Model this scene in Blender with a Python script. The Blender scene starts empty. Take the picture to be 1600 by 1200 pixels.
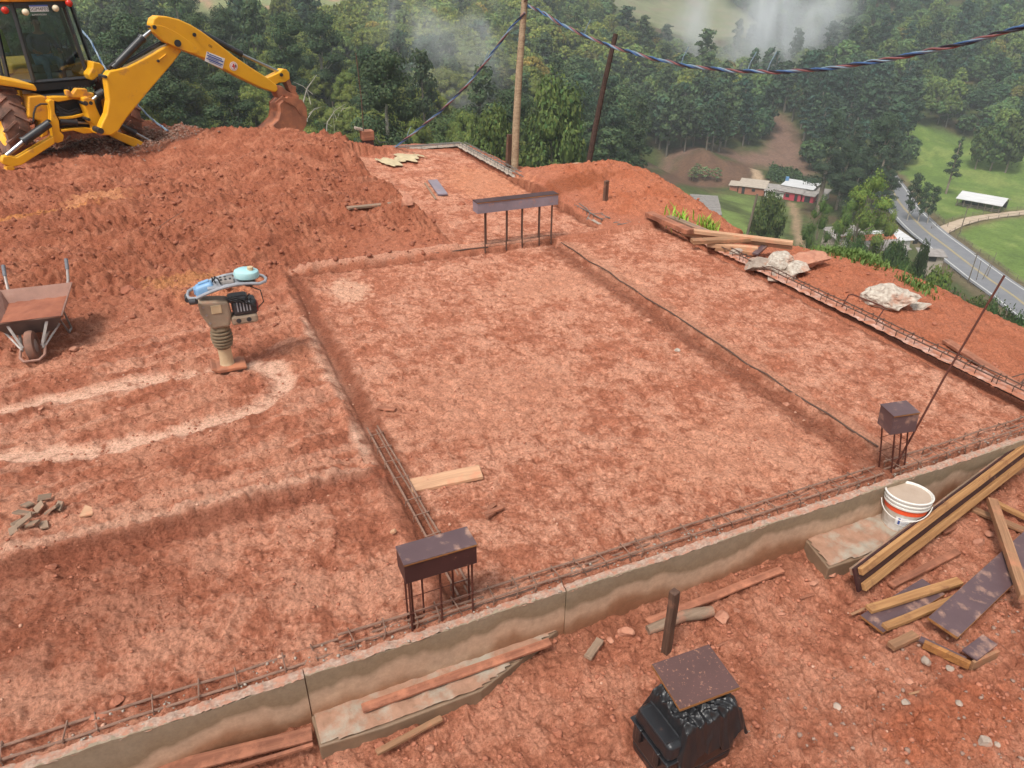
import bpy, bmesh, math, random
import numpy as np
from mathutils import Matrix, Vector, Euler
random.seed(7)
RNG = np.random.default_rng(11)
scene = bpy.context.scene
C = scene.collection
PI = math.pi

# ------------------------------------------------------------------ camera
FOC, CAM_H = 1150.0, 3.2            # focal length in photo pixels (1600 wide), camera height over the building pad
CXP, CYP = 800.0, 600.0
RCAM = np.array([[0.9140236, 0.19242148, -0.35712018],
                 [-0.40557238, 0.45186429, -0.79456259],
                 [0.00847895, 0.87108704, 0.49105547]])
RCAM[:, 2] = -RCAM[:, 2] * -1
_c0 = RCAM[:, 0]; _c1 = RCAM[:, 1]; _c2 = np.cross(_c0, _c1)
cam_data = bpy.data.cameras.new('camera')
cam = bpy.data.objects.new('camera', cam_data)
C.objects.link(cam)
M4 = Matrix(((_c0[0], _c1[0], _c2[0], 0), (_c0[1], _c1[1], _c2[1], 0), (_c0[2], _c1[2], _c2[2], CAM_H), (0, 0, 0, 1)))
cam.matrix_world = M4
cam_data.sensor_width = 36.0
cam_data.lens = FOC / 1600.0 * 36.0
cam_data.clip_start = 0.05
cam_data.clip_end = 6000
scene.camera = cam

# ------------------------------------------------------------------ light
SUN_EL, SUN_AZ = math.radians(60), math.radians(238)     # azimuth measured clockwise from +Y
world = bpy.data.worlds.new('World'); scene.world = world
world.use_nodes = True
wn = world.node_tree.nodes; wl = world.node_tree.links
bg = wn['Background']
sky = wn.new('ShaderNodeTexSky'); sky.sky_type = 'NISHITA'; sky.sun_disc = False
sky.sun_elevation = SUN_EL; sky.sun_rotation = SUN_AZ
sky.air_density = 1.0; sky.dust_density = 4.0; sky.ozone_density = 1.0
hsv = wn.new('ShaderNodeHueSaturation'); hsv.inputs['Saturation'].default_value = 0.15   # grey overcast cover
wl.new(sky.outputs[0], hsv.inputs['Color']); wl.new(hsv.outputs[0], bg.inputs[0])
bg.inputs[1].default_value = 0.085
sd = bpy.data.lights.new('sun', 'SUN'); sd.energy = 1.5; sd.angle = math.radians(12); sd.color = (1.0, 0.94, 0.85)
so = bpy.data.objects.new('sun', sd); C.objects.link(so)
so.location = (0, 0, 30)
_sd = Vector((math.sin(SUN_AZ) * math.cos(SUN_EL), math.cos(SUN_AZ) * math.cos(SUN_EL), math.sin(SUN_EL)))
so.rotation_euler = _sd.to_track_quat('Z', 'Y').to_euler()
scene.view_settings.view_transform = 'Standard'
scene.view_settings.look = 'None'
scene.view_settings.exposure = 1.1
scene.view_settings.gamma = 1.0
scene.render.engine = 'CYCLES'
try:
    scene.cycles.volume_step_rate = 1.0
    scene.cycles.volume_max_steps = 64
    scene.cycles.max_bounces = 6; scene.cycles.diffuse_bounces = 3; scene.cycles.volume_bounces = 4
    scene.cycles.transparent_max_bounces = 16
except Exception: pass

# ------------------------------------------------------------------ photogrammetry of the site: pixel -> world
def ray(px, py):
    return RC @ np.array([px - CXP, -(py - CYP), -FOC])
RC = np.stack([_c0, _c1, _c2], axis=1)
def P(px, py, z=0.0):
    d = ray(px, py); t = (z - CAM_H) / d[2]
    return Vector((d[0] * t, d[1] * t, z))
def D(px, py, dist):                      # point on the ray at horizontal distance dist
    d = ray(px, py); t = dist / math.hypot(d[0], d[1])
    return Vector((d[0] * t, d[1] * t, CAM_H + d[2] * t))
def proj(x, y, z):
    q = RC.T @ np.array([np.asarray(x, float).ravel(), np.asarray(y, float).ravel(), np.asarray(z, float).ravel() - CAM_H])
    w = np.where(-q[2] > 0.1, -q[2], 0.1)
    return CXP + FOC * q[0] / w, CYP - FOC * q[1] / w, -q[2]

# ------------------------------------------------------------------ noise
def _hash(ix, iy, s):
    h = (ix.astype(np.int64) * 374761393 + iy.astype(np.int64) * 668265263 + s * 2147483647 % 1000003 * 974711) & 0xffffffff
    h = (h ^ (h >> 13)) * 1274126177 & 0xffffffff
    h = h ^ (h >> 16)
    return h
def hrand(ix, iy, s):
    return (_hash(ix, iy, s) & 0xffffff) / float(0x1000000)
def noise(x, y, s=0):
    x0 = np.floor(x); y0 = np.floor(y); fx = x - x0; fy = y - y0
    ix = x0.astype(np.int64); iy = y0.astype(np.int64)
    ux = fx * fx * fx * (fx * (fx * 6 - 15) + 10); uy = fy * fy * fy * (fy * (fy * 6 - 15) + 10)
    def g(a, b, dx, dy):
        t = hrand(a, b, s) * 2 * PI
        return np.cos(t) * dx + np.sin(t) * dy
    n00 = g(ix, iy, fx, fy); n10 = g(ix + 1, iy, fx - 1, fy)
    n01 = g(ix, iy + 1, fx, fy - 1); n11 = g(ix + 1, iy + 1, fx - 1, fy - 1)
    return ((n00 * (1 - ux) + n10 * ux) * (1 - uy) + (n01 * (1 - ux) + n11 * ux) * uy) * 1.4
def fbm(x, y, oc=4, s=0, gain=0.5):
    a = 1.0; r = 0
    for i in range(oc):
        r = r + a * noise(x * 2 ** i + 17.3 * i, y * 2 ** i - 9.1 * i, s + i); a *= gain
    return r
def clods(x, y, s=0, dens=0.6):
    """rounded lumps of random size scattered over a unit grid"""
    ix = np.floor(x).astype(np.int64); iy = np.floor(y).astype(np.int64)
    out = np.zeros_like(x)
    for dx in (-1, 0, 1):
        for dy in (-1, 0, 1):
            a = ix + dx; b = iy + dy
            cx = a + 0.15 + 0.7 * hrand(a, b, s); cy = b + 0.15 + 0.7 * hrand(a, b, s + 1)
            r = 0.15 + 0.45 * hrand(a, b, s + 2) ** 1.5
            ex = 0.7 + 0.6 * hrand(a, b, s + 4)
            on = hrand(a, b, s + 3) < dens
            d = ((x - cx) * ex) ** 2 + ((y - cy) / ex) ** 2
            out = np.maximum(out, np.where(on, np.sqrt(np.clip(r * r - d, 0, None)), 0))
    return out
def cracks(x, y, s=0):
    ix = np.floor(x).astype(np.int64); iy = np.floor(y).astype(np.int64)
    f1 = np.full_like(x, 9.0); f2 = np.full_like(x, 9.0)
    for dx in (-1, 0, 1):
        for dy in (-1, 0, 1):
            a = ix + dx; b = iy + dy
            cx = a + hrand(a, b, s); cy = b + hrand(a, b, s + 1)
            d = np.hypot(x - cx, y - cy)
            f2 = np.minimum(f2, np.maximum(f1, d)); f1 = np.minimum(f1, d)
    return f2 - f1
def sstep(a, b, x):
    t = np.clip((x - a) / (b - a), 0, 1); return t * t * (3 - 2 * t)
def seg_dist(x, y, pts):
    """distance to a polyline, and the parameter along it"""
    best = np.full(np.shape(x), 1e9)
    for (ax, ay), (bx, by) in zip(pts[:-1], pts[1:]):
        dx, dy = bx - ax, by - ay; L = dx * dx + dy * dy + 1e-12
        t = np.clip(((x - ax) * dx + (y - ay) * dy) / L, 0, 1)
        best = np.minimum(best, np.hypot(x - ax - t * dx, y - ay - t * dy))
    return best
def inside(x, y, poly):
    r = np.zeros(np.shape(x), bool); n = len(poly)
    for i in range(n):
        ax, ay = poly[i]; bx, by = poly[(i + 1) % n]
        if ay == by: continue
        c = ((ay > y) != (by > y)) & (x < (bx - ax) * (y - ay) / (by - ay) + ax)
        r ^= c
    return r
def pp(lst, z=0.0):
    return [tuple(P(a, b, z)[:2]) for a, b in lst]

# ------------------------------------------------------------------ mesh building
def orient(xdir, up=(0, 0, 1)):
    x = Vector(xdir).normalized(); u = Vector(up)
    if abs(x.dot(u)) > 0.99: u = Vector((0, 1, 0))
    y = u.cross(x).normalized(); z = x.cross(y)
    return Matrix((x, y, z)).transposed()
class MB:
    def __init__(s): s.v = []; s.f = []; s.m = []
    def add(s, vs, fs, mi=0):
        o = len(s.v); s.v += [tuple(v) for v in vs]
        s.f += [tuple(o + i for i in f) for f in fs]; s.m += [mi] * len(fs)
        return s
    def box(s, c, size, R=None, mi=0, top=None):
        hx, hy, hz = size[0] / 2, size[1] / 2, size[2] / 2
        tx, ty = (top if top else (1, 1))
        vs = [Vector((sx * hx * (tx if sz > 0 else 1), sy * hy * (ty if sz > 0 else 1), sz * hz)) for sz in (-1, 1) for sy in (-1, 1) for sx in (-1, 1)]
        if R is not None: vs = [R @ v for v in vs]
        c = Vector(c)
        return s.add([c + v for v in vs], [(0, 2, 3, 1), (4, 5, 7, 6), (0, 1, 5, 4), (2, 6, 7, 3), (0, 4, 6, 2), (1, 3, 7, 5)], mi)
    def bar(s, a, b, w, h, up=(0, 0, 1), mi=0, seg=1, wob=0):
        a = Vector(a); b = Vector(b); R = orient(b - a, up); L = (b - a).length
        if seg <= 1: return s.box((a + b) / 2, (L, w, h), R, mi)
        vs = []; fs = []
        for i in range(seg + 1):
            c = a.lerp(b, i / seg) + R @ Vector((0, wob * random.uniform(-1, 1), wob * random.uniform(-1, 1)))
            for sy, sz in ((-1, -1), (1, -1), (1, 1), (-1, 1)): vs.append(c + R @ Vector((0, sy * w / 2, sz * h / 2)))
        for i in range(seg):
            for k in range(4):
                k2 = (k + 1) % 4; fs.append((i * 4 + k, (i + 1) * 4 + k, (i + 1) * 4 + k2, i * 4 + k2))
        fs.append((0, 1, 2, 3)); n = seg * 4; fs.append((n + 3, n + 2, n + 1, n))
        return s.add(vs, fs, mi)
    def tube(s, pts, r, seg=8, mi=0, closed=False, flat=1.0):
        pts = [Vector(p) for p in pts]; n = len(pts)
        rs = r if hasattr(r, '__len__') else [r] * n
        vs = []; fs = []; prev = None
        for i, p in enumerate(pts):
            if closed: t = pts[(i + 1) % n] - pts[i - 1]
            elif i == 0: t = pts[1] - p
            elif i == n - 1: t = p - pts[i - 1]
            else: t = (pts[i + 1] - p).normalized() + (p - pts[i - 1]).normalized()
            if t.length < 1e-9: t = Vector((0, 0, 1))
            t.normalize()
            if prev is None:
                u = Vector((0, 0, 1)) if abs(t.z) < 0.9 else Vector((1, 0, 0))
                prev = t.cross(u).normalized()
            a = (prev - t * prev.dot(t)).normalized(); prev = a; b = t.cross(a)
            for k in range(seg):
                an = 2 * PI * k / seg
                vs.append(p + (a * math.cos(an) + b * math.sin(an) * flat) * rs[i])
        for i in range(n if closed else n - 1):
            j = (i + 1) % n
            for k in range(seg):
                k2 = (k + 1) % seg; fs.append((i * seg + k, i * seg + k2, j * seg + k2, j * seg + k))
        if not closed:
            fs.append(tuple(range(seg))[::-1]); fs.append(tuple((n - 1) * seg + k for k in range(seg)))
        return s.add(vs, fs, mi)
    def cyl(s, a, b, r, seg=16, mi=0, r2=None):
        return s.tube([a, b], [r, r if r2 is None else r2], seg, mi)
    def lathe(s, prof, seg=24, M=None, mi=0, cap=True):
        vs = []; fs = []
        for r, z in prof:
            for k in range(seg):
                a = 2 * PI * k / seg; vs.append(Vector((r * math.cos(a), r * math.sin(a), z)))
        if M is not None: vs = [M @ v for v in vs]
        for i in range(len(prof) - 1):
            for k in range(seg):
                k2 = (k + 1) % seg; fs.append((i * seg + k, i * seg + k2, (i + 1) * seg + k2, (i + 1) * seg + k))
        if cap:
            fs.append(tuple(range(seg))[::-1]); n = (len(prof) - 1) * seg; fs.append(tuple(n + k for k in range(seg)))
        return s.add(vs, fs, mi)
    def prism(s, poly, t, M=None, mi=0, t0=None):
        a = -t / 2 if t0 is None else t0; b = a + t; n = len(poly)
        vs = [Vector((p[0], p[1], a)) for p in poly] + [Vector((p[0], p[1], b)) for p in poly]
        if M is not None: vs = [M @ v for v in vs]
        ar = sum(poly[i][0] * poly[(i + 1) % n][1] - poly[(i + 1) % n][0] * poly[i][1] for i in range(n))
        fs = [tuple(range(n))[::-1], tuple(n + i for i in range(n))] + [(i, (i + 1) % n, n + (i + 1) % n, n + i) for i in range(n)]
        if ar < 0: fs = [f[::-1] for f in fs]
        return s.add(vs, fs, mi)
    def rock(s, c, size, R=None, seed=0, lv=2, rough=0.35, mi=0):
        rr = random.Random(seed); bm = bmesh.new(); bmesh.ops.create_icosphere(bm, subdivisions=lv, radius=1)
        ph = [(Vector((rr.uniform(-1, 1), rr.uniform(-1, 1), rr.uniform(-1, 1))).normalized(), rr.uniform(0.45, 0.95)) for _ in range(9)]
        vs = []
        for v in bm.verts:
            p = v.co.copy(); q = p.copy()
            for nrm, dd in ph:                      # chop with random planes: angular stone
                d = q.dot(nrm)
                if d > dd: q -= nrm * (d - dd)
            q *= 1 + rough * 0.25 * rr.uniform(-1, 1)
            q = Vector((q.x * size[0], q.y * size[1], q.z * size[2]))
            if R is not None: q = R @ q
            vs.append(Vector(c) + q)
        fs = [tuple(v.index for v in f.verts) for f in bm.faces]
        bm.free(); return s.add(vs, fs, mi)
    def build(s, name, mats, parent=None, smooth=False, bevel=0, bseg=2, sub=0, loc=None, rot=None):
        me = bpy.data.meshes.new(name); me.from_pydata([tuple(v) for v in s.v], [], s.f)
        if not isinstance(mats, (list, tuple)): mats = [mats]
        for m in mats: me.materials.append(m)
        if any(s.m): me.polygons.foreach_set('material_index', s.m)
        if smooth:
            me.polygons.foreach_set('use_smooth', [True] * len(me.polygons))
            if smooth != 'all': 
                try: me.set_sharp_from_angle(angle=math.radians(40))
                except Exception: pass
        me.update()
        o = bpy.data.objects.new(name, me); C.objects.link(o)
        if parent is not None: o.parent = parent
        if loc is not None: o.location = loc
        if rot is not None: o.rotation_euler = rot
        if bevel:
            b = o.modifiers.new('bevel', 'BEVEL'); b.width = bevel; b.segments = bseg; b.limit_method = 'ANGLE'; b.angle_limit = math.radians(35)
        if sub:
            b = o.modifiers.new('sub', 'SUBSURF'); b.levels = sub; b.render_levels = sub
        return o
def np_mesh(name, verts, faces, mat, attrs=None, smooth=False, parent=None, colattr=None):
    """fast mesh from numpy arrays; faces (n,k)"""
    me = bpy.data.meshes.new(name)
    n, k = faces.shape
    me.vertices.add(len(verts)); me.vertices.foreach_set('co', np.ascontiguousarray(verts, np.float32).ravel())
    me.loops.add(n * k); me.loops.foreach_set('vertex_index', np.ascontiguousarray(faces, np.int32).ravel())
    me.polygons.add(n); me.polygons.foreach_set('loop_start', np.arange(0, n * k, k, dtype=np.int32))
    me.polygons.foreach_set('loop_total', np.full(n, k, np.int32))
    if smooth: me.polygons.foreach_set('use_smooth', np.ones(n, bool))
    me.update(calc_edges=True)
    if attrs:
        for a, val in attrs.items():
            at = me.attributes.new(a, 'FLOAT', 'POINT'); at.data.foreach_set('value', np.ascontiguousarray(val, np.float32))
    if colattr:
        for a, val in colattr.items():
            at = me.attributes.new(a, 'FLOAT_COLOR', 'POINT')
            v4 = np.ones((len(val), 4), np.float32); v4[:, :3] = val; at.data.foreach_set('color', v4.ravel())
    me.materials.append(mat)
    o = bpy.data.objects.new(name, me); C.objects.link(o)
    if parent is not None: o.parent = parent
    return o
def thing(name, label, cat, loc=(0, 0, 0), rot=(0, 0, 0), group=None):
    o = bpy.data.objects.new(name, None); C.objects.link(o)
    o.empty_display_size = 0.2
    o.location = loc; o.rotation_euler = rot if hasattr(rot, '__len__') else (0, 0, rot)
    o['label'] = label; o['category'] = cat
    if group: o['group'] = group
    return o
def tag(o, label, cat, group=None, kind=None):
    o['label'] = label; o['category'] = cat
    if group: o['group'] = group
    if kind: o['kind'] = kind
    return o

# ------------------------------------------------------------------ materials
def nodes(name):
    m = bpy.data.materials.new(name); m.use_nodes = True
    return m, m.node_tree.nodes, m.node_tree.links, m.node_tree.nodes['Principled BSDF']
def ramp(n, l, src, stops, interp='LINEAR'):
    r = n.new('ShaderNodeValToRGB'); r.color_ramp.interpolation = interp
    e = r.color_ramp.elements
    while len(e) < len(stops): e.new(0.5)
    for i, (p, c) in enumerate(stops):
        e[i].position = p; e[i].color = tuple(c) + (1,) if len(c) == 3 else c
    l.new(src, r.inputs[0]); return r
def tex(n, l, scale, detail=4, rough=0.55, coord='Object', stretch=None, dist=0):
    t = n.new('ShaderNodeTexCoord'); no = n.new('ShaderNodeTexNoise')
    no.inputs['Scale'].default_value = scale; no.inputs['Detail'].default_value = detail
    no.inputs['Roughness'].default_value = rough; no.inputs['Distortion'].default_value = dist
    mp = n.new('ShaderNodeMapping'); mp.inputs['Scale'].default_value = stretch or (1, 1, 1)
    l.new(t.outputs[coord], mp.inputs[0]); l.new(mp.outputs[0], no.inputs['Vector'])
    return no
def bump(n, l, b, src, strength=0.3, dist=0.01):
    bp = n.new('ShaderNodeBump'); bp.inputs['Strength'].default_value = strength; bp.inputs['Distance'].default_value = dist
    l.new(src, bp.inputs['Height']); l.new(bp.outputs[0], b.inputs['Normal']); return bp
def mat_simple(name, col, col2=None, scale=20, rough=0.6, metal=0, bmp=0.15, bd=0.005, dirt=None, dirt_amt=0.5, dscale=6, coord='Object', stretch=None, spec=0.5, randv=0.0):
    m, n, l, b = nodes(name)
    no = tex(n, l, scale, 6, 0.6, coord, stretch)
    c2 = col2 or tuple(c * 0.75 for c in col)
    r = ramp(n, l, no.outputs['Fac'], [(0.3, c2), (0.7, col)])
    out = r.outputs[0]
    if dirt:
        d = tex(n, l, dscale, 8, 0.65, coord)
        dr = ramp(n, l, d.outputs['Fac'], [(0.62 - dirt_amt * 0.3, (0, 0, 0)), (0.78 - dirt_amt * 0.3, (1, 1, 1))])
        mx = n.new('ShaderNodeMix'); mx.data_type = 'RGBA'
        l.new(dr.outputs[0], mx.inputs[0]); l.new(out, mx.inputs[6]); mx.inputs[7].default_value = (*dirt, 1); out = mx.outputs[2]
        rr = ramp(n, l, dr.outputs[0], [(0, (rough,) * 3), (1, (0.85,) * 3)]); l.new(rr.outputs[0], b.inputs['Roughness'])
    else: b.inputs['Roughness'].default_value = rough
    if randv:
        oi = n.new('ShaderNodeObjectInfo'); hs = n.new('ShaderNodeHueSaturation')
        mr = n.new('ShaderNodeMapRange'); mr.inputs[3].default_value = 1 - randv; mr.inputs[4].default_value = 1 + randv
        l.new(oi.outputs['Random'], mr.inputs[0]); l.new(mr.outputs[0], hs.inputs['Value']); l.new(out, hs.inputs['Color']); out = hs.outputs[0]
    l.new(out, b.inputs['Base Color'])
    b.inputs['Metallic'].default_value = metal
    b.inputs['Specular IOR Level'].default_value = spec
    if bmp: bump(n, l, b, no.outputs['Fac'], bmp, bd)
    return m
def mat_wood(name, col, col2, dirt=(0.36, 0.13, 0.07), dirt_amt=0.4, rough=0.75, randv=0.15):
    m, n, l, b = nodes(name)
    g = tex(n, l, 30, 5, 0.6, 'Object', (0.06, 1, 1), 0.6)
    r = ramp(n, l, g.outputs['Fac'], [(0.3, col2), (0.5, tuple((a + c) / 2 for a, c in zip(col, col2))), (0.68, col)])
    fine = tex(n, l, 160, 3, 0.7, 'Object', (0.03, 1, 1))
    mm = n.new('ShaderNodeMix'); mm.data_type = 'RGBA'; mm.blend_type = 'MULTIPLY'; mm.inputs[0].default_value = 0.5
    fr = ramp(n, l, fine.outputs['Fac'], [(0.3, (0.6, 0.6, 0.6)), (0.6, (1, 1, 1))])
    l.new(r.outputs[0], mm.inputs[6]); l.new(fr.outputs[0], mm.inputs[7])
    d = tex(n, l, 7, 7, 0.7)
    dr = ramp(n, l, d.outputs['Fac'], [(0.66 - dirt_amt * 0.35, (0, 0, 0)), (0.8 - dirt_amt * 0.3, (1, 1, 1))])
    mx = n.new('ShaderNodeMix'); mx.data_type = 'RGBA'; mx.inputs[7].default_value = (*dirt, 1)
    l.new(dr.outputs[0], mx.inputs[0]); l.new(mm.outputs[2], mx.inputs[6])
    oi = n.new('ShaderNodeObjectInfo'); hs = n.new('ShaderNodeHueSaturation')
    mr = n.new('ShaderNodeMapRange'); mr.inputs[3].default_value = 1 - randv; mr.inputs[4].default_value = 1 + randv
    l.new(oi.outputs['Random'], mr.inputs[0]); l.new(mr.outputs[0], hs.inputs['Value']); l.new(mx.outputs[2], hs.inputs['Color'])
    l.new(hs.outputs[0], b.inputs['Base Color']); b.inputs['Roughness'].default_value = rough
    b.inputs['Specular IOR Level'].default_value = 0.3
    bump(n, l, b, g.outputs['Fac'], 0.35, 0.004)
    return m
SOIL = (0.42, 0.155, 0.082)
M = {}
M['wood_pale'] = mat_wood('wood_pale', (0.56, 0.33, 0.2), (0.40, 0.22, 0.13), dirt=(0.50, 0.22, 0.13), dirt_amt=0.35)
M['wood_yellow'] = mat_wood('wood_yellow', (0.52, 0.28, 0.12), (0.30, 0.14, 0.055), dirt=(0.22, 0.10, 0.05), dirt_amt=0.3)
M['wood_red'] = mat_wood('wood_red', (0.36, 0.15, 0.09), (0.20, 0.075, 0.045), dirt=(0.42, 0.17, 0.1), dirt_amt=0.5)
M['wood_dark'] = mat_wood('wood_dark', (0.075, 0.045, 0.035), (0.03, 0.018, 0.015), dirt=(0.12, 0.06, 0.04), dirt_amt=0.1)
M['wood_brown'] = mat_wood('wood_brown', (0.17, 0.095, 0.065), (0.08, 0.042, 0.03), dirt=(0.3, 0.14, 0.09), dirt_amt=0.2)
M['wood_pole'] = mat_wood('wood_pole', (0.42, 0.32, 0.21), (0.20, 0.14, 0.09), dirt=(0.2, 0.12, 0.08), dirt_amt=0.3)
M['wood_mid'] = mat_wood('wood_mid', (0.40, 0.22, 0.12), (0.22, 0.11, 0.06), dirt=(0.42, 0.18, 0.1), dirt_amt=0.4)
M['wood_grey'] = mat_wood('wood_grey', (0.34, 0.24, 0.17), (0.19, 0.125, 0.085), dirt=(0.42, 0.2, 0.13), dirt_amt=0.35)
M['ply_film'] = mat_simple('ply_film', (0.055, 0.02, 0.02), (0.035, 0.013, 0.014), 5, 0.5, bmp=0.05, dirt=(0.40, 0.2, 0.13), dirt_amt=0.0, dscale=16)
M['ply_film_dirty'] = mat_simple('ply_film_dirty', (0.115, 0.07, 0.075), (0.085, 0.05, 0.055), 5, 0.4, bmp=0.05, dirt=(0.38, 0.22, 0.16), dirt_amt=0.28, dscale=9)
M['ply_film_spotted'] = mat_simple('ply_film_spotted', (0.105, 0.05, 0.045), (0.08, 0.04, 0.036), 5, 0.5, bmp=0.05, dirt=(0.50, 0.24, 0.15), dirt_amt=0.12, dscale=60)
M['ply_edge'] = mat_wood('ply_edge', (0.42, 0.19, 0.06), (0.2, 0.08, 0.03), dirt_amt=0.2)
M['ply_grey'] = mat_simple('ply_grey', (0.26, 0.215, 0.25), (0.18, 0.15, 0.18), 4, 0.45, bmp=0.05, dirt=(0.42, 0.2, 0.14), dirt_amt=0.1, dscale=6)
M['rebar'] = mat_simple('rebar', (0.15, 0.085, 0.06), (0.09, 0.05, 0.04), 60, 0.7, 0.3, 0.4, 0.002)
M['rebar_dusty'] = mat_simple('rebar_dusty', (0.30, 0.17, 0.12), (0.16, 0.09, 0.065), 40, 0.8, 0.1, 0.4, 0.002)
M['rebar_rust'] = mat_simple('rebar_rust', (0.13, 0.035, 0.02), (0.07, 0.02, 0.015), 60, 0.75, 0.2, 0.4, 0.002)
M['rebar_grey'] = mat_simple('rebar_grey', (0.26, 0.25, 0.23), (0.15, 0.14, 0.13), 50, 0.55, 0.5, 0.3, 0.002)
# ------------------------------------------------------------------ valley terrain
VZ = -56.0
def tri(lst): return [D(*a) for a in lst]
_ctrl = []
def cp(px, py, d, dz=0.0):
    p = D(px, py, d); _ctrl.append((p.x, p.y, p.z + dz))
# wooded slope to the left (canopy seen, ground about 9 m lower)
for px in (-500, -150, 150, 400):
    for py, d in ((215, 85), (170, 115), (120, 150), (70, 200), (20, 265), (-30, 360), (-60, 480)): cp(px, py, d, -9)
for px in (560, 700):
    for py, d in ((225, 90), (180, 120), (130, 160), (80, 215), (25, 285), (-25, 380), (-60, 520)): cp(px, py, d, -10)
for py, d in ((250, 105), (200, 150), (150, 190), (100, 240), (45, 310), (-10, 400), (-50, 560)): cp(860, py, d, -12)
for px, py in ((1010, 268), (1090, 285), (1180, 262), (1180, 320), (1250, 300), (1240, 340), (1300, 330), (1420, 300), (1560, 330), (1440, 350),
               (1520, 420), (1600, 480), (1700, 400), (1600, 400), (1600, 280), (1440, 255), (1540, 240), (1330, 250), (1800, 480), (1850, 300), (2000, 600)):
    p = P(px, py, VZ); _ctrl.append((p.x, p.y, VZ))
for px, py, d in ((1000, 228, 250), (1100, 220, 262), (1000, 150, 300), (1060, 80, 370), (1120, 30, 520), (1090, -10, 640), (1000, 20, 420), (1180, 140, 330), (1230, 175, 315),
                  (1250, 60, 430), (1250, -10, 600), (1350, 130, 345), (1350, 60, 415), (1350, -10, 520), (1450, 175, 335), (1450, 120, 372), (1450, 50, 440),
                  (1450, -30, 560), (1580, 185, 330), (1600, 110, 385), (1600, 40, 450), (1620, -30, 540), (1800, 150, 380), (1850, 50, 480), (2000, -30, 600)):
    cp(px, py, d, -7 if d > 300 else -4)
# the hill the site stands on
for an in range(0, 360, 30):
    a = math.radians(an); _ctrl.append((3 + 5 * math.cos(a), 8 + 6 * math.sin(a), -2.5))
for px, zs in ((-300, (-8, -14, -22)), (300, (-9, -16, -24)), (600, (-10, -19, -27)), (850, (-11, -24, -34)), (1050, (-11, -26, -42)), (1250, (-11, -25, -43)), (1450, (-12, -25, -43)), (1650, (-12, -26, -44)), (2000, (-10, -24, -40))):
    for d, z in zip((24, 48, 88), zs):
        if px < 700 and d == 88: continue
        p = D(px, 300, d); _ctrl.append((p.x, p.y, z))
for x, y, z in ((-40, -40, 6), (0, -60, 8), (60, -60, 0), (-80, 30, 0), (200, -80, -30), (-200, 100, 5), (-400, 300, 60), (-250, 600, 90), (100, 900, 120), (500, 900, 110), (900, 600, 100), (700, 100, 40), (900, 0, 80), (600, -200, 40), (-500, -300, 60), (200, -500, 60), (1500, 1500, 200), (-1200, 1500, 200), (1600, -800, 150), (-1200, -900, 150)):
    _ctrl.append((x, y, z))
_ctrl = np.array(_ctrl)
_d = np.hypot(_ctrl[:, None, 0] - _ctrl[None, :, 0], _ctrl[:, None, 1] - _ctrl[None, :, 1])
_A = np.zeros((len(_ctrl) + 3,) * 2); _A[:-3, :-3] = -_d + np.eye(len(_ctrl)) * 3.0 * -1
_A[:-3, -3] = 1; _A[:-3, -2:] = _ctrl[:, :2]; _A[-3, :-3] = 1; _A[-2:, :-3] = _ctrl[:, :2].T
_w = np.linalg.solve(_A, np.r_[_ctrl[:, 2], 0, 0, 0])
def terr(x, y, detail=True):
    x = np.asarray(x, float); y = np.asarray(y, float); sh = x.shape; x = x.ravel(); y = y.ravel()
    z = np.zeros_like(x)
    for (cx_, cy_, _), w in zip(_ctrl, _w[:-3]): z -= w * np.hypot(x - cx_, y - cy_)
    z += _w[-3] + _w[-2] * x + _w[-1] * y
    if detail:
        r = np.hypot(x, y); k = sstep(60, 200, r) * sstep(2, 18, np.abs(z - VZ))
        z += 3.5 * fbm(x / 55, y / 55, 3, 5) * k
        z += 0.25 * fbm(x / 9, y / 9, 3, 8) * sstep(30, 60, r)
    return z.reshape(sh)
def G(px, py, d0=60):
    """first hit of the photo ray with the valley terrain beyond d0 metres"""
    d = ray(px, py); d = d / math.hypot(d[0], d[1])
    t = np.arange(d0, 900, 0.5); z = CAM_H + d[2] * t; h = terr(d[0] * t, d[1] * t)
    i = int(np.argmax(z <= h)) if (z <= h).any() else len(t) - 1
    return Vector((d[0] * t[i], d[1] * t[i], float(h[i])))
def gp(lst): return [tuple(G(a, b)[:2]) for a, b in lst]
def TZ(x, y): return float(terr(np.array([x]), np.array([y]))[0])

ROAD = gp([(1392, 296), (1405, 320), (1440, 358), (1480, 392), (1540, 438), (1600, 482), (1700, 560), (1850, 690)])
ROAD = [(ROAD[0][0] + (ROAD[0][0] - ROAD[1][0]) * 1.3, ROAD[0][1] + (ROAD[0][1] - ROAD[1][1]) * 1.3)] + ROAD
LANE = gp([(1468, 364), (1500, 350), (1540, 340), (1600, 333), (1700, 318), (1800, 305)])
TRACK = gp([(1180, 265), (1186, 285), (1196, 298), (1215, 304)])
PATH2 = gp([(1238, 318), (1243, 340), (1246, 365), (1255, 390)])
PLOUGH = gp([(1020, 276), (1060, 252), (1130, 250), (1174, 256), (1178, 270), (1168, 290), (1100, 292), (1040, 288)])
BARE = gp([(985, 262), (1040, 240), (1130, 238), (1195, 236), (1205, 180), (1228, 180), (1236, 205), (1252, 230), (1262, 262), (1280, 285), (1200, 262), (1150, 252), (1060, 250)])
PASTURE = gp([(1425, 195), (1470, 205), (1530, 222), (1620, 235), (1900, 240), (1900, 420), (1640, 500), (1600, 470), (1540, 425), (1480, 375), (1440, 338), (1400, 300), (1400, 280), (1420, 260), (1418, 220)])
GRASS1 = gp([(1010, 292), (1160, 295), (1240, 320), (1260, 400), (1150, 400), (1060, 330)])
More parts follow.
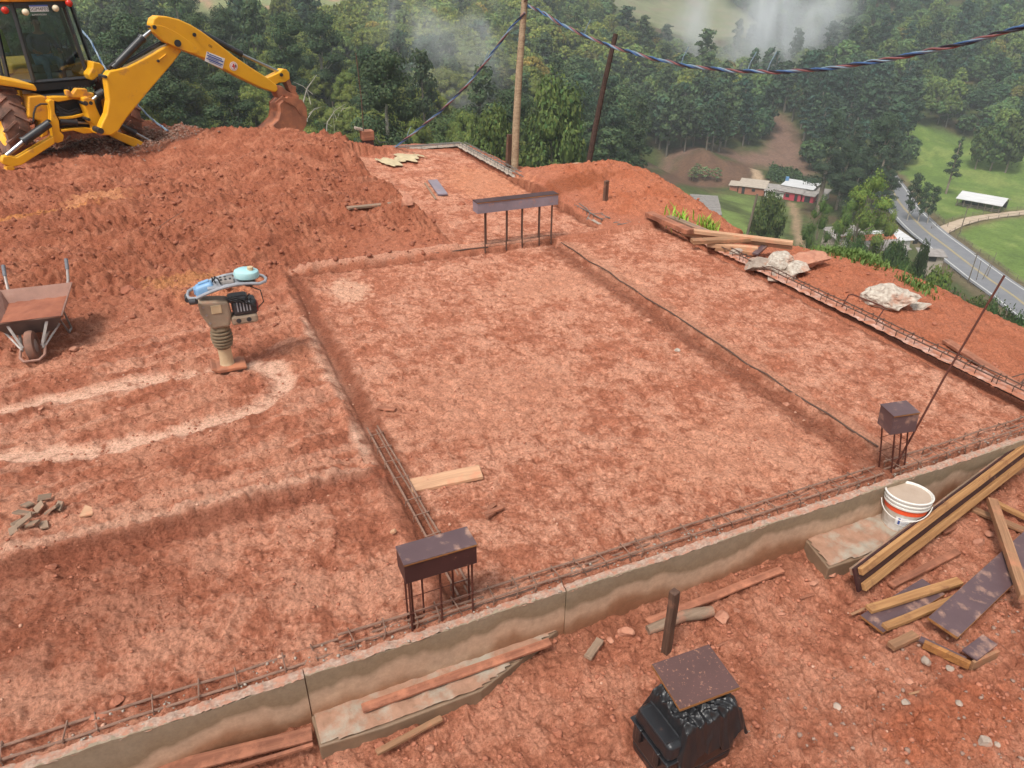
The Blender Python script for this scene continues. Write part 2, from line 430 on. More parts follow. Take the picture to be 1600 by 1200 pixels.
HILLC = gp([(300, 0), (310, 12), (340, 30), (365, 38), (400, 20), (520, 12), (560, -8), (300, -12)])
HILL2 = gp([(940, -10), (960, 8), (990, 22), (1030, 45), (1080, 62), (1130, 62), (1175, 48), (1186, 36), (1150, 12), (1115, -10)])
CLEAR = gp([(120, 60), (165, 60), (175, 85), (135, 95)])

def axis(lo, hi, a, b, fine, grow):
    """grid lines: fine spacing in a..b, growing outside"""
    c = list(np.arange(a, b + fine, fine)); s = fine; v = c[-1]
    while v < hi: s *= grow; v += s; c.append(v)
    s = fine; v = a; pre = []
    while v > lo: s *= grow; v -= s; pre.append(v)
    return np.array(pre[::-1] + c)
xs = axis(-1500, 1800, 40, 330, 1.6, 1.05); ys = axis(-1000, 1800, 60, 300, 1.6, 1.05)
TX, TY = np.meshgrid(xs, ys); TZZ = terr(TX, TY)
_x = TX.ravel(); _y = TY.ravel(); _z = TZZ.ravel()
n1 = fbm(_x / 14, _y / 14, 4, 31); n2 = fbm(_x / 3.5, _y / 3.5, 3, 37)
def lerp(c, col, k): return c * (1 - k[:, None]) + np.array(col)[None] * k[:, None]
col = np.tile(np.array([0.07, 0.085, 0.03]), (len(_x), 1))
col = lerp(col, (0.10, 0.07, 0.04), sstep(-0.1, 0.5, n1))
def soft(poly, w=2.0):
    i = inside(_x, _y, poly); d = seg_dist(_x, _y, poly + [poly[0]]); return np.clip(0.5 + np.where(i, 1, -1) * d / (2 * w) + 0.25 * n2, 0, 1)
k = soft(GRASS1, 4); col = lerp(col, (0.16, 0.22, 0.06), k * sstep(-0.5, 0.5, n1)); 
k = soft(PASTURE, 2); col = lerp(col, (0.13, 0.195, 0.045), k); col = lerp(col, (0.20, 0.24, 0.07), k * 0.7 * sstep(0.0, 0.6, n1 + 0.5 * n2)); col = lerp(col, (0.09, 0.14, 0.035), k * 0.6 * sstep(0.1, 0.6, -n1))
k = soft(HILLC, 4); col = lerp(col, (0.22, 0.24, 0.11), k); col = lerp(col, (0.36, 0.22, 0.14), k * sstep(0.0, 0.4, n1))
k = soft(HILL2, 4); col = lerp(col, (0.19, 0.20, 0.11), k); col = lerp(col, (0.24, 0.18, 0.13), k * 0.6 * sstep(0.0, 0.6, n1))
k = soft(CLEAR, 3); col = lerp(col, (0.16, 0.22, 0.08), k)
k = soft(BARE, 3); col = lerp(col, (0.19, 0.115, 0.085), k)
k = soft(PLOUGH, 1.5); col = lerp(col, (0.15, 0.085, 0.055), k)
fd = np.array(PLOUGH[3]) - np.array(PLOUGH[4]); fd = fd / np.linalg.norm(fd)
row = 0.5 + 0.5 * np.sin((-_x * fd[1] + _y * fd[0]) * 2 * PI / 6.4)
col = lerp(col, (0.115, 0.065, 0.045), k * row * 0.6)
for ln, w, cc in ((TRACK, 1.8, (0.42, 0.3, 0.2)), (PATH2, 1.2, (0.30, 0.21, 0.13)), (LANE, 3.4, (0.16, 0.13, 0.06))):
    d = seg_dist(_x, _y, ln); col = lerp(col, cc, 1 - sstep(w * 0.6, w * 1.3, d + 0.5 * n2))
d = seg_dist(_x, _y, ROAD); col = lerp(col, (0.14, 0.11, 0.065), 1 - sstep(6.5, 9, d + n2))
col *= (1 + 0.16 * n2)[:, None]
ny, nx = TX.shape
idx = np.arange(ny * nx).reshape(ny, nx)
F = np.stack([idx[:-1, :-1], idx[:-1, 1:], idx[1:, 1:], idx[1:, :-1]], -1).reshape(-1, 4)
m, n, l, b = nodes('valley_ground')
at = n.new('ShaderNodeAttribute'); at.attribute_name = 'col'
no = tex(n, l, 1.2, 8, 0.7)
r_ = ramp(n, l, no.outputs['Fac'], [(0.3, (0.62, 0.62, 0.62)), (0.7, (1.25, 1.25, 1.25))])
mx = n.new('ShaderNodeMix'); mx.data_type = 'RGBA'; mx.blend_type = 'MULTIPLY'; mx.inputs[0].default_value = 1
l.new(at.outputs['Color'], mx.inputs[6]); l.new(r_.outputs[0], mx.inputs[7]); l.new(mx.outputs[2], b.inputs['Base Color'])
b.inputs['Roughness'].default_value = 0.95; b.inputs['Specular IOR Level'].default_value = 0.1
bump(n, l, b, no.outputs['Fac'], 0.6, 0.3)
M['valley'] = m
terrain = np_mesh('terrain', np.stack([_x, _y, _z], 1), F, M['valley'], smooth=True, colattr={'col': col})
terrain['kind'] = 'structure'

# ------------------------------------------------------------------ building site ground (red soil)
EDGE_PX = [(2300, 1000, -0.5), (1900, 720, -0.45), (1700, 600, -0.4), (1600, 537, -0.35), (1540, 505, -0.3), (1480, 478, -0.25), (1430, 448, -0.2), (1390, 428, -0.15), (1330, 404, -0.15), (1240, 396, -0.2),
           (1190, 385, -0.2), (1150, 368, -0.05), (1112, 342, 0.08), (1075, 312, 0.22), (1030, 284, 0.32), (985, 262, 0.36), (955, 253, 0.4), (900, 256, 0.38), (865, 258, 0.25), (825, 266, 0.0), (790, 262, -0.02),
           (760, 247, -0.02), (715, 226, -0.02), (650, 226, -0.02), (600, 231, 0.0), (575, 232, 0.05), (540, 216, 0.3), (515, 213, 0.3), (485, 218, 0.2), (455, 208, 0.15), (400, 205, 0.05), (330, 203, -0.1), (250, 197, -0.25), (210, 190, -0.3), (120, 175, -0.4), (-100, 150, -0.5), (-700, 140, -0.5)]
EDGE = [tuple(P(*e)) for e in EDGE_PX]
EDGE[0] = (14.0, -6.0, -0.5)
EDGE2 = [(e[0], e[1]) for e in EDGE]
PLATEAU = EDGE2 + [(-60, 30), (-60, -20), (14, -20)]
WY = 2.815
TR_PALE = [pp([(478, 500), (505, 560), (535, 610), (560, 670), (575, 720)]), pp([(-120, 735), (10, 712), (150, 700), (300, 672), (400, 640), (437, 615), (445, 590), (425, 575), (395, 574), (350, 578), (250, 592), (120, 620), (0, 640), (-120, 655)])]
BUMPS = [  # x, y, sx, sy, h (loose heaps)
    ]
def bumps_px(lst):
    for px, py, z, sx, sy, h in lst:
        p = P(px, py, z); BUMPS.append((p.x, p.y, sx, sy, h))
bumps_px([(540, 228, 0.1, 1.0, 1.3, 0.42), (500, 250, 0.1, 1.2, 1.2, 0.22), (430, 262, 0.1, 1.4, 1.2, 0.22), (620, 300, 0.1, 0.9, 1.1, 0.16), (330, 260, 0, 1.6, 1.0, 0.18), (210, 330, 0, 1.2, 0.8, 0.12),
          (120, 350, 0, 1.2, 0.7, 0.1), (60, 300, 0, 1.5, 0.8, 0.15), (640, 350, 0.05, 0.8, 0.8, 0.16), (500, 330, 0, 1.0, 0.6, 0.14), (560, 340, 0, 0.8, 0.5, 0.12), (430, 370, 0, 0.9, 0.4, 0.08), (250, 400, 0, 1.0, 0.4, 0.07), (690, 345, 0, 0.5, 0.5, 0.08)])
GRAVEL = (-1.2, 19.6)
def site(x, y, fine=True):
    """height and soil masks of the building site"""
    shp = x.shape
    ins = inside(x, y, PLATEAU)
    # distance to the edge and edge height
    best = np.full(shp, 1e9); ez = np.zeros(shp)
    for (ax, ay, az), (bx, by, bz) in zip(EDGE[:-1], EDGE[1:]):
        dx, dy = bx - ax, by - ay; L = dx * dx + dy * dy
        t = np.clip(((x - ax) * dx + (y - ay) * dy) / L, 0, 1)
        d = np.hypot(x - ax - t * dx, y - ay - t * dy); c = d < best
        best = np.where(c, d, best); ez = np.where(c, az + (bz - az) * t, ez)
    dist = np.where(ins, -best, best)
    front = 1 - sstep(WY - 0.015, WY + 0.015, y)
    in_slab = sstep(1.0, 1.15, x) * (1 - sstep(6.15, 6.22, x)) * sstep(2.8, 2.9, y) * (1 - sstep(8.5, 8.6, y))
    in_p2 = sstep(-0.1, 0.1, x - (3.0 + (14.7 - y) * 0.02)) * (1 - sstep(5.25, 5.32, x)) * sstep(8.6, 8.7, y) * (1 - sstep(14.5, 14.7, y))
    right = sstep(6.2, 6.5, x) * (1 - front)
    mid = sstep(5.35, 6.0, x) * sstep(8.6, 9.1, y)
    back = sstep(0, 1, y - 8.5) * (1 - sstep(3.2, 4.2, x))
    z = np.zeros(shp)
    # general lie of the land: blends to the edge height near the edge
    wE = np.exp(-np.clip(best, 0, None) / 1.3)
    slope_r = -0.06 * sstep(6.3, 8.5, x) - 0.04 * sstep(7, 10, x)
    mound = 0.42 * np.exp(-(((x - 7.3) / 1.15) ** 2 + ((y - 11.3) / 1.6) ** 2) ** 1.5) + 0.2 * np.exp(-(((x - 6.6) / 0.9) ** 2 + ((y - 12.2) / 0.9) ** 2))
    mound += 0.16 * np.exp(-(((x - 8.0) / 0.9) ** 2 + ((y - 7.2) / 0.8) ** 2)) + 0.1 * np.exp(-(((x - 8.2) / 1.0) ** 2 + ((y - 5.6) / 1.2) ** 2))
    hb = np.zeros(shp)
    for bx, by, sx, sy, h in BUMPS: hb = np.maximum(hb, 1.35 * h * np.exp(-((x - bx) / sx) ** 2 - ((y - by) / sy) ** 2))
    back_lie = -0.42 * sstep(12.8, 16.0, y) * (1 - sstep(.2, 2.2, x - .12 * (y - 14)))
    z += slope_r + mound * (1 - in_p2) + hb * (1 - in_p2) * (1 - in_slab) + back_lie * (1 - in_p2)
    z = z * (1 - wE) + ez * wE
    z = np.where(in_slab + in_p2 > 0.5, np.where(ins, 0, z), z)
    z = z * (1 - front) + front * (-0.36 - 0.10 * sstep(1.9, 0.5, y) - 0.05 * sstep(5, 8, x) - 0.075 * np.exp(-((x - .55) / .75) ** 2 - ((y - 2.35) / .28) ** 2) - 0.07 * np.exp(-((x - 3.45) / .5) ** 2 - ((y - 2.3) / .22) ** 2) + 0.02 * noise(x * 1.3, y * 1.3, 77))
    # fall of the hillside beyond the edge
    o = np.clip(dist, 0, None)
    fall = np.sqrt(o * o + 0.16) - 0.4
    z_out = z - 0.72 * fall
    kk = sstep(5, 22, o); far_ = (o > 4.9); T = np.zeros(shp)
    if far_.any(): T[far_] = terr(x[far_], y[far_], False)
    z = np.where(dist > 0, z_out * (1 - kk) + T * kk, z)
    # roughness zones
    rough_back = sstep(7.4, 9.4, y - 0.25 * x + 0.8 * noise(x * 0.6, y * 0.6, 3)) * (1 - sstep(2.6, 3.6, x - 0.12 * (y - 8.6))) * (1 - in_p2)
    rb_mask = rough_back * (0.35 + 0.65 * sstep(-0.35, 0.3, noise(x * 0.8, y * 0.9, 13) + .4 * noise(x * 2.2, y * 2.2, 14)))
    rough_left = (1 - sstep(0.7, 1.05, x)) * (1 - front) * (1 - rough_back)
    rmound = np.clip(mid + right * 0.7, 0, 1)
    n_lo = fbm(x * 0.9, y * 0.9, 3, 41); n_mid = fbm(x * 4.0, y * 4.0, 3, 42)
    wx = x + 0.05 * noise(x * 6, y * 6, 60); wy = y + 0.05 * noise(x * 6 + 9, y * 6, 61)
    # anisotropic machine scrape marks on the left
    d_tr = np.full(shp, 1e9)
    for q_, t_ in enumerate(TR_PALE): d_tr = np.minimum(d_tr, seg_dist(wx + 0.04 * n_mid, wy + 0.05 * n_mid, t_) + (.12 * np.clip(noise(x * 2.2, y * 1.4, 68) + .25, 0, 1) if q_ == 0 else 0))
    track = (1 - sstep(0.05, 0.15, d_tr - .03 * noise(x * 2, y * 2, 66))) * (1 - sstep(0.9, 1.2, x))
    flat = 1 - 0.85 * track
    amp = 0.013 * in_slab + 0.014 * in_p2 + 0.024 * rough_left + 0.05 * rb_mask + 0.02 * rough_back + 0.035 * rmound + 0.022 * front
    amp = np.clip(amp, 0.008, None)
    z += rough_back * 0.13 * fbm(x * .7 + 5, y * .9, 3, 19)
    h = amp * (0.9 * n_mid + 0.9 * fbm(x * 13, y * 13, 3, 43))
    if fine:
        pits = fbm(x * 7, y * 7, 2, 44)                              # boot prints and tamper dents
        h += -(0.018 * in_slab + 0.016 * rough_left + 0.015 * in_p2 + 0.02 * front) * sstep(0.15, 0.6, pits)
        h += (0.20 * rb_mask + 0.05 * rough_left + 0.07 * rmound + 0.05 * front) * clods(wx * 7, wy * 7, 51, 0.5) / 7 * 1.1
        h += (0.6 * rb_mask + 0.22 * rough_left + 0.25 * rmound + 0.22 * front + 0.10 * in_slab + 0.15 * in_p2) * clods(wx * 18, wy * 18, 54, 0.5 + 0 * x) / 18 * (1.1 + n_lo)
        h += (0.7 * rough_back + 0.35 * rough_left + 0.3 * rmound + 0.5 * front + 0.5 * in_slab + 0.45 * in_p2) * clods(wx * 42, wy * 42, 57, 0.55) / 42
        # horizontal drag ridges in the left bay
        rg = np.abs(noise((x + y * 0.35) * 1.1, (y - x * 0.28) * 7.5, 71)); h += rough_left * 0.034 * (rg - 0.3) * sstep(4.4, 5.0, y)
        rg2 = 1 - np.abs(noise((x - 0.1 * y) * 1.6, (y - x * 0.35) * 4.2, 73)); h += rough_back * 0.05 * (rg2 ** 3 - 0.5)
        ck = cracks(x * 2.1 + 0.4 * n_mid, y * 2.1 + 0.4 * fbm(x * 5, y * 5, 2, 81), 82)
        ckm = (1 - sstep(0.0, 0.035, ck)) * front * sstep(0.0, 0.3, noise(x * 0.9, y * 0.9, 84) + 0.25 * sstep(2, 3, x))
        h -= 0.03 * ckm
    z = z + h * flat * (1 - 0.0 * front) - 0.03 * track
    # trench lines of the grade beams
    def trench(pts, w, dep):
        return -dep * (1 - sstep(w * 0.5, w, seg_dist(x * .6 + wx * .4, y * .6 + wy * .4, pts)))
    z += trench([(1.0, 8.5), (1.02, 3.0)], 0.08, 0.03)
    z += trench([(4.42, 8.5), (4.40, 3.0)], 0.10, 0.045)
    z += trench([(1.1, 8.56), (4.4, 8.50)], 0.08, 0.05)
    z += trench([(0.9, 4.33), (-3.0, 4.24)], 0.06, 0.035)
    z += trench([(5.30, 14.6), (5.32, 8.9)], 0.10, 0.07)
    z += trench([(6.20, 8.6), (6.18, 3.1)], 0.10, 0.07)
    z += 0.03 * np.exp(-((x - 0.86 - 0.02 * n_mid) / 0.05) ** 2) * sstep(3, 3.4, y) * (1 - sstep(8.4, 8.6, y))
    z += 0.06 * np.exp(-((y - 8.70 - 0.03 * n_mid) / 0.06) ** 2) * sstep(0.9, 1.2, x) * (1 - sstep(4.3, 4.5, x))
    z += 0.06 * sstep(4.30, 4.34, y + 0.012 * n_mid + 0.02 * np.sin(x * 2)) * (1 - sstep(4.5, 5.6, y)) * (1 - sstep(0.4, 0.9, x))
    z -= 0.03 * np.exp(-((y - 4.18) / 0.14) ** 2) * (1 - sstep(0.4, 0.9, x))
    z += 0.03 * rough_left * (1 - np.abs(noise(x * .5 + 3, (y - .3 * x) * 2.2, 88)) * 2) * sstep(4.6, 5.2, y)
    # ground hollow with dark gravel behind the digger
    gr = np.exp(-(((x - GRAVEL[0]) / 2.0) ** 2 + ((y - GRAVEL[1]) / 1.1) ** 2) ** 2)
    masks = dict(track=track, rb=rough_back, rl=rough_left, slab=np.clip(in_slab + in_p2, 0, 1), front=front, rm=rmound, nl=n_lo, nm=n_mid, dist=dist, gr=gr, h=h / amp)
    return z, masks
def SZ(x, y):
    z, _ = site(np.array([float(x)]), np.array([float(y)])); return float(z[0])
def GS(px, py, z0=0.0):
    """photo ray against the site ground"""
    d = ray(px, py); d = d / math.hypot(d[0], d[1])
    t = np.arange(1.0, 26, 0.01); z = CAM_H + d[2] * t
    h, _ = site(d[0] * t, d[1] * t, False); i = int(np.argmax(z <= h))
    return Vector((d[0] * t[i], d[1] * t[i], float(h[i])))

# fan-shaped tessellation: finer close by, coarser far away
QN = 1.0
rr_ = [0.5]
while rr_[-1] < 9: rr_.append(rr_[-1] + max(0.0045, 0.0022 * rr_[-1]) / QN)
while rr_[-1] < 26: rr_.append(rr_[-1] + max(0.017, 0.0018 * rr_[-1]) / QN)
while rr_[-1] < 70: rr_.append(rr_[-1] * 1.03)
rr_ = np.array(rr_)
tt_ = np.radians(np.concatenate([np.arange(-110, -32, 1.0), np.arange(-32, 72, 0.082 / QN), np.arange(72, 150, 1.0)]))
RR, TT = np.meshgrid(rr_, tt_, indexing='ij')
gx = (RR * np.sin(TT)).ravel(); gy = (RR * np.cos(TT)).ravel() - 0.6
z, mk = site(gx, gy)
rr2 = RR.ravel()
_f = rr2 > 45
z[_f] = np.minimum(z[_f], terr(gx[_f], gy[_f], True) - (rr2[_f] - 45) * 0.08)
# ---- soil colour (packed pale, loose dark, orange subsoil, painted shade below the left step)
f3 = fbm(gx * 2.3, gy * 2.3, 4, 91); f4 = fbm(gx * 9, gy * 9, 3, 95); f5 = fbm(gx * 28, gy * 28, 2, 99)
col = np.tile(np.array([0.44, 0.17, 0.105]), (len(gx), 1))
def L(c, k):
    global col
    col = lerp(col, c, np.clip(k, 0, 1))
hf = 0.5 * f5 + 0.5 * fbm(gx * 60, gy * 60, 2, 103)
pk = sstep(-0.35, 0.35, 0.5 * f3 + 0.35 * f4 + 0.5 * hf)
L((0.58, 0.285, 0.195), mk['slab'] * pk)
L((0.66, 0.375, 0.28), mk['slab'] * sstep(0.1, 0.7, f3 * 0.35 + f4 * 0.3 + 0.75 * hf) * 0.75)
L((0.34, 0.122, 0.072), mk['slab'] * sstep(0.08, 0.45, -f4 * 0.45 - 0.6 * hf - 0.15 * f3) * 0.75)
L((0.54, 0.26, 0.175), mk['rl'] * sstep(-0.25, 0.35, f3 * .7 + 0.3 * f4 + .4 * hf) * 0.9)
L((0.33, 0.118, 0.07), mk['rl'] * sstep(0.1, 0.6, -f3 * .7 - 0.4 * f4 - .3 * hf) * 0.8)
st_ = noise((gx + gy * 0.35) * 0.9, (gy - gx * 0.28) * 6.5, 171) + .5 * noise((gx + gy * .3) * 2, (gy - gx * .28) * 14, 173)
up_ = sstep(4.3, 4.6, gy)
L((0.66, 0.385, 0.285), mk['rl'] * up_ * sstep(0.2, 0.55, st_ + .25 * hf) * .4); L((0.31, 0.11, 0.065), mk['rl'] * up_ * sstep(0.2, 0.6, -st_ + .25 * hf) * .7)
L((0.60, 0.31, 0.22), mk['rl'] * (1 - up_) * pk * .6)
L((0.34, 0.122, 0.07), mk['rb'] * 0.92)
L((0.44, 0.185, 0.115), mk['rb'] * sstep(0.0, 0.5, f3 * .8 + 0.3 * f4 + .3 * hf) * 0.8)
L((0.25, 0.082, 0.047), mk['rb'] * sstep(0.15, 0.6, -f3 * .6 + 0.4 * f4 - .3 * hf) * 0.7)
L((0.47, 0.175, 0.10), mk['rm'] * 0.9)
L((0.38, 0.12, 0.06), mk['rm'] * sstep(0.0, 0.5, f3) * 0.6)
L((0.46, 0.19, 0.12), mk['front'] * 0.8)
L((0.56, 0.27, 0.185), mk['front'] * sstep(-0.1, 0.4, f3 * .6 + 0.3 * f4 + .4 * hf) * 0.85)
L((0.32, 0.11, 0.065), mk['front'] * sstep(0.05, 0.5, -f3 * .6 - 0.4 * f4 - .3 * hf) * 0.7)
L((0.74, 0.47, 0.36), mk['track'] * sstep(-0.7, 0.0, f4 * .6 + 0.5 * hf))
def blob(px, py, z, sx, sy, c, k=1.0):
    p = P(px, py, z); g = np.exp(-((gx - p.x) / sx) ** 2 - ((gy - p.y) / sy) ** 2)
    L(c, k * sstep(0.25, 0.6, g + 0.25 * f4 + 0.12 * f5))
blob(545, 455, 0, 0.22, 0.38, (0.68, 0.42, 0.31), .8); blob(900, 440, 0, 1.2, 0.5, (0.62, 0.32, 0.22), 0.6); blob(760, 620, 0, 1.0, 0.8, (0.60, 0.30, 0.205), 0.5)
blob(1150, 700, 0, 0.9, 0.5, (0.62, 0.31, 0.21), 0.5); blob(480, 560, 0, 0.2, 0.5, (0.54, 0.25, 0.16), 0.4)
blob(760, 285, 0, 0.7, 1.2, (0.56, 0.25, 0.15), 0.8); blob(300, 440, 0, 0.5, 0.35, (0.52, 0.25, 0.1), 0.6); blob(20, 345, 0, 1.2, 0.35, (0.55, 0.24, 0.07), 0.6)
blob(880, 300, 0.1, 0.9, 0.3, (0.27, 0.085, 0.04), 0.8); blob(150, 320, 0, 0.5, 0.5, (0.56, 0.27, 0.14), 0.7); blob(340, 455, 0, 0.5, 0.4, (0.52, 0.22, 0.12), 0.7); blob(250, 790, 0, 2.2, 0.07, (0.58, 0.30, 0.21), 0.8); blob(1500, 1130, -0.4, 0.5, 0.2, (0.45, 0.14, 0.07), 0.55); blob(80, 950, 0, 0.8, 0.5, (0.28, 0.095, 0.055), 0.5)
L((0.10, 0.055, 0.045), mk['gr'] * (0.8 + 0.4 * f5)); L((0.36, 0.22, 0.18), mk['gr'] * sstep(0.25, 0.5, f5))
def darker(d0, w, c=(0.24, 0.085, 0.05), k=0.8): L(c, k * (1 - sstep(w * 0.5, w * 1.6, d0 + 0.04 * f4)))  # tones the soil colour down in a band along a line
darker(seg_dist(gx, gy, [(1.1, 8.55), (4.4, 8.49)]), 0.05)  # trench lines get a deeper soil tone, here and next
darker(seg_dist(gx, gy, [(0.99, 8.5), (1.02, 3.0)]), 0.10); darker(seg_dist(gx, gy, [(4.36, 8.5), (4.34, 3.0)]), 0.15); L((0.60, 0.33, 0.24), .7 * (1 - sstep(.03, .09, seg_dist(gx, gy, [(1.0, 8.70), (4.3, 8.66)]) + .03 * f4))); L((0.66, 0.40, 0.30), .8 * (1 - sstep(.02, .08, seg_dist(gx, gy, [(-3.4, 4.40), (.2, 4.42), (.8, 4.40)]) + .05 * f4 + .02 * f5))); L((0.50, 0.25, 0.17), .7 * (1 - sstep(.04, .10, seg_dist(gx, gy, [(4.60, 8.4), (4.58, 3.1)]) + .04 * f4))); darker(seg_dist(gx, gy, [(5.25, 14.6), (5.25, 8.9)]), 0.07); darker(seg_dist(gx, gy, [(6.13, 8.6), (6.10, 3.1)]), 0.07)
darker(seg_dist(gx, gy, [(0.9, 4.3), (-3.2, 4.22)]), 0.10, (0.29, 0.10, 0.06)); darker(np.abs(gy - 2.72) + 10 * (gx > 8), 0.12, (0.32, 0.13, 0.08), 0.6)  # shade below the left step painted into the soil; beam foot toned down
# vegetated beyond the edge
o = np.clip(mk['dist'], 0, None)
L((0.08, 0.13, 0.03), sstep(1.2, 2.6, o + 0.8 * f3))
col *= (1 + 0.12 * f5 + 0.08 * f4)[:, None]; col *= np.where((o > 1.0)[:, None], 1, np.array([[1.02, 0.94, 0.86]]))
nr, nt = RR.shape; idx = np.arange(nr * nt).reshape(nr, nt)
F = np.stack([idx[:-1, :-1], idx[:-1, 1:], idx[1:, 1:], idx[1:, :-1]], -1).reshape(-1, 4)[:, ::-1]
m, n, l, b = nodes('red_soil')
at = n.new('ShaderNodeAttribute'); at.attribute_name = 'col'
fa = tex(n, l, 55, 8, 0.75); fb = tex(n, l, 240, 4, 0.7); fc = tex(n, l, 1.6, 3, 0.5)
r1 = ramp(n, l, fa.outputs['Fac'], [(0.32, (0.42, 0.37, 0.34)), (0.47, (0.95, 0.95, 0.95)), (0.68, (1.35, 1.42, 1.48))])
r2 = ramp(n, l, fb.outputs['Fac'], [(0.3, (0.66, 0.62, 0.60)), (0.7, (1.24, 1.28, 1.32))])
a1 = n.new('ShaderNodeMix'); a1.data_type = 'RGBA'; a1.blend_type = 'MULTIPLY'; a1.inputs[0].default_value = 1
a2 = n.new('ShaderNodeMix'); a2.data_type = 'RGBA'; a2.blend_type = 'MULTIPLY'; a2.inputs[0].default_value = 1
l.new(at.outputs['Color'], a1.inputs[6]); l.new(r1.outputs[0], a1.inputs[7]); l.new(a1.outputs[2], a2.inputs[6]); l.new(r2.outputs[0], a2.inputs[7])
l.new(a2.outputs[2], b.inputs['Base Color'])
rr1 = ramp(n, l, fc.outputs['Fac'], [(0.35, (0.55,) * 3), (0.6, (0.85,) * 3)]); l.new(rr1.outputs[0], b.inputs['Roughness'])
b.inputs['Specular IOR Level'].default_value = 0.16
ad = n.new('ShaderNodeMath'); ad.operation = 'MULTIPLY_ADD'; ad.inputs[1].default_value = 0.35
l.new(fb.outputs['Fac'], ad.inputs[0]); l.new(fa.outputs['Fac'], ad.inputs[2])
bump(n, l, b, ad.outputs[0], 1.0, 0.022)
M['soil'] = m
ground = np_mesh('ground', np.stack([gx, gy, z], 1), F, M['soil'], smooth=True, colattr={'col': col})
ground['kind'] = 'structure'
del RR, TT, z, mk, col, f3, f4, f5, F, idx
# ------------------------------------------------------------------ foliage
def leaf_mat():
    m, n, l, b = nodes('foliage')
    at = n.new('ShaderNodeAttribute'); at.attribute_name = 'leafcol'
    oi = n.new('ShaderNodeObjectInfo'); hs = n.new('ShaderNodeHueSaturation')
    mr = n.new('ShaderNodeMapRange'); mr.inputs[3].default_value = 0.8; mr.inputs[4].default_value = 1.2; l.new(oi.outputs['Random'], mr.inputs[0])
    mh = n.new('ShaderNodeMapRange'); mh.inputs[3].default_value = 0.485; mh.inputs[4].default_value = 0.515
    wn_ = n.new('ShaderNodeMath'); wn_.operation = 'FRACT'; mu = n.new('ShaderNodeMath'); mu.operation = 'MULTIPLY'; mu.inputs[1].default_value = 7.3
    l.new(oi.outputs['Random'], mu.inputs[0]); l.new(mu.outputs[0], wn_.inputs[0]); l.new(wn_.outputs[0], mh.inputs[0])
    l.new(mr.outputs[0], hs.inputs['Value']); l.new(mh.outputs[0], hs.inputs['Hue']); l.new(at.outputs['Color'], hs.inputs['Color'])
    l.new(hs.outputs[0], b.inputs['Base Color']); b.inputs['Roughness'].default_value = 0.7; b.inputs['Specular IOR Level'].default_value = 0.25
    tr = n.new('ShaderNodeBsdfTranslucent'); l.new(hs.outputs[0], tr.inputs['Color'])
    mx = n.new('ShaderNodeMixShader'); mx.inputs[0].default_value = 0.14
    out = n['Material Output']; l.new(b.outputs[0], mx.inputs[1]); l.new(tr.outputs[0], mx.inputs[2]); l.new(mx.outputs[0], out.inputs['Surface'])
    return m
M['leaf'] = leaf_mat()
M['bark'] = mat_simple('bark', (0.34, 0.28, 0.22), (0.16, 0.12, 0.09), 3, 0.9, bmp=0.5, bd=0.05, stretch=(1, 1, 0.2))
M['bark_pale'] = mat_simple('bark_pale', (0.5, 0.46, 0.4), (0.28, 0.24, 0.2), 3, 0.9, bmp=0.4, bd=0.03, stretch=(1, 1, 0.2))
def cards(cen, nor, size, rng):
    n = len(cen)
    u = rng.normal(size=(n, 3)); u -= nor * np.sum(u * nor, 1)[:, None]; u /= np.linalg.norm(u, axis=1)[:, None] + 1e-9
    v = np.cross(nor, u)
    k = size[:, None] * rng.uniform(0.6, 1.25, (n, 4))
    P4 = np.stack([cen + u * k[:, :1], cen + v * k[:, 1:2] * 0.75, cen - u * k[:, 2:3], cen - v * k[:, 3:4] * 0.75], 1)
    return P4.reshape(-1, 3), np.arange(4 * n).reshape(n, 4)
def cube_sphere(k):
    V = []; F = []
    for ax in range(3):
        for s_ in (-1, 1):
            o = len(V)
            for i in range(k + 1):
                for j in range(k + 1):
                    p = [0, 0, 0]; p[ax] = s_; p[(ax + 1) % 3] = (2 * i / k - 1) * s_; p[(ax + 2) % 3] = 2 * j / k - 1; V.append(p)
            for i in range(k):
                for j in range(k): F.append((o + i * (k + 1) + j, o + (i + 1) * (k + 1) + j, o + (i + 1) * (k + 1) + j + 1, o + i * (k + 1) + j + 1))
    V = np.array(V, float); return V / np.linalg.norm(V, axis=1)[:, None], np.array(F)
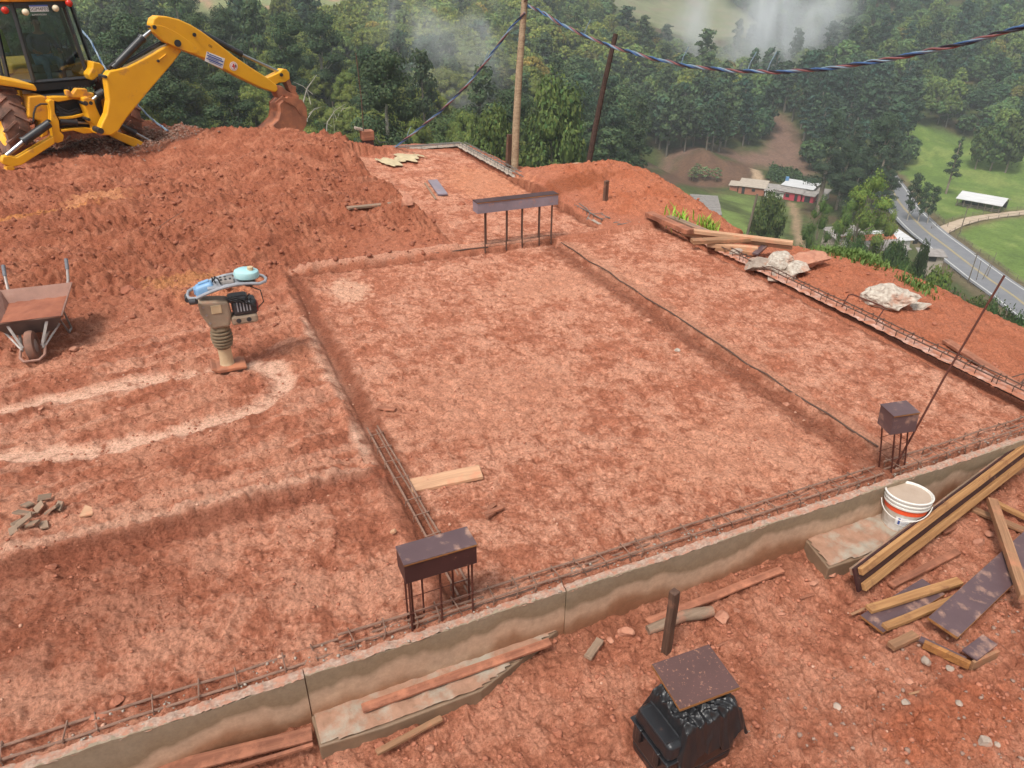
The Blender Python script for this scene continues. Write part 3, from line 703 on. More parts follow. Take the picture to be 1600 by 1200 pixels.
def crown(kind, n, seed, H, W):
    """leaf clumps through a crown of height H and width W, standing on z=0; returns verts, quads, colours"""
    rng = np.random.default_rng(seed); cl = []
    R = W / 2
    if kind == 'umbrella':
        k = 38
        for i in range(k):
            a = i * 2.4 + rng.uniform(-.3, .3); q = math.sqrt((i + .4) / k)
            cl.append((R * q * .84 * math.cos(a), R * q * .84 * math.sin(a), H * (0.93 - 0.36 * q ** 2.4) + rng.uniform(-.3, .3), R * rng.uniform(.16, .27), R * rng.uniform(.11, .19)))
        base = np.array((0.125, 0.155, 0.032))
    elif kind == 'tall':
        k = 13
        for i in range(k):
            f = i / (k - 1); a = i * 2.4; q = R * .75 * math.sin(PI * (.18 + .72 * f)) * rng.uniform(.35, 1)
            cl.append((q * math.cos(a), q * math.sin(a), H * (0.32 + 0.62 * f), R * rng.uniform(.36, .56), H * rng.uniform(.06, .11)))
        base = np.array((0.045, 0.075, 0.03))
    elif kind == 'pine':
        k = 14
        for i in range(k):
            f = i / (k - 1); a = i * 2.4; q = R * .6 * (1 - 0.85 * f)
            cl.append((q * math.cos(a), q * math.sin(a), H * (0.34 + 0.60 * f), R * (.55 - .3 * f), H * .045))
        base = np.array((0.04, 0.066, 0.03))
    elif kind == 'round':
        k = 20
        for i in range(k):
            z = 1 - 2 * (i + .5) / k; a = i * 2.4; q = math.sqrt(1 - z * z)
            cl.append((R * .62 * q * math.cos(a), R * .62 * q * math.sin(a), H * (0.56 + 0.33 * z), R * rng.uniform(.3, .46), H * rng.uniform(.10, .16)))
        base = np.array((0.068, 0.105, 0.03))
    elif kind == 'airy':
        k = 15
        for i in range(k):
            z = 1 - 2 * (i + .5) / k; a = i * 2.4; q = math.sqrt(1 - z * z) * (0.75 - 0.25 * z)
            cl.append((R * .8 * q * math.cos(a), R * .8 * q * math.sin(a), H * (0.60 + 0.34 * z), R * rng.uniform(.2, .34), H * rng.uniform(.05, .1)))
        base = np.array((0.125, 0.185, 0.045))
    else:   # bush
        k = 11
        for i in range(k):
            a = i * 2.4; q = math.sqrt((i + .3) / k)
            cl.append((R * .7 * q * math.cos(a), R * .7 * q * math.sin(a), H * (0.55 - .3 * q * q) * rng.uniform(.8, 1.1), R * rng.uniform(.3, .45), H * rng.uniform(.22, .38)))
        base = np.array((0.075, 0.135, 0.03))
    wts = np.array([c[3] ** 2 for c in cl]); wts = wts / wts.sum()
    which = rng.choice(len(cl), n, p=wts); cl_ = np.array(cl)
    d = rng.normal(size=(n, 3)); d[:, 2] = np.where(rng.random(n) < 0.75, np.abs(d[:, 2]), d[:, 2]); d /= np.linalg.norm(d, axis=1)[:, None]
    rad = rng.uniform(0.72, 1.12, n)
    c = cl_[which]
    lump = 1 + 0.22 * np.sin(d[:, 0] * 7 + which) * np.sin(d[:, 1] * 6 + which * 2) 
    cen = c[:, :3] + d * np.stack([c[:, 3], c[:, 3], c[:, 4]], 1) * (rad * lump)[:, None]
    nor = d * np.array([1, 1, 1.3]) + rng.normal(size=(n, 3)) * 0.42; nor /= np.linalg.norm(nor, axis=1)[:, None]
    area = (.5 if kind in ('umbrella', 'bush') else (.75 if kind != 'airy' else .55)) * sum(4 * PI * c_[3] * (c_[3] + 2 * c_[4]) / 3 for c_ in cl)
    size = np.sqrt(area / n) * rng.uniform(0.5, 1.1, n)
    V, F = cards(cen, nor, size, rng)
    # solid leafy hearts of the clumps, so light and shade follow their forms
    sv, sf = cube_sphere(4 if n > 3000 else 2); hv = []; hf = []; hc = []; o_ = len(V)
    for c_ in cl:
        sc = .8 if kind in ('umbrella', 'bush') else .5
        w_ = sv * (1 + .16 * np.sin(sv[:, :1] * 5 + c_[0]) * np.cos(sv[:, 1:2] * 5 + c_[1])) * np.array([c_[3], c_[3], c_[4]]) * sc + np.array(c_[:3])
        hv.append(w_); hf.append(sf + o_); o_ += len(sv); hc.append(np.tile(base[None] * rng.uniform(.7, 1.05), (len(sv), 1)))
    ct = rng.uniform(0.8, 1.25, len(cl))[which] * rng.uniform(0.72, 1.35, n)
    colr = base[None] * ct[:, None] * (1 + rng.normal(size=(n, 1)) * np.array([[0.18, 0.06, 0.02]]))
    return np.concatenate([V] + hv), np.concatenate([F] + hf), np.concatenate([np.repeat(np.clip(colr, 0.005, 1), 4, 0)] + hc), cl
def np_tube(pts, rs, seg=6):
    pts = np.array(pts, float); n = len(pts); V = []
    for i in range(n):
        t = pts[min(i + 1, n - 1)] - pts[max(i - 1, 0)]; t /= np.linalg.norm(t) + 1e-9
        u = np.cross(t, [0.3, 1, 0.1]); u /= np.linalg.norm(u); w = np.cross(t, u)
        for k in range(seg):
            a = 2 * PI * k / seg; V.append(pts[i] + (u * math.cos(a) + w * math.sin(a)) * rs[i])
    F = [(i * seg + k, i * seg + (k + 1) % seg, (i + 1) * seg + (k + 1) % seg, (i + 1) * seg + k) for i in range(n - 1) for k in range(seg)]
    return np.array(V), np.array(F)
def trunk(kind, H, cl, seed):
    rng = np.random.default_rng(seed + 100); Vs = []; Fs = []; o = 0
    r0 = H * (0.016 if kind in ('tall', 'airy') else 0.022)
    top = H * {'umbrella': .6, 'tall': .85, 'pine': .9, 'round': .6, 'airy': .7, 'bush': .3}[kind]
    lean = rng.normal(size=2) * H * 0.03
    main = [np.array([lean[0] * f * f, lean[1] * f * f, top * f - 0.8 * (f == 0)]) for f in (0, .3, .6, 1)]
    items = [(main, [r0 * 1.25, r0, r0 * .8, r0 * .5])]
    for c in cl[::2 if kind in ('umbrella', 'airy') else 3]:
        f = rng.uniform(.55, .95); s = np.array([lean[0] * f * f, lean[1] * f * f, top * f]); e = np.array(c[:3]) 
        if e[2] < s[2]: s[2] = e[2] * 0.85
        items.append(([s, s * .5 + e * .5 + [0, 0, -.04 * H], e], [r0 * .5, r0 * .35, r0 * .15]))
    for p_, r_ in items:
        V, F = np_tube(p_, r_, 5); Vs.append(V); Fs.append(F + o); o += len(V)
    return np.concatenate(Vs), np.concatenate(Fs)
PROTO = {}
def proto(kind, lod, var):
    key = (kind, lod, var)
    if key in PROTO: return PROTO[key]
    H, W = {'umbrella': (11, 11.5), 'tall': (22, 8.5), 'pine': (19, 7), 'round': (10, 9), 'airy': (11, 7.5), 'bush': (3, 5)}[kind]
    n = {0: 9000, 1: 2000, 2: 640}[lod]
    V, F, colr, cl = crown(kind, n, var * 17 + hash(kind[0]) % 1 + {'umbrella': 1, 'tall': 2, 'pine': 3, 'round': 4, 'airy': 5, 'bush': 6}[kind] * 101, H, W)
    tV, tF = trunk(kind, H, cl, var)
    PROTO[key] = (V, F, colr, tV, tF, H, W)
    return PROTO[key]
MESHES = {}
def tree_obj(name, kind, var, loc, h, w, label, cat='tree', group=None, lod=0, rz=None, bark='bark', tint=None):
    V, F, colr, tV, tF, H, W = proto(kind, lod, var)
    key = (kind, lod, var, tint)
    t = thing(name, label, cat, loc, (0, 0, rz if rz is not None else random.uniform(0, 6.28)), group)
    t.scale = (w / W, w / W, h / H)
    if key not in MESHES:
        cc = colr if tint is None else np.clip(colr * np.array(tint), 0, 1)
        a = np_mesh('crown', V, F, M['leaf'], colattr={'leafcol': cc}, parent=t)
        b_ = np_mesh('trunk', tV, tF, M[bark], smooth=True, parent=t) if kind != 'bush' else None
        MESHES[key] = (a.data, b_.data if b_ else None)
    else:
        for nm, me in zip(('crown', 'trunk'), MESHES[key]):
            if me is None: continue
            o = bpy.data.objects.new(nm, me); C.objects.link(o); o.parent = t
    return t
# ---- where the trees of the woods stand
OPEN_PX = [  # parts of the photo that are clear ground, by their outline
    [(985, 300), (985, 255), (1060, 245), (1140, 240), (1195, 236), (1205, 178), (1228, 178), (1240, 215), (1252, 235), (1262, 262), (1300, 300), (1330, 330), (1390, 300), (1410, 330), (1600, 500), (1900, 700), (1900, 900), (900, 500)],
    [(1422, 190), (1470, 203), (1530, 222), (1620, 235), (1950, 240), (1950, 700), (1600, 520), (1385, 300), (1415, 260)],
    [(270, -40), (290, 60), (335, 92), (400, 70), (480, 55), (570, 40), (570, -40)],
    [(945, -40), (950, 45), (990, 62), (1035, 84), (1085, 98), (1130, 98), (1180, 78), (1186, 40), (1150, 12), (1115, -40)],
    [(1085, 80), (1150, 80), (1150, 96), (1085, 96)],
    [(120, 75), (170, 70), (180, 110), (130, 118)]]
cand = []
ri = random.Random(5)
gxv = np.arange(-170, 760, 5.9); gyv = np.arange(10, 700, 5.9)
CX, CY = np.meshgrid(gxv, gyv); CX = CX.ravel() + RNG.uniform(-2.7, 2.7, CX.size); CY = CY.ravel() + RNG.uniform(-2.7, 2.7, CY.size)
CZ = terr(CX, CY); pxs, pys, dep = proj(CX, CY, CZ)
dd = np.hypot(CX, CY)
ok = (dep > 20) & (pxs > -160) & (pxs < 1760) & (pys > -190) & (dd > np.where(pxs > 900, 150, 84)) & (dd < 700)
_, pyt, _ = proj(CX, CY, CZ + 14); ok &= (pyt < 470)
for poly in OPEN_PX:
    ok &= ~inside(pxs, pys, poly)
ok &= seg_dist(CX, CY, ROAD) > 9
ok &= RNG.random(len(CX)) < np.where(pxs < 860, .8, .88)
# thin out where distances make crowns tiny
ok &= ~((dd > 420) & (RNG.random(len(CX)) < 0.25))
CX, CY, CZ, pxs, pys, dep, dd = [a[ok] for a in (CX, CY, CZ, pxs, pys, dep, dd)]
# what hides behind nearer ground is left out
vis = np.ones(len(CX), bool)
for f in np.linspace(0.12, 0.97, 18):
    hz = terr(CX * f, CY * f, False); rz_ = CAM_H + (CZ + 16 - CAM_H) * f
    vis &= rz_ > hz
CX, CY, CZ, pxs, pys, dep, dd = [a[vis] for a in (CX, CY, CZ, pxs, pys, dep, dd)]
kinds = []
for i in range(len(CX)):
    px, py, d = pxs[i], pys[i], dd[i]; r = ri.random()
    zone = noise(np.array([CX[i] / 40]), np.array([CY[i] / 40]), 3)[0]
    if px < 860:
        if py > 195: k = 'round' if r < .4 else ('tall' if r < .5 else 'umbrella')
        else: k = 'umbrella' if r < .86 + zone * .3 else ('tall' if r < .92 else 'round')
        if px < 420 and py > 100: k = 'tall' if r < .4 else 'umbrella'
    elif px < 1230 and py > 190: k = 'tall' if r < .8 else 'round'
    elif 1200 < px < 1430 and py > 150: k = 'pine' if r < .2 else ('tall' if r < .7 else 'round')
    else: k = 'umbrella' if r < .3 else ('round' if r < .9 else 'tall')
    kinds.append(k)
hs_ = np.array([{'umbrella': 10.5, 'tall': 17, 'pine': 16, 'round': 8.8}[k] for k in kinds]) * RNG.uniform(.75, 1.22, len(kinds))
ws_ = np.array([{'umbrella': 9.8, 'tall': 7.6, 'pine': 6.4, 'round': 7.8}[k] for k in kinds]) * RNG.uniform(.75, 1.2, len(kinds))
infr = (pxs > -20) & (pxs < 1620)
score = np.where(infr, ws_ / dep, 0)
order = np.argsort(-score)
LBL = {'umbrella': ('umbrella-crowned olive tree', 'umbrella-crowned trees of the woods'),
       'tall': ('tall slender tree', 'tall slender trees of the woods'),
       'pine': ('dark narrow pine', 'pines of the woods'),
       'round': ('low round-crowned tree', 'round-crowned trees of the woods')}
NAME = {'umbrella': 'umbrella_tree', 'tall': 'eucalyptus_tree', 'pine': 'pine_tree', 'round': 'broadleaf_tree'}
for i in order[:282]:
    k = kinds[i]
    zn = next(z_ for lim, z_ in ((150, 'seen through and above the digger cab'), (300, 'behind the digger boom'), (480, 'behind the digger bucket arm'), (640, 'behind the thin upright rod on the heap'), (820, 'left of the tall pale pole'), (960, 'between the pale pole and the leaning dark pole'), (1100, 'right of the leaning dark pole above the field'), (1250, 'left of the bare ravine'), (1430, 'between the ravine and the pasture'), (9999, 'above the green pasture')) if pxs[i] < lim)
    row_ = 'in the front row ' if dd[i] < 115 else ('half way up ' if dd[i] < 160 else 'far up ')
    tree_obj(NAME[k], k, ri.randrange(4), (CX[i], CY[i], CZ[i] - .3), hs_[i], ws_[i], LBL[k][0] + ' ' + row_ + zn, 'tree', LBL[k][1] + ' ' + zn, 0, bark='bark_pale' if k == 'tall' else 'bark')
VV, FF, CCc = [], [], []; off = 0
def sink_tree(k, lod, var, x, y, z, h, w, tint):
    global off
    V, F, colr, tV, tF, H, W = proto(k, lod, var)
    a = ri.uniform(0, 6.28); c_, s_ = math.cos(a), math.sin(a)
    R2 = np.array([[c_, -s_, 0], [s_, c_, 0], [0, 0, 1]]); S = np.array([w / W, w / W, h / H])
    for v, f, cc in ((V, F, colr * tint), (tV, tF, np.tile([[0.16, 0.14, 0.11]], (len(tV), 1)))):
        VV.append((v * S) @ R2.T + np.array([x, y, z])); FF.append(f + off); CCc.append(cc); off += len(v)
for i in order[282:]:
    k = kinds[i]; lod = 1 if (dd[i] < 260 and infr[i]) else 2
    g_ = ri.random()
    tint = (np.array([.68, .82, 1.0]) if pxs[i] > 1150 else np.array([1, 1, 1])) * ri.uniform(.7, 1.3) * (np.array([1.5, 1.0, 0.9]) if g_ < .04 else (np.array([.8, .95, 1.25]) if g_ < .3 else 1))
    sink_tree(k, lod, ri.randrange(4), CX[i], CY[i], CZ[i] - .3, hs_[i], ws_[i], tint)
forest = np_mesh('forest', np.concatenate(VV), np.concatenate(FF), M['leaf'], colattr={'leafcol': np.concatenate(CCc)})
tag(forest, 'dense mixed woods covering the hillsides beyond the nearest trees', 'forest', kind='stuff')
print('forest trees', len(kinds), 'faces', off // 4)
VV, FF, CCc = [], [], []

# ---- single trees that stand out
def spot(name, kind, px, py_top, dist, wpx, label, var=0, lod=0, bark='bark', tint=None, cat='tree', group=None, hmin=2.0):
    p = D(px, py_top, dist); zb = TZ(p.x, p.y); h = max(p.z - zb, hmin)
    dp = -(RC.T @ np.array([p.x, p.y, p.z - CAM_H]))[2]
    return tree_obj(name, kind, var, (p.x, p.y, zb - .2), h, wpx * dp / FOC, label, cat, group, lod, bark=bark, tint=tint)
spot('broadleaf_tree', 'round', 872, 118, 96, 118, 'big dense dark green tree between the pale pole and the leaning dark pole', 5, tint=(1.35, 1.25, 1.1))
spot('broadleaf_tree', 'round', 770, 158, 92, 80, 'yellowish green rounded tree left of the pale pole', 6, tint=(1.5, 1.25, 1))
spot('eucalyptus_tree', 'airy', 1372, 262, 132, 104, 'tall light green airy tree beside the road where it leaves the wood', 1, tint=(1.35, 1.25, .9))
spot('eucalyptus_tree', 'airy', 1330, 305, 128, 44, 'pale airy tree left of the tall light green roadside tree', 3)
spot('eucalyptus_tree', 'airy', 1396, 322, 130, 56, 'small airy tree right below the tall light green roadside tree', 2, tint=(1.0, 1.0, .9))
spot('broadleaf_tree', 'round', 1209, 300, 130, 58, 'rounded dark green tree in front of the pink farmhouse', 2, tint=(1.1, 1.05, 1))
spot('eucalyptus_tree', 'airy', 1290, 304, 130, 56, 'loose-crowned tree right of the footpath below the pink farmhouse', 4, tint=(.75, .85, .8))
spot('broadleaf_tree', 'airy', 1268, 345, 118, 44, 'smaller loose tree at the foot of the footpath', 5, tint=(.6, .7, .7))
spot('broadleaf_tree', 'round', 1450, 372, 116, 26, 'small dark tree beside the road below the roadside houses', 1, tint=(.6, .65, .7))
spot('broadleaf_tree', 'round', 1395, 385, 112, 52, 'dark rounded tree between the orange tiled roof and the road', 3, tint=(.8, .9, .9))
spot('broadleaf_tree', 'round', 1420, 405, 105, 50, 'mid green rounded tree above the parked red car', 4, tint=(1.0, 1.1, .9))
spot('broadleaf_tree', 'round', 1473, 412, 100, 62, 'bright green bushy tree near the road bend with thin poles', 0, tint=(1.6, 1.55, 1.1))
spot('broadleaf_tree', 'round', 1345, 372, 118, 36, 'dark bushy tree at the left end of the orange tiled house', 2, tint=(.8, .9, .8), hmin=4)
spot('broadleaf_tree', 'round', 1412, 372, 126, 40, 'dense dark tree between the white roof and the road', 1, tint=(.75, .85, .8), hmin=4)
spot('eucalyptus_tree', 'airy', 1352, 330, 150, 60, 'airy tree rising behind the orange tiled house', 0, tint=(1.1, 1.1, .9))
spot('shrub', 'bush', 1505, 448, 92, 66, 'green bush behind the crest of the red slope right of the white boulder', 1, tint=(1.1, 1.0, 1), cat='shrub')
spot('shrub', 'bush', 1550, 470, 80, 60, 'dark bush along the road edge right of the slope crest', 2, tint=(.7, .8, .8), cat='shrub')
spot('shrub', 'bush', 1160, 352, 70, 42, 'low bush behind the orange earth mound by the thin dark stake', 3, tint=(.7, .75, .7), cat='shrub')
spot('shrub', 'bush', 1125, 372, 60, 40, 'bush just under the lumber pile crest', 2, tint=(.8, .9, .8), cat='shrub')
for q, (px, py, w) in enumerate(((1438, 262, 18), (1452, 276, 16), (1466, 282, 16))):
    spot('eucalyptus_tree', 'tall', px, py + 8, 224, w * 1.3, ('leftmost', 'middle', 'rightmost')[q] + ' of three slim trees between the road and the white shed', q, 1, 'bark_pale', cat='tree', group='slim trees by the pasture fence')
spot('pine_tree', 'pine', 1505, 212, 265, 26, 'lone thin tree standing in the middle of the pasture', 1, 1)
for q, (px, py, w) in enumerate(((1545, 195, 34), (1572, 188, 44), (1600, 182, 50))):
    spot('broadleaf_tree', 'round', px, py, 302, w, ('smallest', 'middle', 'rightmost and largest')[q] + ' tree of the clump at the right end of the pasture', q, 1)
for q, (px, py, w) in enumerate(((1390, 175, 60), (1345, 190, 55), (1405, 205, 50), (1330, 222, 50), (1385, 235, 44), (1312, 168, 60), (1340, 262, 50), (1398, 262, 36))):
    spot('pine_tree', 'pine' if q % 3 else 'tall', px, py, 236 - q * 3, w, 'dark tree of the tall grove between the bare ravine and the pasture', q % 4, 0, tint=(.9, .9, 1), group='grove between ravine and pasture')
spot('broadleaf_tree', 'round', 1306, 226, 268, 34, 'silvery white-leaved tree in front of the dark grove', 3, 1, tint=(2.4, 1.8, 3.0))
for q, (px, py, d, w) in enumerate(((1455, 436, 98, 50), (1492, 450, 92, 56), (1530, 466, 86, 60), (1572, 482, 80, 66), (1612, 498, 76, 66), (1440, 430, 104, 44), (1510, 476, 70, 50), (1550, 490, 64, 56), (1590, 508, 60, 60), (1380, 412, 100, 46), (1345, 404, 104, 44), (1310, 398, 108, 40), (1555, 462, 96, 40), (1600, 486, 86, 46), (1270, 388, 100, 36), (1418, 428, 90, 44))):
    spot('shrub', 'round', px, py, d, w, 'green shrub on the hillside between the red slope crest and the road', q % 4, 0, tint=((1.0, 1.0, 1), (.65, .8, .8), (1.3, 1.25, 1))[q % 3], cat='shrub', group='shrubs below the slope crest', hmin=1.6)
# bare pale trees beside the digger bucket
def bare_tree(px, py_base, py_top, dist, lean, label, seed):
    rr = random.Random(seed); b0 = D(px, py_base, dist); dp = dist * 1.05; s = dp / FOC
    t = thing('bare_tree', label, 'dead tree', b0)
    mb = MB(); H = (py_base - py_top) * s
    right = Vector((RC[0, 0], RC[1, 0], 0)).normalized()
    main = [Vector((0, 0, -3)), Vector((0, 0, 0)) + right * .05 * H, Vector((0, 0, H * .45)) + right * lean * H * .2, Vector((0, 0, H * .8)) + right * lean * H * .6, Vector((0, 0, H)) + right * lean * H * 1.1]
    mb.tube(main, [.02 * H, .018 * H, .014 * H, .009 * H, .003 * H], 6); mb.build('trunk', M['bark_pale'], t, True)
    for j in range(6):
        mb = MB(); f = rr.uniform(.3, .85); s0 = main[1].lerp(main[4], f); dd_ = Vector((rr.uniform(-1, 1), rr.uniform(-1, 1), rr.uniform(.2, .9))) * H * .28
        mb.tube([s0, s0 + dd_ * .5 + Vector((0, 0, .03 * H)), s0 + dd_], [.007 * H, .005 * H, .002 * H], 5); mb.build('branch', M['bark_pale'], t, True)
bare_tree(469, 222, 135, 62, .35, 'bare pale leafless tree right beside the digger bucket', 1)
bare_tree(507, 214, 170, 58, .7, 'forked bare grey branch leaning right behind the earth heap', 2)
bare_tree(520, 180, 168, 80, .5, 'tiny bare pale snag in the woods above the earth heap', 3)

# ------------------------------------------------------------------ road, lane, fences
def ribbon(name, line, w0, w1, lift, mat, step=2.0, off=0.0, noisew=0):
    pts = [Vector((a, b, 0)) for a, b in line]; dense = []
    def cr(p0, p1, p2, p3, t): return 0.5 * ((2 * p1) + (-p0 + p2) * t + (2 * p0 - 5 * p1 + 4 * p2 - p3) * t * t + (-p0 + 3 * p1 - 3 * p2 + p3) * t ** 3)
    for i in range(len(pts) - 1):
        p0 = pts[max(i - 1, 0)]; p3 = pts[min(i + 2, len(pts) - 1)]; L_ = (pts[i + 1] - pts[i]).length; k = max(2, int(L_ / step))
        for j in range(k): dense.append(cr(p0, pts[i], pts[i + 1], p3, j / k))
    dense.append(pts[-1]); n = len(dense)
    T_ = []
    for i in range(n):
        t = (dense[min(i + 1, n - 1)] - dense[max(i - 1, 0)]).normalized(); T_.append(Vector((-t.y, t.x, 0)))
    zc = terr(np.array([p.x for p in dense]), np.array([p.y for p in dense]))
    zc = np.convolve(np.pad(zc, 4, mode='edge'), np.ones(9) / 9, 'valid')
    vs = []; fs = []
    for i in range(n):
        for s_ in (w0, (w0 + w1) / 2, w1):
            q = dense[i] + T_[i] * (s_ + off + random.uniform(-noisew, noisew)); vs.append((q.x, q.y, zc[i] + lift))
    for i in range(n - 1):
        for j in (0, 1): fs.append((i * 3 + j, i * 3 + j + 1, (i + 1) * 3 + j + 1, (i + 1) * 3 + j))
    mb = MB(); mb.add(vs, fs); o = mb.build(name, mat, smooth='all'); return o, dense, T_, zc
M['asphalt'] = mat_simple('asphalt', (0.20, 0.20, 0.215), (0.155, 0.155, 0.17), 0.6, 0.45, bmp=0.1, coord='Object', spec=0.5)
M['roadpaint'] = mat_simple('roadpaint', (0.72, 0.72, 0.7), (0.55, 0.55, 0.52), 2, 0.7, bmp=0)
M['roadyellow'] = mat_simple('roadyellow', (0.6, 0.45, 0.15), (0.5, 0.38, 0.15), 2, 0.7, bmp=0)
M['lane'] = mat_simple('lane', (0.50, 0.40, 0.30), (0.36, 0.27, 0.19), 0.5, 0.95, bmp=0.3, bd=0.05)
M['fencewood'] = mat_simple('fencewood', (0.2, 0.16, 0.12), (0.12, 0.1, 0.08), 2, 0.9)
M['white'] = mat_simple('whitewash', (0.72, 0.7, 0.66), (0.6, 0.57, 0.52), 2, 0.8, bmp=0)
o_, RD, RT_, RZ = ribbon('road', ROAD, -5.0, 5.0, 0.55, M['asphalt']); o_['kind'] = 'structure'
for nm, a, b_, mt in (('road_edge_line', -4.2, -3.98, 'roadpaint'), ('road_edge_line', 3.98, 4.2, 'roadpaint'), ('road_centre_line', -0.22, -0.08, 'roadyellow'), ('road_centre_line', 0.08, 0.22, 'roadyellow')):
    o_, *_ = ribbon(nm, ROAD, a, b_, 0.58, M[mt]); o_['kind'] = 'structure'
o_, LD, LT_, LZ = ribbon('dirt_lane', LANE, -1.8, 1.8, 0.22, M['lane'], noisew=.15); o_['kind'] = 'structure'
def fence(name, dense, nrm, zc, off, step, label, h=1.3, rail=True, post=0.09, lim=90, mat='fencewood', zl=0.2):
    t = thing(name, label, 'fence', (0, 0, 0)); last = None; acc = 0; tops = []; cnt = 0
    pm = MB(); pm.box((0, 0, h / 2), (post, post, h)); me = None
    for i in range(len(dense)):
        q = dense[i] + nrm[i] * off
        if last is None or (q - last).length > step:
            if cnt >= lim: break
            z0 = zc[i] + zl
            if me is None: o = pm.build('post', M[mat], t); me = o.data
            else: o = bpy.data.objects.new('post', me); C.objects.link(o); o.parent = t
            o.location = (q.x, q.y, z0 - .2); tops.append(Vector((q.x, q.y, z0))); last = q; cnt += 1
    for z in ((0.45, 0.95) if rail else (0.4, 0.8)):
        mb = MB(); mb.tube([p + Vector((0, 0, z)) for p in tops], 0.035 if rail else 0.012, 4); mb.build('wire', M[mat], t)
fence('pasture_fence', LD, LT_, LZ, 2.3, 3.4, 'post fence along the far side of the pale dirt lane')
fence('pasture_fence', LD, LT_, LZ, -2.3, 3.4, 'post fence along the near side of the pale dirt lane')
i0 = min(range(len(RD)), key=lambda i: (RD[i] - Vector((*LANE[0], 0))).length)
fence('roadside_fence', RD[6:i0 - 2], RT_[6:i0 - 2], RZ[6:i0 - 2], 7.5, 3.5, 'dark post and wire fence between the road and the shed pasture')
fence('roadside_fence', RD[i0 + 2:], RT_[i0 + 2:], RZ[i0 + 2:], 6.6, 3.5, 'dark post and wire fence between the road and the near pasture')
fence('guard_rail', RD[i0 + 8:], RT_[i0 + 8:], RZ[i0 + 8:], -5.6, 4, 'low dark roadside barrier on the building site side of the road', h=.9, post=.16)
def upole(px, py_base, h, label, lean=0, dist=None, r=.13, arm=True, mat='fencewood'):
    p = G(px, py_base) if dist is None else D(px, py_base, dist)
    t = thing('utility_pole', label, 'pole', p); mb = MB(); mb.cyl((0, 0, -.5), (lean * h, 0, h), r, 8, r2=r * .7); mb.build('pole_shaft', M[mat], t, True)
    if arm: mb = MB(); mb.box((lean * h * .93, 0, h * .93), (1.6, .12, .12)); mb.build('crossarm', M[mat], t)
upole(1512, 442, 7, 'thin dark utility pole on the near verge of the road bend')
upole(1540, 436, 6, 'thin bare pole right of the utility pole at the road bend', .12, arm=False, r=.08)
upole(1533, 440, 5.4, 'leaning thin pole between two others at the road bend', .25, arm=False, r=.08)
upole(1525, 441, 5, 'shortest leaning thin pole beside the bend of the road', -.15, arm=False, r=.08)
upole(1499, 366, 7.5, 'utility pole where the pale lane meets the road', arm=True)
upole(1163, 380, 2.6, 'thin black post standing behind the orange earth mound', .12, dist=40, arm=False, r=.08)
# yellow road sign
p = G(1432, 334); t = thing('road_sign', 'small yellow diamond road sign beside the far road edge', 'sign', p)
mb = MB(); mb.cyl((0, 0, 0), (0, 0, 2.6), .05, 6); mb.build('sign_post', M['fencewood'], t)
M['signyellow'] = mat_simple('signyellow', (0.75, 0.5, 0.03), (0.65, 0.42, 0.03), 2, 0.5, bmp=0)
mb = MB(); mb.box((0, -.08, 2.8), (.9, .04, .9), Matrix.Rotation(PI / 4, 3, 'Y')); mb.build('sign_plate', M['signyellow'], t)

# ------------------------------------------------------------------ farm buildings
M['roof_metal'] = mat_simple('roof_metal', (0.66, 0.66, 0.66), (0.45, 0.45, 0.46), 0.8, 0.5, bmp=0.2, bd=0.03, stretch=(.3, 3, 1))
M['roof_grey'] = mat_simple('roof_grey', (0.34, 0.31, 0.29), (0.2, 0.18, 0.17), 1.2, 0.85, bmp=0.4, bd=0.03)
M['roof_beige'] = mat_simple('roof_beige', (0.45, 0.39, 0.32), (0.33, 0.27, 0.22), 1.2, 0.85, bmp=0.4, bd=0.03)
M['roof_tile'] = mat_simple('roof_tile', (0.58, 0.18, 0.09), (0.33, 0.11, 0.07), 1.5, 0.85, bmp=0.6, bd=0.05, stretch=(4, 1, 1))
M['wall_brick'] = mat_simple('wall_brick', (0.42, 0.16, 0.10), (0.33, 0.13, 0.085), 2.5, 0.9, bmp=0.2, bd=0.02)
M['wall_pink'] = mat_simple('wall_pink', (0.55, 0.06, 0.09), (0.45, 0.05, 0.075), 1.5, 0.8, bmp=0.05)
M['dark_open'] = mat_simple('dark_opening', (0.03, 0.028, 0.026), (0.02, 0.02, 0.02), 2, 0.7, bmp=0)
M['solar'] = mat_simple('solar_blue', (0.12, 0.28, 0.5), (0.1, 0.22, 0.42), 2, 0.3, bmp=0)
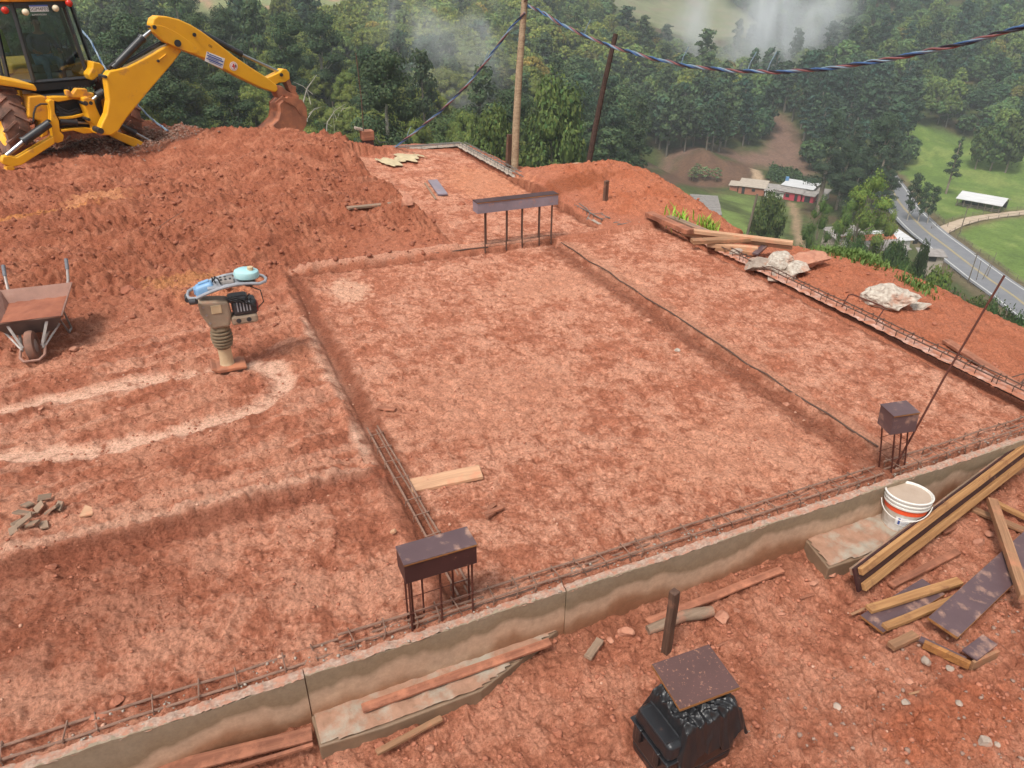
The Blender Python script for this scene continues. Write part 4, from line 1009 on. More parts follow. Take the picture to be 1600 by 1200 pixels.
def block(t, x0, x1, y0, y1, h0, h1, roof, wall, over=.4, gable=False, th=.12, wins=(), doors=()):
    """one room block: walls, pitched or single-slope roof (h0 at y0, h1 at y1), windows and doors on the y0 face"""
    mb = MB()
    if gable:
        poly = [(y0, -3), (y1, -3), (y1, h0), ((y0 + y1) / 2, h1), (y0, h0)]
    else: poly = [(y0, -3), (y1, -3), (y1, h1), (y0, h0)]
    Mx = Matrix(((0, 0, 1, 0), (1, 0, 0, 0), (0, 1, 0, 0), (0, 0, 0, 1)))
    mb.prism(poly, x1 - x0, Mx, t0=x0); mb.build('wall', M[wall], t)
    mb = MB()
    def slab(ya, za, yb, zb):
        dy = yb - ya; dz = zb - za; L_ = math.hypot(dy, dz); ny_, nz_ = -dz / L_, dy / L_
        if nz_ < 0: ny_, nz_ = -ny_, -nz_
        p = [(ya + ny_ * .02, za + nz_ * .02), (yb + ny_ * .02, zb + nz_ * .02), (yb + ny_ * th, zb + nz_ * th), (ya + ny_ * th, za + nz_ * th)]
        mb.prism(p, x1 - x0 + 2 * over, Mx, t0=x0 - over)
    if gable:
        ym = (y0 + y1) / 2; s_ = (h1 - h0) / (ym - y0)
        slab(y0 - over, h0 - over * s_, ym + .0, h1); slab(ym + .0, h1, y1 + over, h0 - over * s_)
    else:
        s_ = (h1 - h0) / (y1 - y0); slab(y0 - over, h0 - over * s_, y1 + over, h1 + over * s_)
    rf = mb.build('roof', M[roof], t)
    for a, b_, c_, d_ in wins:
        mb = MB(); mb.box((a, y0 - .03, b_), (c_, .12, d_)); mb.build('window', M['dark_open'], t)
    for a, b_, c_ in doors:
        mb = MB(); mb.box((a, y0 - .03, c_ / 2), (b_, .12, c_)); mb.build('door', M['dark_open'], t)
    return rf
def pad_z(p, r=6):
    return max(TZ(p.x + a, p.y + b_) for a in (-r, 0, r) for b_ in (-r, 0, r)) - .1
def yaw_px(a, b_):
    A = G(*a); B = G(*b_); return math.atan2(B.y - A.y, B.x - A.x)
ya = yaw_px((1157, 304), (1200, 309))
p = G(1176, 305); t = thing('brick_house', 'low brick farmhouse with beige and grey roofs beside the dirt track', 'house', p, ya)
block(t, -4.5, 3.2, 0, 5.5, 2.3, 3.2, 'roof_beige', 'wall_brick', doors=((-3, .9, 2),), wins=((0, 1.4, 1.0, .8),))
block(t, 3.6, 9.0, -1.2, 4.0, 2.0, 2.8, 'roof_grey', 'white', wins=((5, 1.2, .8, .7), (7.4, 1.2, .8, .7)))
block(t, -7.4, -5.0, 1.5, 4.5, 1.8, 2.3, 'roof_beige', 'wall_brick')
ya = yaw_px((1222, 312), (1250, 316))
p = G(1232, 313); t = thing('farmhouse', 'pink-walled farmhouse with pale metal roof and grey lean-to', 'house', p, ya)
block(t, -3.6, 5.4, 3.0, 9.0, 3.4, 3.9, 'roof_metal', 'white')
block(t, -4.4, 3.4, 0, 2.85, 2.4, 3.1, 'roof_grey', 'wall_pink', doors=((2.0, .9, 2),), wins=((-.6, 1.3, 1.1, .9),))
block(t, 3.7, 7.0, 0.4, 2.9, 2.2, 2.9, 'roof_grey', 'wall_pink', doors=((5.2, 1.6, 1.9),))
block(t, 6.0, 9.2, 3.5, 8.0, 2.3, 2.9, 'roof_grey', 'white')
mb = MB(); mb.cyl((-3.8, 7.5, 3.4), (-3.8, 7.5, 4.9), .55, 12); mb.build('water_tank', M['solar'], t, True)
ya = yaw_px((1490, 322), (1540, 333))
p = G(1494, 322); p2 = G(1560, 334); Ls = (p2 - p).length
t = thing('cattle_shed', 'long open shed with a white metal roof in the pasture', 'shed', p, math.atan2(p2.y - p.y, p2.x - p.x))
mb = MB()
Mx = Matrix(((0, 0, 1, 0), (1, 0, 0, 0), (0, 1, 0, 0), (0, 0, 0, 1)))
mb.prism([(-.8, 2.2), (4.2, 3.4), (9.0, 2.3), (9.0, 2.45), (4.2, 3.6), (-.8, 2.36)], Ls + 1, Mx, t0=-.5); mb.build('roof', M['roof_metal'], t)
for i in range(7):
    for yy in (-.3, 8.4):
        mb = MB(); mb.box((Ls * i / 6, yy, 1.0), (.2, .2, 2.6)); mb.build('post', M['fencewood'], t)
mb = MB(); mb.box((Ls / 2, 8.2, .9), (Ls, .15, 1.8)); mb.box((Ls * .3, 3, .5), (Ls * .5, .2, 1.4)); mb.build('wall', M['dark_open'], t)
mb = MB(); mb.box((Ls / 2, -.3, 1.0), (Ls, .08, .12)); mb.box((Ls / 2, -.3, .55), (Ls, .08, .12)); mb.build('rail', M['fencewood'], t)
# roadside houses
def rh(name, px, py, dist, yawd, label, fn):
    p = D(px, py, dist); z0 = TZ(p.x, p.y); t = thing(name, label, 'house', (p.x, p.y, max(z0, p.z) if dist < 200 else z0), math.radians(yawd)); fn(t)
rh('tiled_house', 1368, 398, 138, -12, 'roadside house with orange clay tile roof below the airy trees', lambda t: (block(t, -4, 4, 0, 5, 1.7, 2.7, 'roof_tile', 'white', gable=True, wins=((-2, 1.3, 1, .9), (2, 1.3, 1, .9))), block(t, -3, 3.5, -3.2, -.15, 1.9, 2.4, 'roof_grey', 'white')))
rh('roadside_house', 1376, 392, 150, -12, 'long house with white sheet roof right behind the orange tiled house', lambda t: (block(t, -6, 6, 0, 4, 1.8, 2.3, 'roof_metal', 'white', wins=((4, 1.4, 1, .9), (7, 1.4, 1, .9)))))
rh('roadside_shed', 1330, 388, 142, -12, 'small dark roofed shed left of the orange tiled house', lambda t: (block(t, -3.5, 2.5, 0, 4, 2.0, 2.6, 'roof_grey', 'roof_beige')))
rh('bus_shelter', 1456, 408, 140, -35, 'small grey-roofed shelter with white wall at the road edge', lambda t: (block(t, -1.8, 1.8, 0, 2.4, .9, 1.2, 'roof_grey', 'roof_beige', doors=((0, 1.2, .8),))))
rh('farm_hut', 1120, 84, 352, 10, 'tiny pale hut at the foot of the misty hill', lambda t: (block(t, -5, 1.5, 0, 5, 1.6, 2.2, 'roof_metal', 'wall_brick'), block(t, 2, 6, -1, 3.5, 1.2, 1.6, 'roof_tile', 'wall_brick')))
# flat grey plot
q0, q1, q2, q3 = [Vector((v.x, v.y, 0)) for v in (G(1078, 305), G(1121, 308), G(1128, 338), G(1082, 338))]
t = thing('seedling_bed', 'grey sheet-covered rectangular plot behind the orange mound', 'plot', (0, 0, 0))
for i in range(9):
    f0, f1 = i / 9 + .006, (i + 1) / 9 - .006; mb = MB(); vs = []
    for z_ in (0, .35):
        for p_ in (q0.lerp(q3, f0), q1.lerp(q2, f0), q1.lerp(q2, f1), q0.lerp(q3, f1)): vs.append((p_.x, p_.y, TZ(p_.x, p_.y) + z_))
    mb.add(vs, [(4, 5, 6, 7), (0, 3, 2, 1), (0, 1, 5, 4), (1, 2, 6, 5), (2, 3, 7, 6), (3, 0, 4, 7)]); mb.build('bed_row', M['roof_grey'], t)
# crop rows beside the track
ra, rb_, rc_ = G(1200, 282), G(1208, 262), G(1252, 276)
for i in range(9):
    s0 = ra.lerp(G(1258, 292), i / 8); s1 = rb_.lerp(G(1246, 270), i / 8)
    n_ = 260; rng = np.random.default_rng(i); tt = rng.random(n_); cen = np.array(s0)[None] * (1 - tt[:, None]) + np.array(s1)[None] * tt[:, None] + rng.normal(size=(n_, 3)) * [.45, .45, .35] + [0, 0, .8]
    cen[:, 2] = terr(cen[:, 0], cen[:, 1]) + np.abs(rng.normal(size=n_)) * .6 + .3
    nn = rng.normal(size=(n_, 3)) + [0, 0, 1]; nn /= np.linalg.norm(nn, axis=1)[:, None]
    V, F = cards(cen, nn, np.full(n_, .45), rng); cc = np.repeat(np.array([[.05, .09, .03]]) * rng.uniform(.7, 1.4, (n_, 1)), 4, 0)
    o = np_mesh('crop_row', V, F, M['leaf'], colattr={'leafcol': cc}); tag(o, 'row of low dark green crop plants beside the dirt track', 'crop row', 'crop rows by the farm track')
for q, (px, py) in enumerate(((1082, 284), (1101, 282), (1118, 284), (1088, 278))):
    t = tree_obj('banana_plant', 'airy', q % 4, tuple(G(px, py)), 4.5, 4.5, 'small pale banana-like plant between the ploughed field and the meadow', 'plant', 'pale plants below the ploughed field', 2, tint=(1.2, 1.1, 2.0))
# parked cars
M['carred'] = mat_simple('carred', (0.45, 0.03, 0.04), (0.4, 0.03, 0.04), 2, 0.3, bmp=0, spec=.6)
M['cargrey'] = mat_simple('cargrey', (0.18, 0.19, 0.21), (0.15, 0.16, 0.18), 2, 0.3, bmp=0, spec=.6)
M['rubber'] = mat_simple('rubber', (0.03, 0.03, 0.03), (0.02, 0.02, 0.02), 20, 0.8)
def car(px, py, dist, yaw, mat, label):
    p = D(px, py, dist); t = thing('parked_car', label, 'car', (p.x, p.y, p.z), math.radians(yaw))
    side = [(-2.1, .35), (2.1, .35), (2.15, .75), (1.3, .95), (-2.05, .95)]; top = [(-1.9, .95), (1.2, .95), (.5, 1.42), (-1.3, 1.42)]
    My = Matrix(((1, 0, 0, 0), (0, 0, -1, 0), (0, 1, 0, 0), (0, 0, 0, 1)))
    mb = MB(); mb.prism(side, 1.7, My); mb.prism([(-1.3, 1.42), (.5, 1.42), (.45, 1.48), (-1.25, 1.48)], 1.45, My); mb.build('body', M[mat], t, bevel=.1)
    mb = MB(); mb.prism(top, 1.5, My); mb.build('window', M['dark_open'], t, bevel=.04)
    for x in (-1.3, 1.3):
        for y in (-.8, .8):
            mb = MB(); mb.cyl((x, y - .1, .33), (x, y + .1, .33), .33, 14); mb.build('wheel', M['rubber'], t, True)
for (px, py, mt, lb) in ((1416, 436, 'carred', 'red car parked under the trees beside the roadside houses'), (1436, 430, 'cargrey', 'grey car parked right beside the red car')):
    q = G(px, py); car(px, py, math.hypot(q.x, q.y), 20, mt, lb)
# ------------------------------------------------------------------ concrete edge beam along the front
def concrete_mat():
    m, n, l, b = nodes('concrete_form')
    tc = n.new('ShaderNodeTexCoord'); sp = n.new('ShaderNodeSeparateXYZ'); l.new(tc.outputs['Object'], sp.inputs[0])
    big = tex(n, l, 1.3, 1, 0.4, 'Object', (1, 1, 1.0), 0.3)
    ad = n.new('ShaderNodeMath'); ad.operation = 'MULTIPLY_ADD'; ad.inputs[1].default_value = 0.36
    sc2 = tex(n, l, 5.5, 2, 0.5, 'Object', (1, 1, .25), 0.2); ad0 = n.new('ShaderNodeMath'); ad0.operation = 'MULTIPLY_ADD'; ad0.inputs[1].default_value = 0.16; ad0b = n.new('ShaderNodeMath'); ad0b.operation = 'SUBTRACT'; ad0b.inputs[1].default_value = 0.08
    l.new(sc2.outputs['Fac'], ad0.inputs[0]); l.new(sp.outputs['Z'], ad0.inputs[2]); l.new(ad0.outputs[0], ad0b.inputs[0]); l.new(big.outputs['Fac'], ad.inputs[0]); l.new(ad0b.outputs[0], ad.inputs[2])
    r = ramp(n, l, ad.outputs[0], [(0.03, (0.27, 0.125, 0.068)), (0.09, (0.34, 0.18, 0.105)), (0.15, (0.50, 0.33, 0.225)), (0.215, (0.46, 0.32, 0.225)), (0.25, (0.25, 0.18, 0.115)), (0.38, (0.28, 0.22, 0.155))])
    fine = tex(n, l, 26, 7, 0.7); fr = ramp(n, l, fine.outputs['Fac'], [(0.3, (0.8, 0.79, 0.78)), (0.7, (1.12, 1.12, 1.12))])
    mx = n.new('ShaderNodeMix'); mx.data_type = 'RGBA'; mx.blend_type = 'MULTIPLY'; mx.inputs[0].default_value = 1
    l.new(r.outputs[0], mx.inputs[6]); l.new(fr.outputs[0], mx.inputs[7]); l.new(mx.outputs[2], b.inputs['Base Color'])
    b.inputs['Roughness'].default_value = 0.5; b.inputs['Specular IOR Level'].default_value = 0.45
    bump(n, l, b, fine.outputs['Fac'], 0.15, 0.003)
    return m
M['concrete_form'] = concrete_mat()
M['mortar'] = mat_simple('mortar', (0.47, 0.34, 0.27), (0.25, 0.155, 0.115), 55, 0.9, bmp=0.8, bd=0.008, dirt=(0.40, 0.19, 0.125), dirt_amt=0.6, dscale=22)
M['mortar_grey'] = mat_simple('mortar_grey', (0.42, 0.35, 0.29), (0.24, 0.19, 0.155), 40, 0.9, bmp=0.6, bd=0.006, dirt=(0.42, 0.2, 0.13), dirt_amt=0.2, dscale=12)
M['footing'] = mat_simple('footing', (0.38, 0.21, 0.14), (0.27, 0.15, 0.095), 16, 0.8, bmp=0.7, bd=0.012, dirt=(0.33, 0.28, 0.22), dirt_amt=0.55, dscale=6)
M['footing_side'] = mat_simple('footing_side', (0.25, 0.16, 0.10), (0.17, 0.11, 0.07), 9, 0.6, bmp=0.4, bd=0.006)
M['strip'] = mat_simple('strip', (0.62, 0.40, 0.33), (0.34, 0.17, 0.12), 22, 0.85, bmp=0.8, bd=0.012, dirt=(0.40, 0.155, 0.09), dirt_amt=0.75, dscale=8)
def wall_seg(x0, x1, yoff, mats, label, seed):
    rr = random.Random(seed); t = thing('concrete_beam', label, 'beam', ((x0 + x1) / 2, 2.84 + yoff, -.2)); w = x1 - x0
    n_ = max(8, int(w / .02)); sec = []
    for i in range(n_ + 1):
        x = -w / 2 + w * i / n_; a = -.012 + .008 * math.sin(x * 5 + seed) + rr.uniform(-.004, .004)
        sec.append([(x, -.06, -.5), (x, -.06, .2 + a), (x, -.046 + rr.uniform(0, .012), .2 + a + rr.uniform(-.006, .004)), (x, -.01, .16), (x, -.01, -.5)])
    vs = [v for s_ in sec for v in s_]; fs = []
    for i in range(n_):
        for k in range(4): fs.append((i * 5 + k, (i + 1) * 5 + k, (i + 1) * 5 + k + 1, i * 5 + k + 1))
    fs.append((0, 1, 2, 3, 4)); fs.append(tuple(n_ * 5 + k for k in (4, 3, 2, 1, 0)))
    fs = [f[::-1] for f in fs]
    mb = MB(); mb.add(vs, fs); face = mb.build('formed_face', mats, t)
    mb = MB(); ry = 0.05; yy = []                  # rough hand-levelled top
    m_ = max(20, int(w / .012)); J = 11
    for i in range(m_ + 1):
        for j in range(J):
            x = -w / 2 + w * i / m_; y = -.058 + .05 * j / (J - 1)
            yy.append((x, y + (-.008 * abs(math.sin(x * 9 + seed)) * rr.random() if j == 0 else 0)))
    A = np.array(yy); h = .198 + .010 * fbm(A[:, 0] * 14, A[:, 1] * 14, 4, seed) + .008 * clods(A[:, 0] * 30, A[:, 1] * 30, seed, .6) - .012 * (A[:, 1] < -.05)
    vs = [(a[0], a[1], z_) for a, z_ in zip(A, h)]; fs = [(i * J + j, (i + 1) * J + j, (i + 1) * J + j + 1, i * J + j + 1) for i in range(m_) for j in range(J - 1)]
    mb.add(vs, fs); mb.build('rough_top', M['mortar'], t, smooth='all')
    return t
wall_seg(-4.2, .085, 0, M['concrete_form'], 'long wet-stained concrete edge beam at the lower left of the pad', 2)
wall_seg(.09, 1.615, .004, M['concrete_form'], 'concrete edge beam with pale drying patches under the dark box on rods', 6)
wall_seg(1.62, 7.5, -.006, M['concrete_form'], 'longest brown-stained concrete edge beam behind the white bucket', 9)
# broken mortar bits on the beam top and soil clods: too many to count
def rubble(name, n, posf, sizef, mat, label, seed, lv=1, cat='rubble'):
    rr = random.Random(seed); rng = np.random.default_rng(seed)
    protos = []
    for k in range(10):
        mb = MB(); mb.rock((0, 0, 0), (1, rr.uniform(.6, 1), rr.uniform(.45, .8)), seed=seed * 31 + k, lv=lv, rough=.6)
        protos.append((np.array([tuple(v) for v in mb.v]), np.array(mb.f)))
    xy = posf(rng, n); s = sizef(rng, len(xy)); V = []; F = []; o = 0
    zz, _ = site(xy[:, 0], xy[:, 1])
    a = rng.uniform(0, 6.28, len(xy)); k_ = rng.integers(0, 10, len(xy))
    for i in range(len(xy)):
        v, f = protos[k_[i]]; c_, s_ = math.cos(a[i]), math.sin(a[i])
        w = v * s[i]; V.append(np.stack([w[:, 0] * c_ - w[:, 1] * s_ + xy[i, 0], w[:, 0] * s_ + w[:, 1] * c_ + xy[i, 1], w[:, 2] + max(zz[i], xy[i, 2] if xy.shape[1] > 2 else -9) + s[i] * .25], 1)); F.append(f + o); o += len(v)
    ob = np_mesh(name, np.concatenate(V), np.concatenate(F), mat); tag(ob, label, cat, kind='stuff'); return ob
def soilmat(nm, c1, c2, sc=18):
    m = mat_simple(nm, c1, c2, sc, 0.9, bmp=0.5, bd=0.006); return m
M['clod'] = soilmat('clod', (0.44, 0.17, 0.10), (0.29, 0.10, 0.058), 9)
M['clod_dark'] = soilmat('clod_dark', (0.34, 0.12, 0.066), (0.22, 0.07, 0.04), 6)
M['clod_pale'] = soilmat('clod_pale', (0.60, 0.36, 0.26), (0.45, 0.22, 0.14), 9)
M['grit'] = soilmat('grit', (0.33, 0.22, 0.17), (0.22, 0.13, 0.095), 14)
def pos_wall(rng, n):
    x = rng.uniform(-2, 7, n); y = 2.79 + rng.random(n) ** 1.3 * .14; return np.stack([x, y, np.full(n, -.012)], 1)
rubble('mortar_crumbs', 1100, pos_wall, lambda r, n: .003 + .011 * r.random(n) ** 2.5, M['mortar_grey'], 'grey mortar crumbs along the top of the concrete edge beam', 3)
def pos_any(xr, yr, test=None):
    def f(rng, n):
        x = rng.uniform(*xr, n * 3); y = rng.uniform(*yr, n * 3); k = np.ones(n * 3, bool)
        if test: k = test(x, y, rng)
        return np.stack([x[k], y[k]], 1)[:n]
    return f
rubble('soil_clods', 7000, pos_any((-4.5, 3.2), (7.2, 15.5), lambda x, y, r: (y > 8.6) & (x < 3.6 - .05 * y) | ((x < .8) & (noise(x, y, 5) > .0))), lambda r, n: .006 + .045 * r.random(n) ** 5, M['clod_dark'], 'loose dark red clods covering the churned earth below the digger', 5)
rubble('soil_crumbs', 5000, pos_any((-3.2, .9), (2.9, 8.5), lambda x, y, r: noise(x * 1.5, y * 1.5, 6) > -.15), lambda r, n: .003 + .016 * r.random(n) ** 4, M['clod'], 'red soil crumbs scattered over the tracked bay on the left', 6)
rubble('soil_grit', 5200, pos_any((1.15, 6.15), (2.95, 8.5), lambda x, y, r: noise(x * 2, y * 2, 7) > -.2), lambda r, n: .003 + .016 * r.random(n) ** 4, M['clod'], 'fine red crumbs on the tamped soil of the building pad', 7)
rubble('pale_pebbles', 700, pos_any((-3, 6.1), (1.0, 9), None), lambda r, n: .004 + .014 * r.random(n) ** 3, M['clod_pale'], 'pale pebbles sprinkled over the red soil', 8)
rubble('foreground_clods', 5200, pos_any((-.4, 5.8), (1.0, 2.75), lambda x, y, r: noise(x * 2, y * 2, 9) > -.1), lambda r, n: .003 + .022 * r.random(n) ** 4, M['clod'], 'red clods on the mud in front of the concrete beam', 9)
rubble('mound_clods', 1500, pos_any((5.5, 9.5), (3.5, 13), lambda x, y, r: (x > 6.5) | (y > 9)), lambda r, n: .006 + .03 * r.random(n) ** 4, M['clod'], 'red clods on the earth mound beyond the pad edge', 10)
rubble('grit_stones', 500, pos_any((2.2, 4.6), (.9, 1.9), None), lambda r, n: .004 + .02 * r.random(n) ** 3, M['grit'], 'grey grit and small stones in the lower right corner mud', 12)
rubble('dark_gravel', 2500, lambda r, n: np.stack([GRAVEL[0] + r.normal(size=n) * 1.0, GRAVEL[1] + r.normal(size=n) * .6], 1), lambda r, n: .015 + .04 * r.random(n) ** 2, M['grit'], 'coarse dark gravel in the hollow beneath the digger', 13)

# ------------------------------------------------------------------ steel cages
def cage(name, label, a, b, w, nbars, pitch, hs=.10, mat='rebar_dusty', bar_r=.0075, st_r=.0045, seed=0, z0=.04, group=None, tilt=.25, bury=0.0, ragged=.004, st_mat=None):
    rr = random.Random(seed); a = Vector((*a, 0)); b = Vector((*b, 0)); L_ = (b - a).length; d = (b - a).normalized(); nrm = Vector((-d.y, d.x, 0))
    t = thing(name, label, 'rebar cage', a)
    lines = [(-w / 2, 0), (w / 2, 0)] if nbars == 2 else [(-w / 2, 0), (w / 2, 0), (-w / 2 + .012, -hs), (w / 2 - .012, -hs)][:nbars]
    if nbars == 1: lines = [(0, 0)]
    for o_, dz in lines:
        mb = MB(); pts = []; k = max(3, int(L_ / .25))
        for i in range(k + 1):
            pts.append(d * (L_ * i / k) + nrm * (o_ + rr.uniform(-ragged, ragged)) + Vector((0, 0, z0 + dz + rr.uniform(-ragged, ragged) - bury * max(0, math.sin(i * .9 + seed)))))
        mb.tube(pts, bar_r, 6); mb.build('bar', M[mat], t, True)
    if pitch:
        n_ = min(98, int(L_ / pitch)); 
        for i in range(n_):
            s_ = d * (L_ * (i + .5) / n_ + rr.uniform(-.03, .03)); ti = rr.uniform(-tilt, tilt) * .12; g = bar_r + st_r; lf = rr.uniform(-.006, .006)
            c = [s_ + nrm * (-w / 2 - g) + Vector((0, 0, z0 - hs)), s_ + nrm * (-w / 2 - g) + Vector((0, 0, z0 + g + lf)) + d * ti, s_ + nrm * (w / 2 + g) + Vector((0, 0, z0 + g + lf)) + d * ti * 1.5, s_ + nrm * (w / 2 + g) + Vector((0, 0, z0 - hs)) + d * ti]
            mb = MB(); mb.tube(c, st_r, 5); mb.build('stirrup', M[st_mat or mat], t, True)
    return t
cage('rebar_cage', 'half-buried rebar cage along the top of the lower left concrete beam', (-2.0, 2.895), (.3, 2.90), .085, 2, .2, seed=1, z0=.018, bury=.012)
cage('rebar_cage', 'dusty rebar cage running beneath the dark box on rods', (.3, 2.90), (2.15, 2.90), .085, 4, .15, hs=.045, seed=2, z0=.04, mat='rebar_dusty')
cage('rebar_cage', 'rebar cage on the concrete beam between the two boxes on rods', (2.1, 2.905), (4.25, 2.90), .09, 4, .17, hs=.05, seed=3, z0=.035)
cage('rebar_cage', 'rebar cage along the beam right of the small box on rods', (4.35, 2.90), (7.3, 2.91), .1, 4, .16, hs=.06, seed=4, z0=.05)
cage('rebar_cage', 'long rusty rebar cage along the right edge of the pad', (6.36, 3.0), (6.33, 8.7), .09, 4, .125, hs=.09, seed=5, z0=.055, mat='rebar', bar_r=.0065, st_r=.0045)
cage('rebar_cage', 'grey rebar cage along the right side of the rear bay', (5.46, 8.9), (5.42, 14.7), .12, 4, .16, hs=.11, seed=6, z0=.09, mat='rebar_grey', bar_r=.008, st_r=.005)
cage('rebar_cage', 'short grey rebar cage linking the rear bay to the right edge', (5.5, 8.72), (6.42, 8.78), .1, 4, .14, hs=.09, seed=7, z0=.07, mat='rebar_grey')
cage('rebar_cage', 'grey rebar cage across the far end of the rear bay', (3.75, 14.85), (5.42, 14.75), .1, 4, .3, hs=.07, seed=8, z0=.07, mat='rebar_grey', bar_r=.01)
cage('rebar_cage', 'narrow rebar cage buried in the trench beside the pale plank', (1.05, 2.98), (1.01, 4.95), .085, 4, .2, hs=.04, seed=9, z0=.02, mat='rebar_dusty')
cage('rebar', 'single bar half buried along the trench between the two pad bays', (4.52, 3.15), (4.50, 8.45), .02, 1, 0, seed=10, z0=.015, bury=.012, ragged=.012, mat='rebar')
cage('rebar', 'rusty bar lying along the rear edge of the pad left of the long box', (1.55, 8.66), (3.5, 8.60), .02, 1, 0, seed=11, z0=.03, mat='rebar', ragged=.008, bar_r=.01)
# pale mortar strips under the side cages
def strip(name, label, a, b, w, seed, mat, h=.02):
    a = Vector((*a, 0)); b = Vector((*b, 0)); L_ = (b - a).length; n_ = int(L_ / .02); J = max(6, int(w / .02)); d = (b - a) / L_; nr_ = Vector((-d.y, d.x, 0))
    I, Jx = np.meshgrid(np.arange(n_ + 1), np.arange(J), indexing='ij'); u = I * L_ / n_; v = (Jx / (J - 1) - .5) * w
    edge = .012 * noise(u * 6, v * 0 + seed, seed); v = v + edge * np.sign(v)
    zz = h * (1 - (np.abs(v) / (w * .62)) ** 4) + .012 * fbm(u * 12, v * 12, 3, seed) + .012 * clods(u * 16, v * 16, seed, .7)
    x = a.x + d.x * u + nr_.x * v; y = a.y + d.y * u + nr_.y * v
    idx = np.arange((n_ + 1) * J).reshape(n_ + 1, J); F = np.stack([idx[:-1, :-1], idx[1:, :-1], idx[1:, 1:], idx[:-1, 1:]], -1).reshape(-1, 4)
    bz = SZ(a.x, a.y)
    o = np_mesh(name, np.stack([x.ravel(), y.ravel(), zz.ravel() + .0], 1), F, mat, smooth=True); o['kind'] = 'structure'; return o
strip('foundation_strip', '', (6.36, 2.95), (6.33, 8.75), .19, 3, M['strip'], .006)
strip('foundation_strip', '', (5.46, 8.8), (5.42, 14.8), .22, 4, M['mortar_grey'], .03)
strip('foundation_strip', '', (3.75, 14.86), (5.5, 14.76), .2, 5, M['mortar_grey'], .03)

# ------------------------------------------------------------------ column starters with plywood boxes
def starter(label, pts, h, r=.006, ties=(.15,), mat='rebar_rust', lean=(0, 0), zb=-.03):
    c = Vector((sum(p[0] for p in pts) / len(pts), sum(p[1] for p in pts) / len(pts), 0)); t = thing('column_rebar', label, 'rebar column', c)
    for x, y in pts:
        mb = MB(); mb.tube([(x - c.x, y - c.y, zb), (x - c.x + lean[0] * .5, y - c.y + lean[1] * .5, h * .5), (x - c.x + lean[0], y - c.y + lean[1], h)], r, 6); mb.build('rod', M[mat], t, True)
    xs_ = [p[0] - c.x for p in pts]; ys_ = [p[1] - c.y for p in pts]; g = r + .003
    for z_ in ties:
        k = z_ / h; mb = MB(); x0, x1, y0, y1 = min(xs_) - g + lean[0] * k, max(xs_) + g + lean[0] * k, min(ys_) - g + lean[1] * k, max(ys_) + g + lean[1] * k
        mb.tube([(x0, y0, z_), (x1, y0, z_ + .006), (x1, y1, z_), (x0, y1, z_ - .004)], .0025, 5, closed=True); mb.build('tie', M[mat], t, True)
def plybox(label, c, size, rz=0, rx=0, mat='ply_film', top='ply_film_dirty', ry=0, name='plywood_box'):
    t = thing(name, label, 'plywood box', c, (rx, ry, rz)); w, d, h = size; e = .012
    mb = MB(); mb.box((0, -d / 2 + e / 2, 0), (w, e, h)); mb.box((0, d / 2 - e / 2, 0), (w, e, h)); mb.box((-w / 2 + e / 2, 0, 0), (e, d - 2 * e, h)); mb.box((w / 2 - e / 2, 0, 0), (e, d - 2 * e, h)); mb.build('side_panel', M[mat], t, bevel=.0015)
    mb = MB(); mb.box((0, 0, h / 2 + e / 2 + .0005), (w + .006, d + .006, e)); mb.build('top_panel', [M[top]], t, bevel=.0015)
    mb = MB(); mb.box((0, -d / 2 - .0045, h / 2 + .004), (w + .004, .0025, .007)); mb.box((w / 2 + .0045, 0, h / 2 + .004), (.0025, d, .007)); mb.build('edge_strip', M['ply_edge'], t)
starter('front column starter rods rising from the beam where the left trench meets it', [(.69, 2.85), (.695, 2.95), (.79, 2.95), (.865, 2.85), (.97, 2.95), (1.05, 2.85), (1.062, 2.94), (.705, 2.86)], .40, ties=(.14,), mat='rebar_rust')
plybox('long dark plywood box with a pale smeared top on rods at the front beam', (.865, 2.885, .455), (.40, .15, .125), mat='ply_film')
starter('rear column starter rods rising from the back edge of the pad', [(3.44, 8.55), (3.5, 8.66), (3.74, 8.55), (3.80, 8.66), (3.97, 8.55), (4.01, 8.66), (4.22, 8.55), (4.26, 8.66), (4.40, 8.55), (4.45, 8.66)], .52, r=.009, ties=(.05, .09), mat='rebar')
plybox('longest purple-grey plywood box on rods at the back edge of the pad', (3.90, 8.6, .57), (1.14, .16, .13), mat='ply_grey', top='ply_film', rz=.0)
starter('corner column starter rods under the small plywood cube', [(4.37, 2.88), (4.50, 2.88), (4.37, 2.99), (4.50, 2.99), (4.435, 2.88)], .38, ties=(.12, .25), mat='rebar_rust', lean=(-.11, .0))
plybox('small dark plywood cube with orange edges on rods near the white bucket', (4.33, 2.935, .44), (.19, .16, .15), rz=math.radians(-16), ry=math.radians(-5), mat='ply_film_dirty')
mb = MB(); mb.tube([(4.395, 2.9, -.05), (4.60, 2.88, .73), (4.835, 2.86, 1.47)], .0075, 8); o = mb.build('rebar_rod', M['rebar_rust'], None, True); tag(o, 'single long rusty rod leaning right beside the small plywood cube', 'rod')
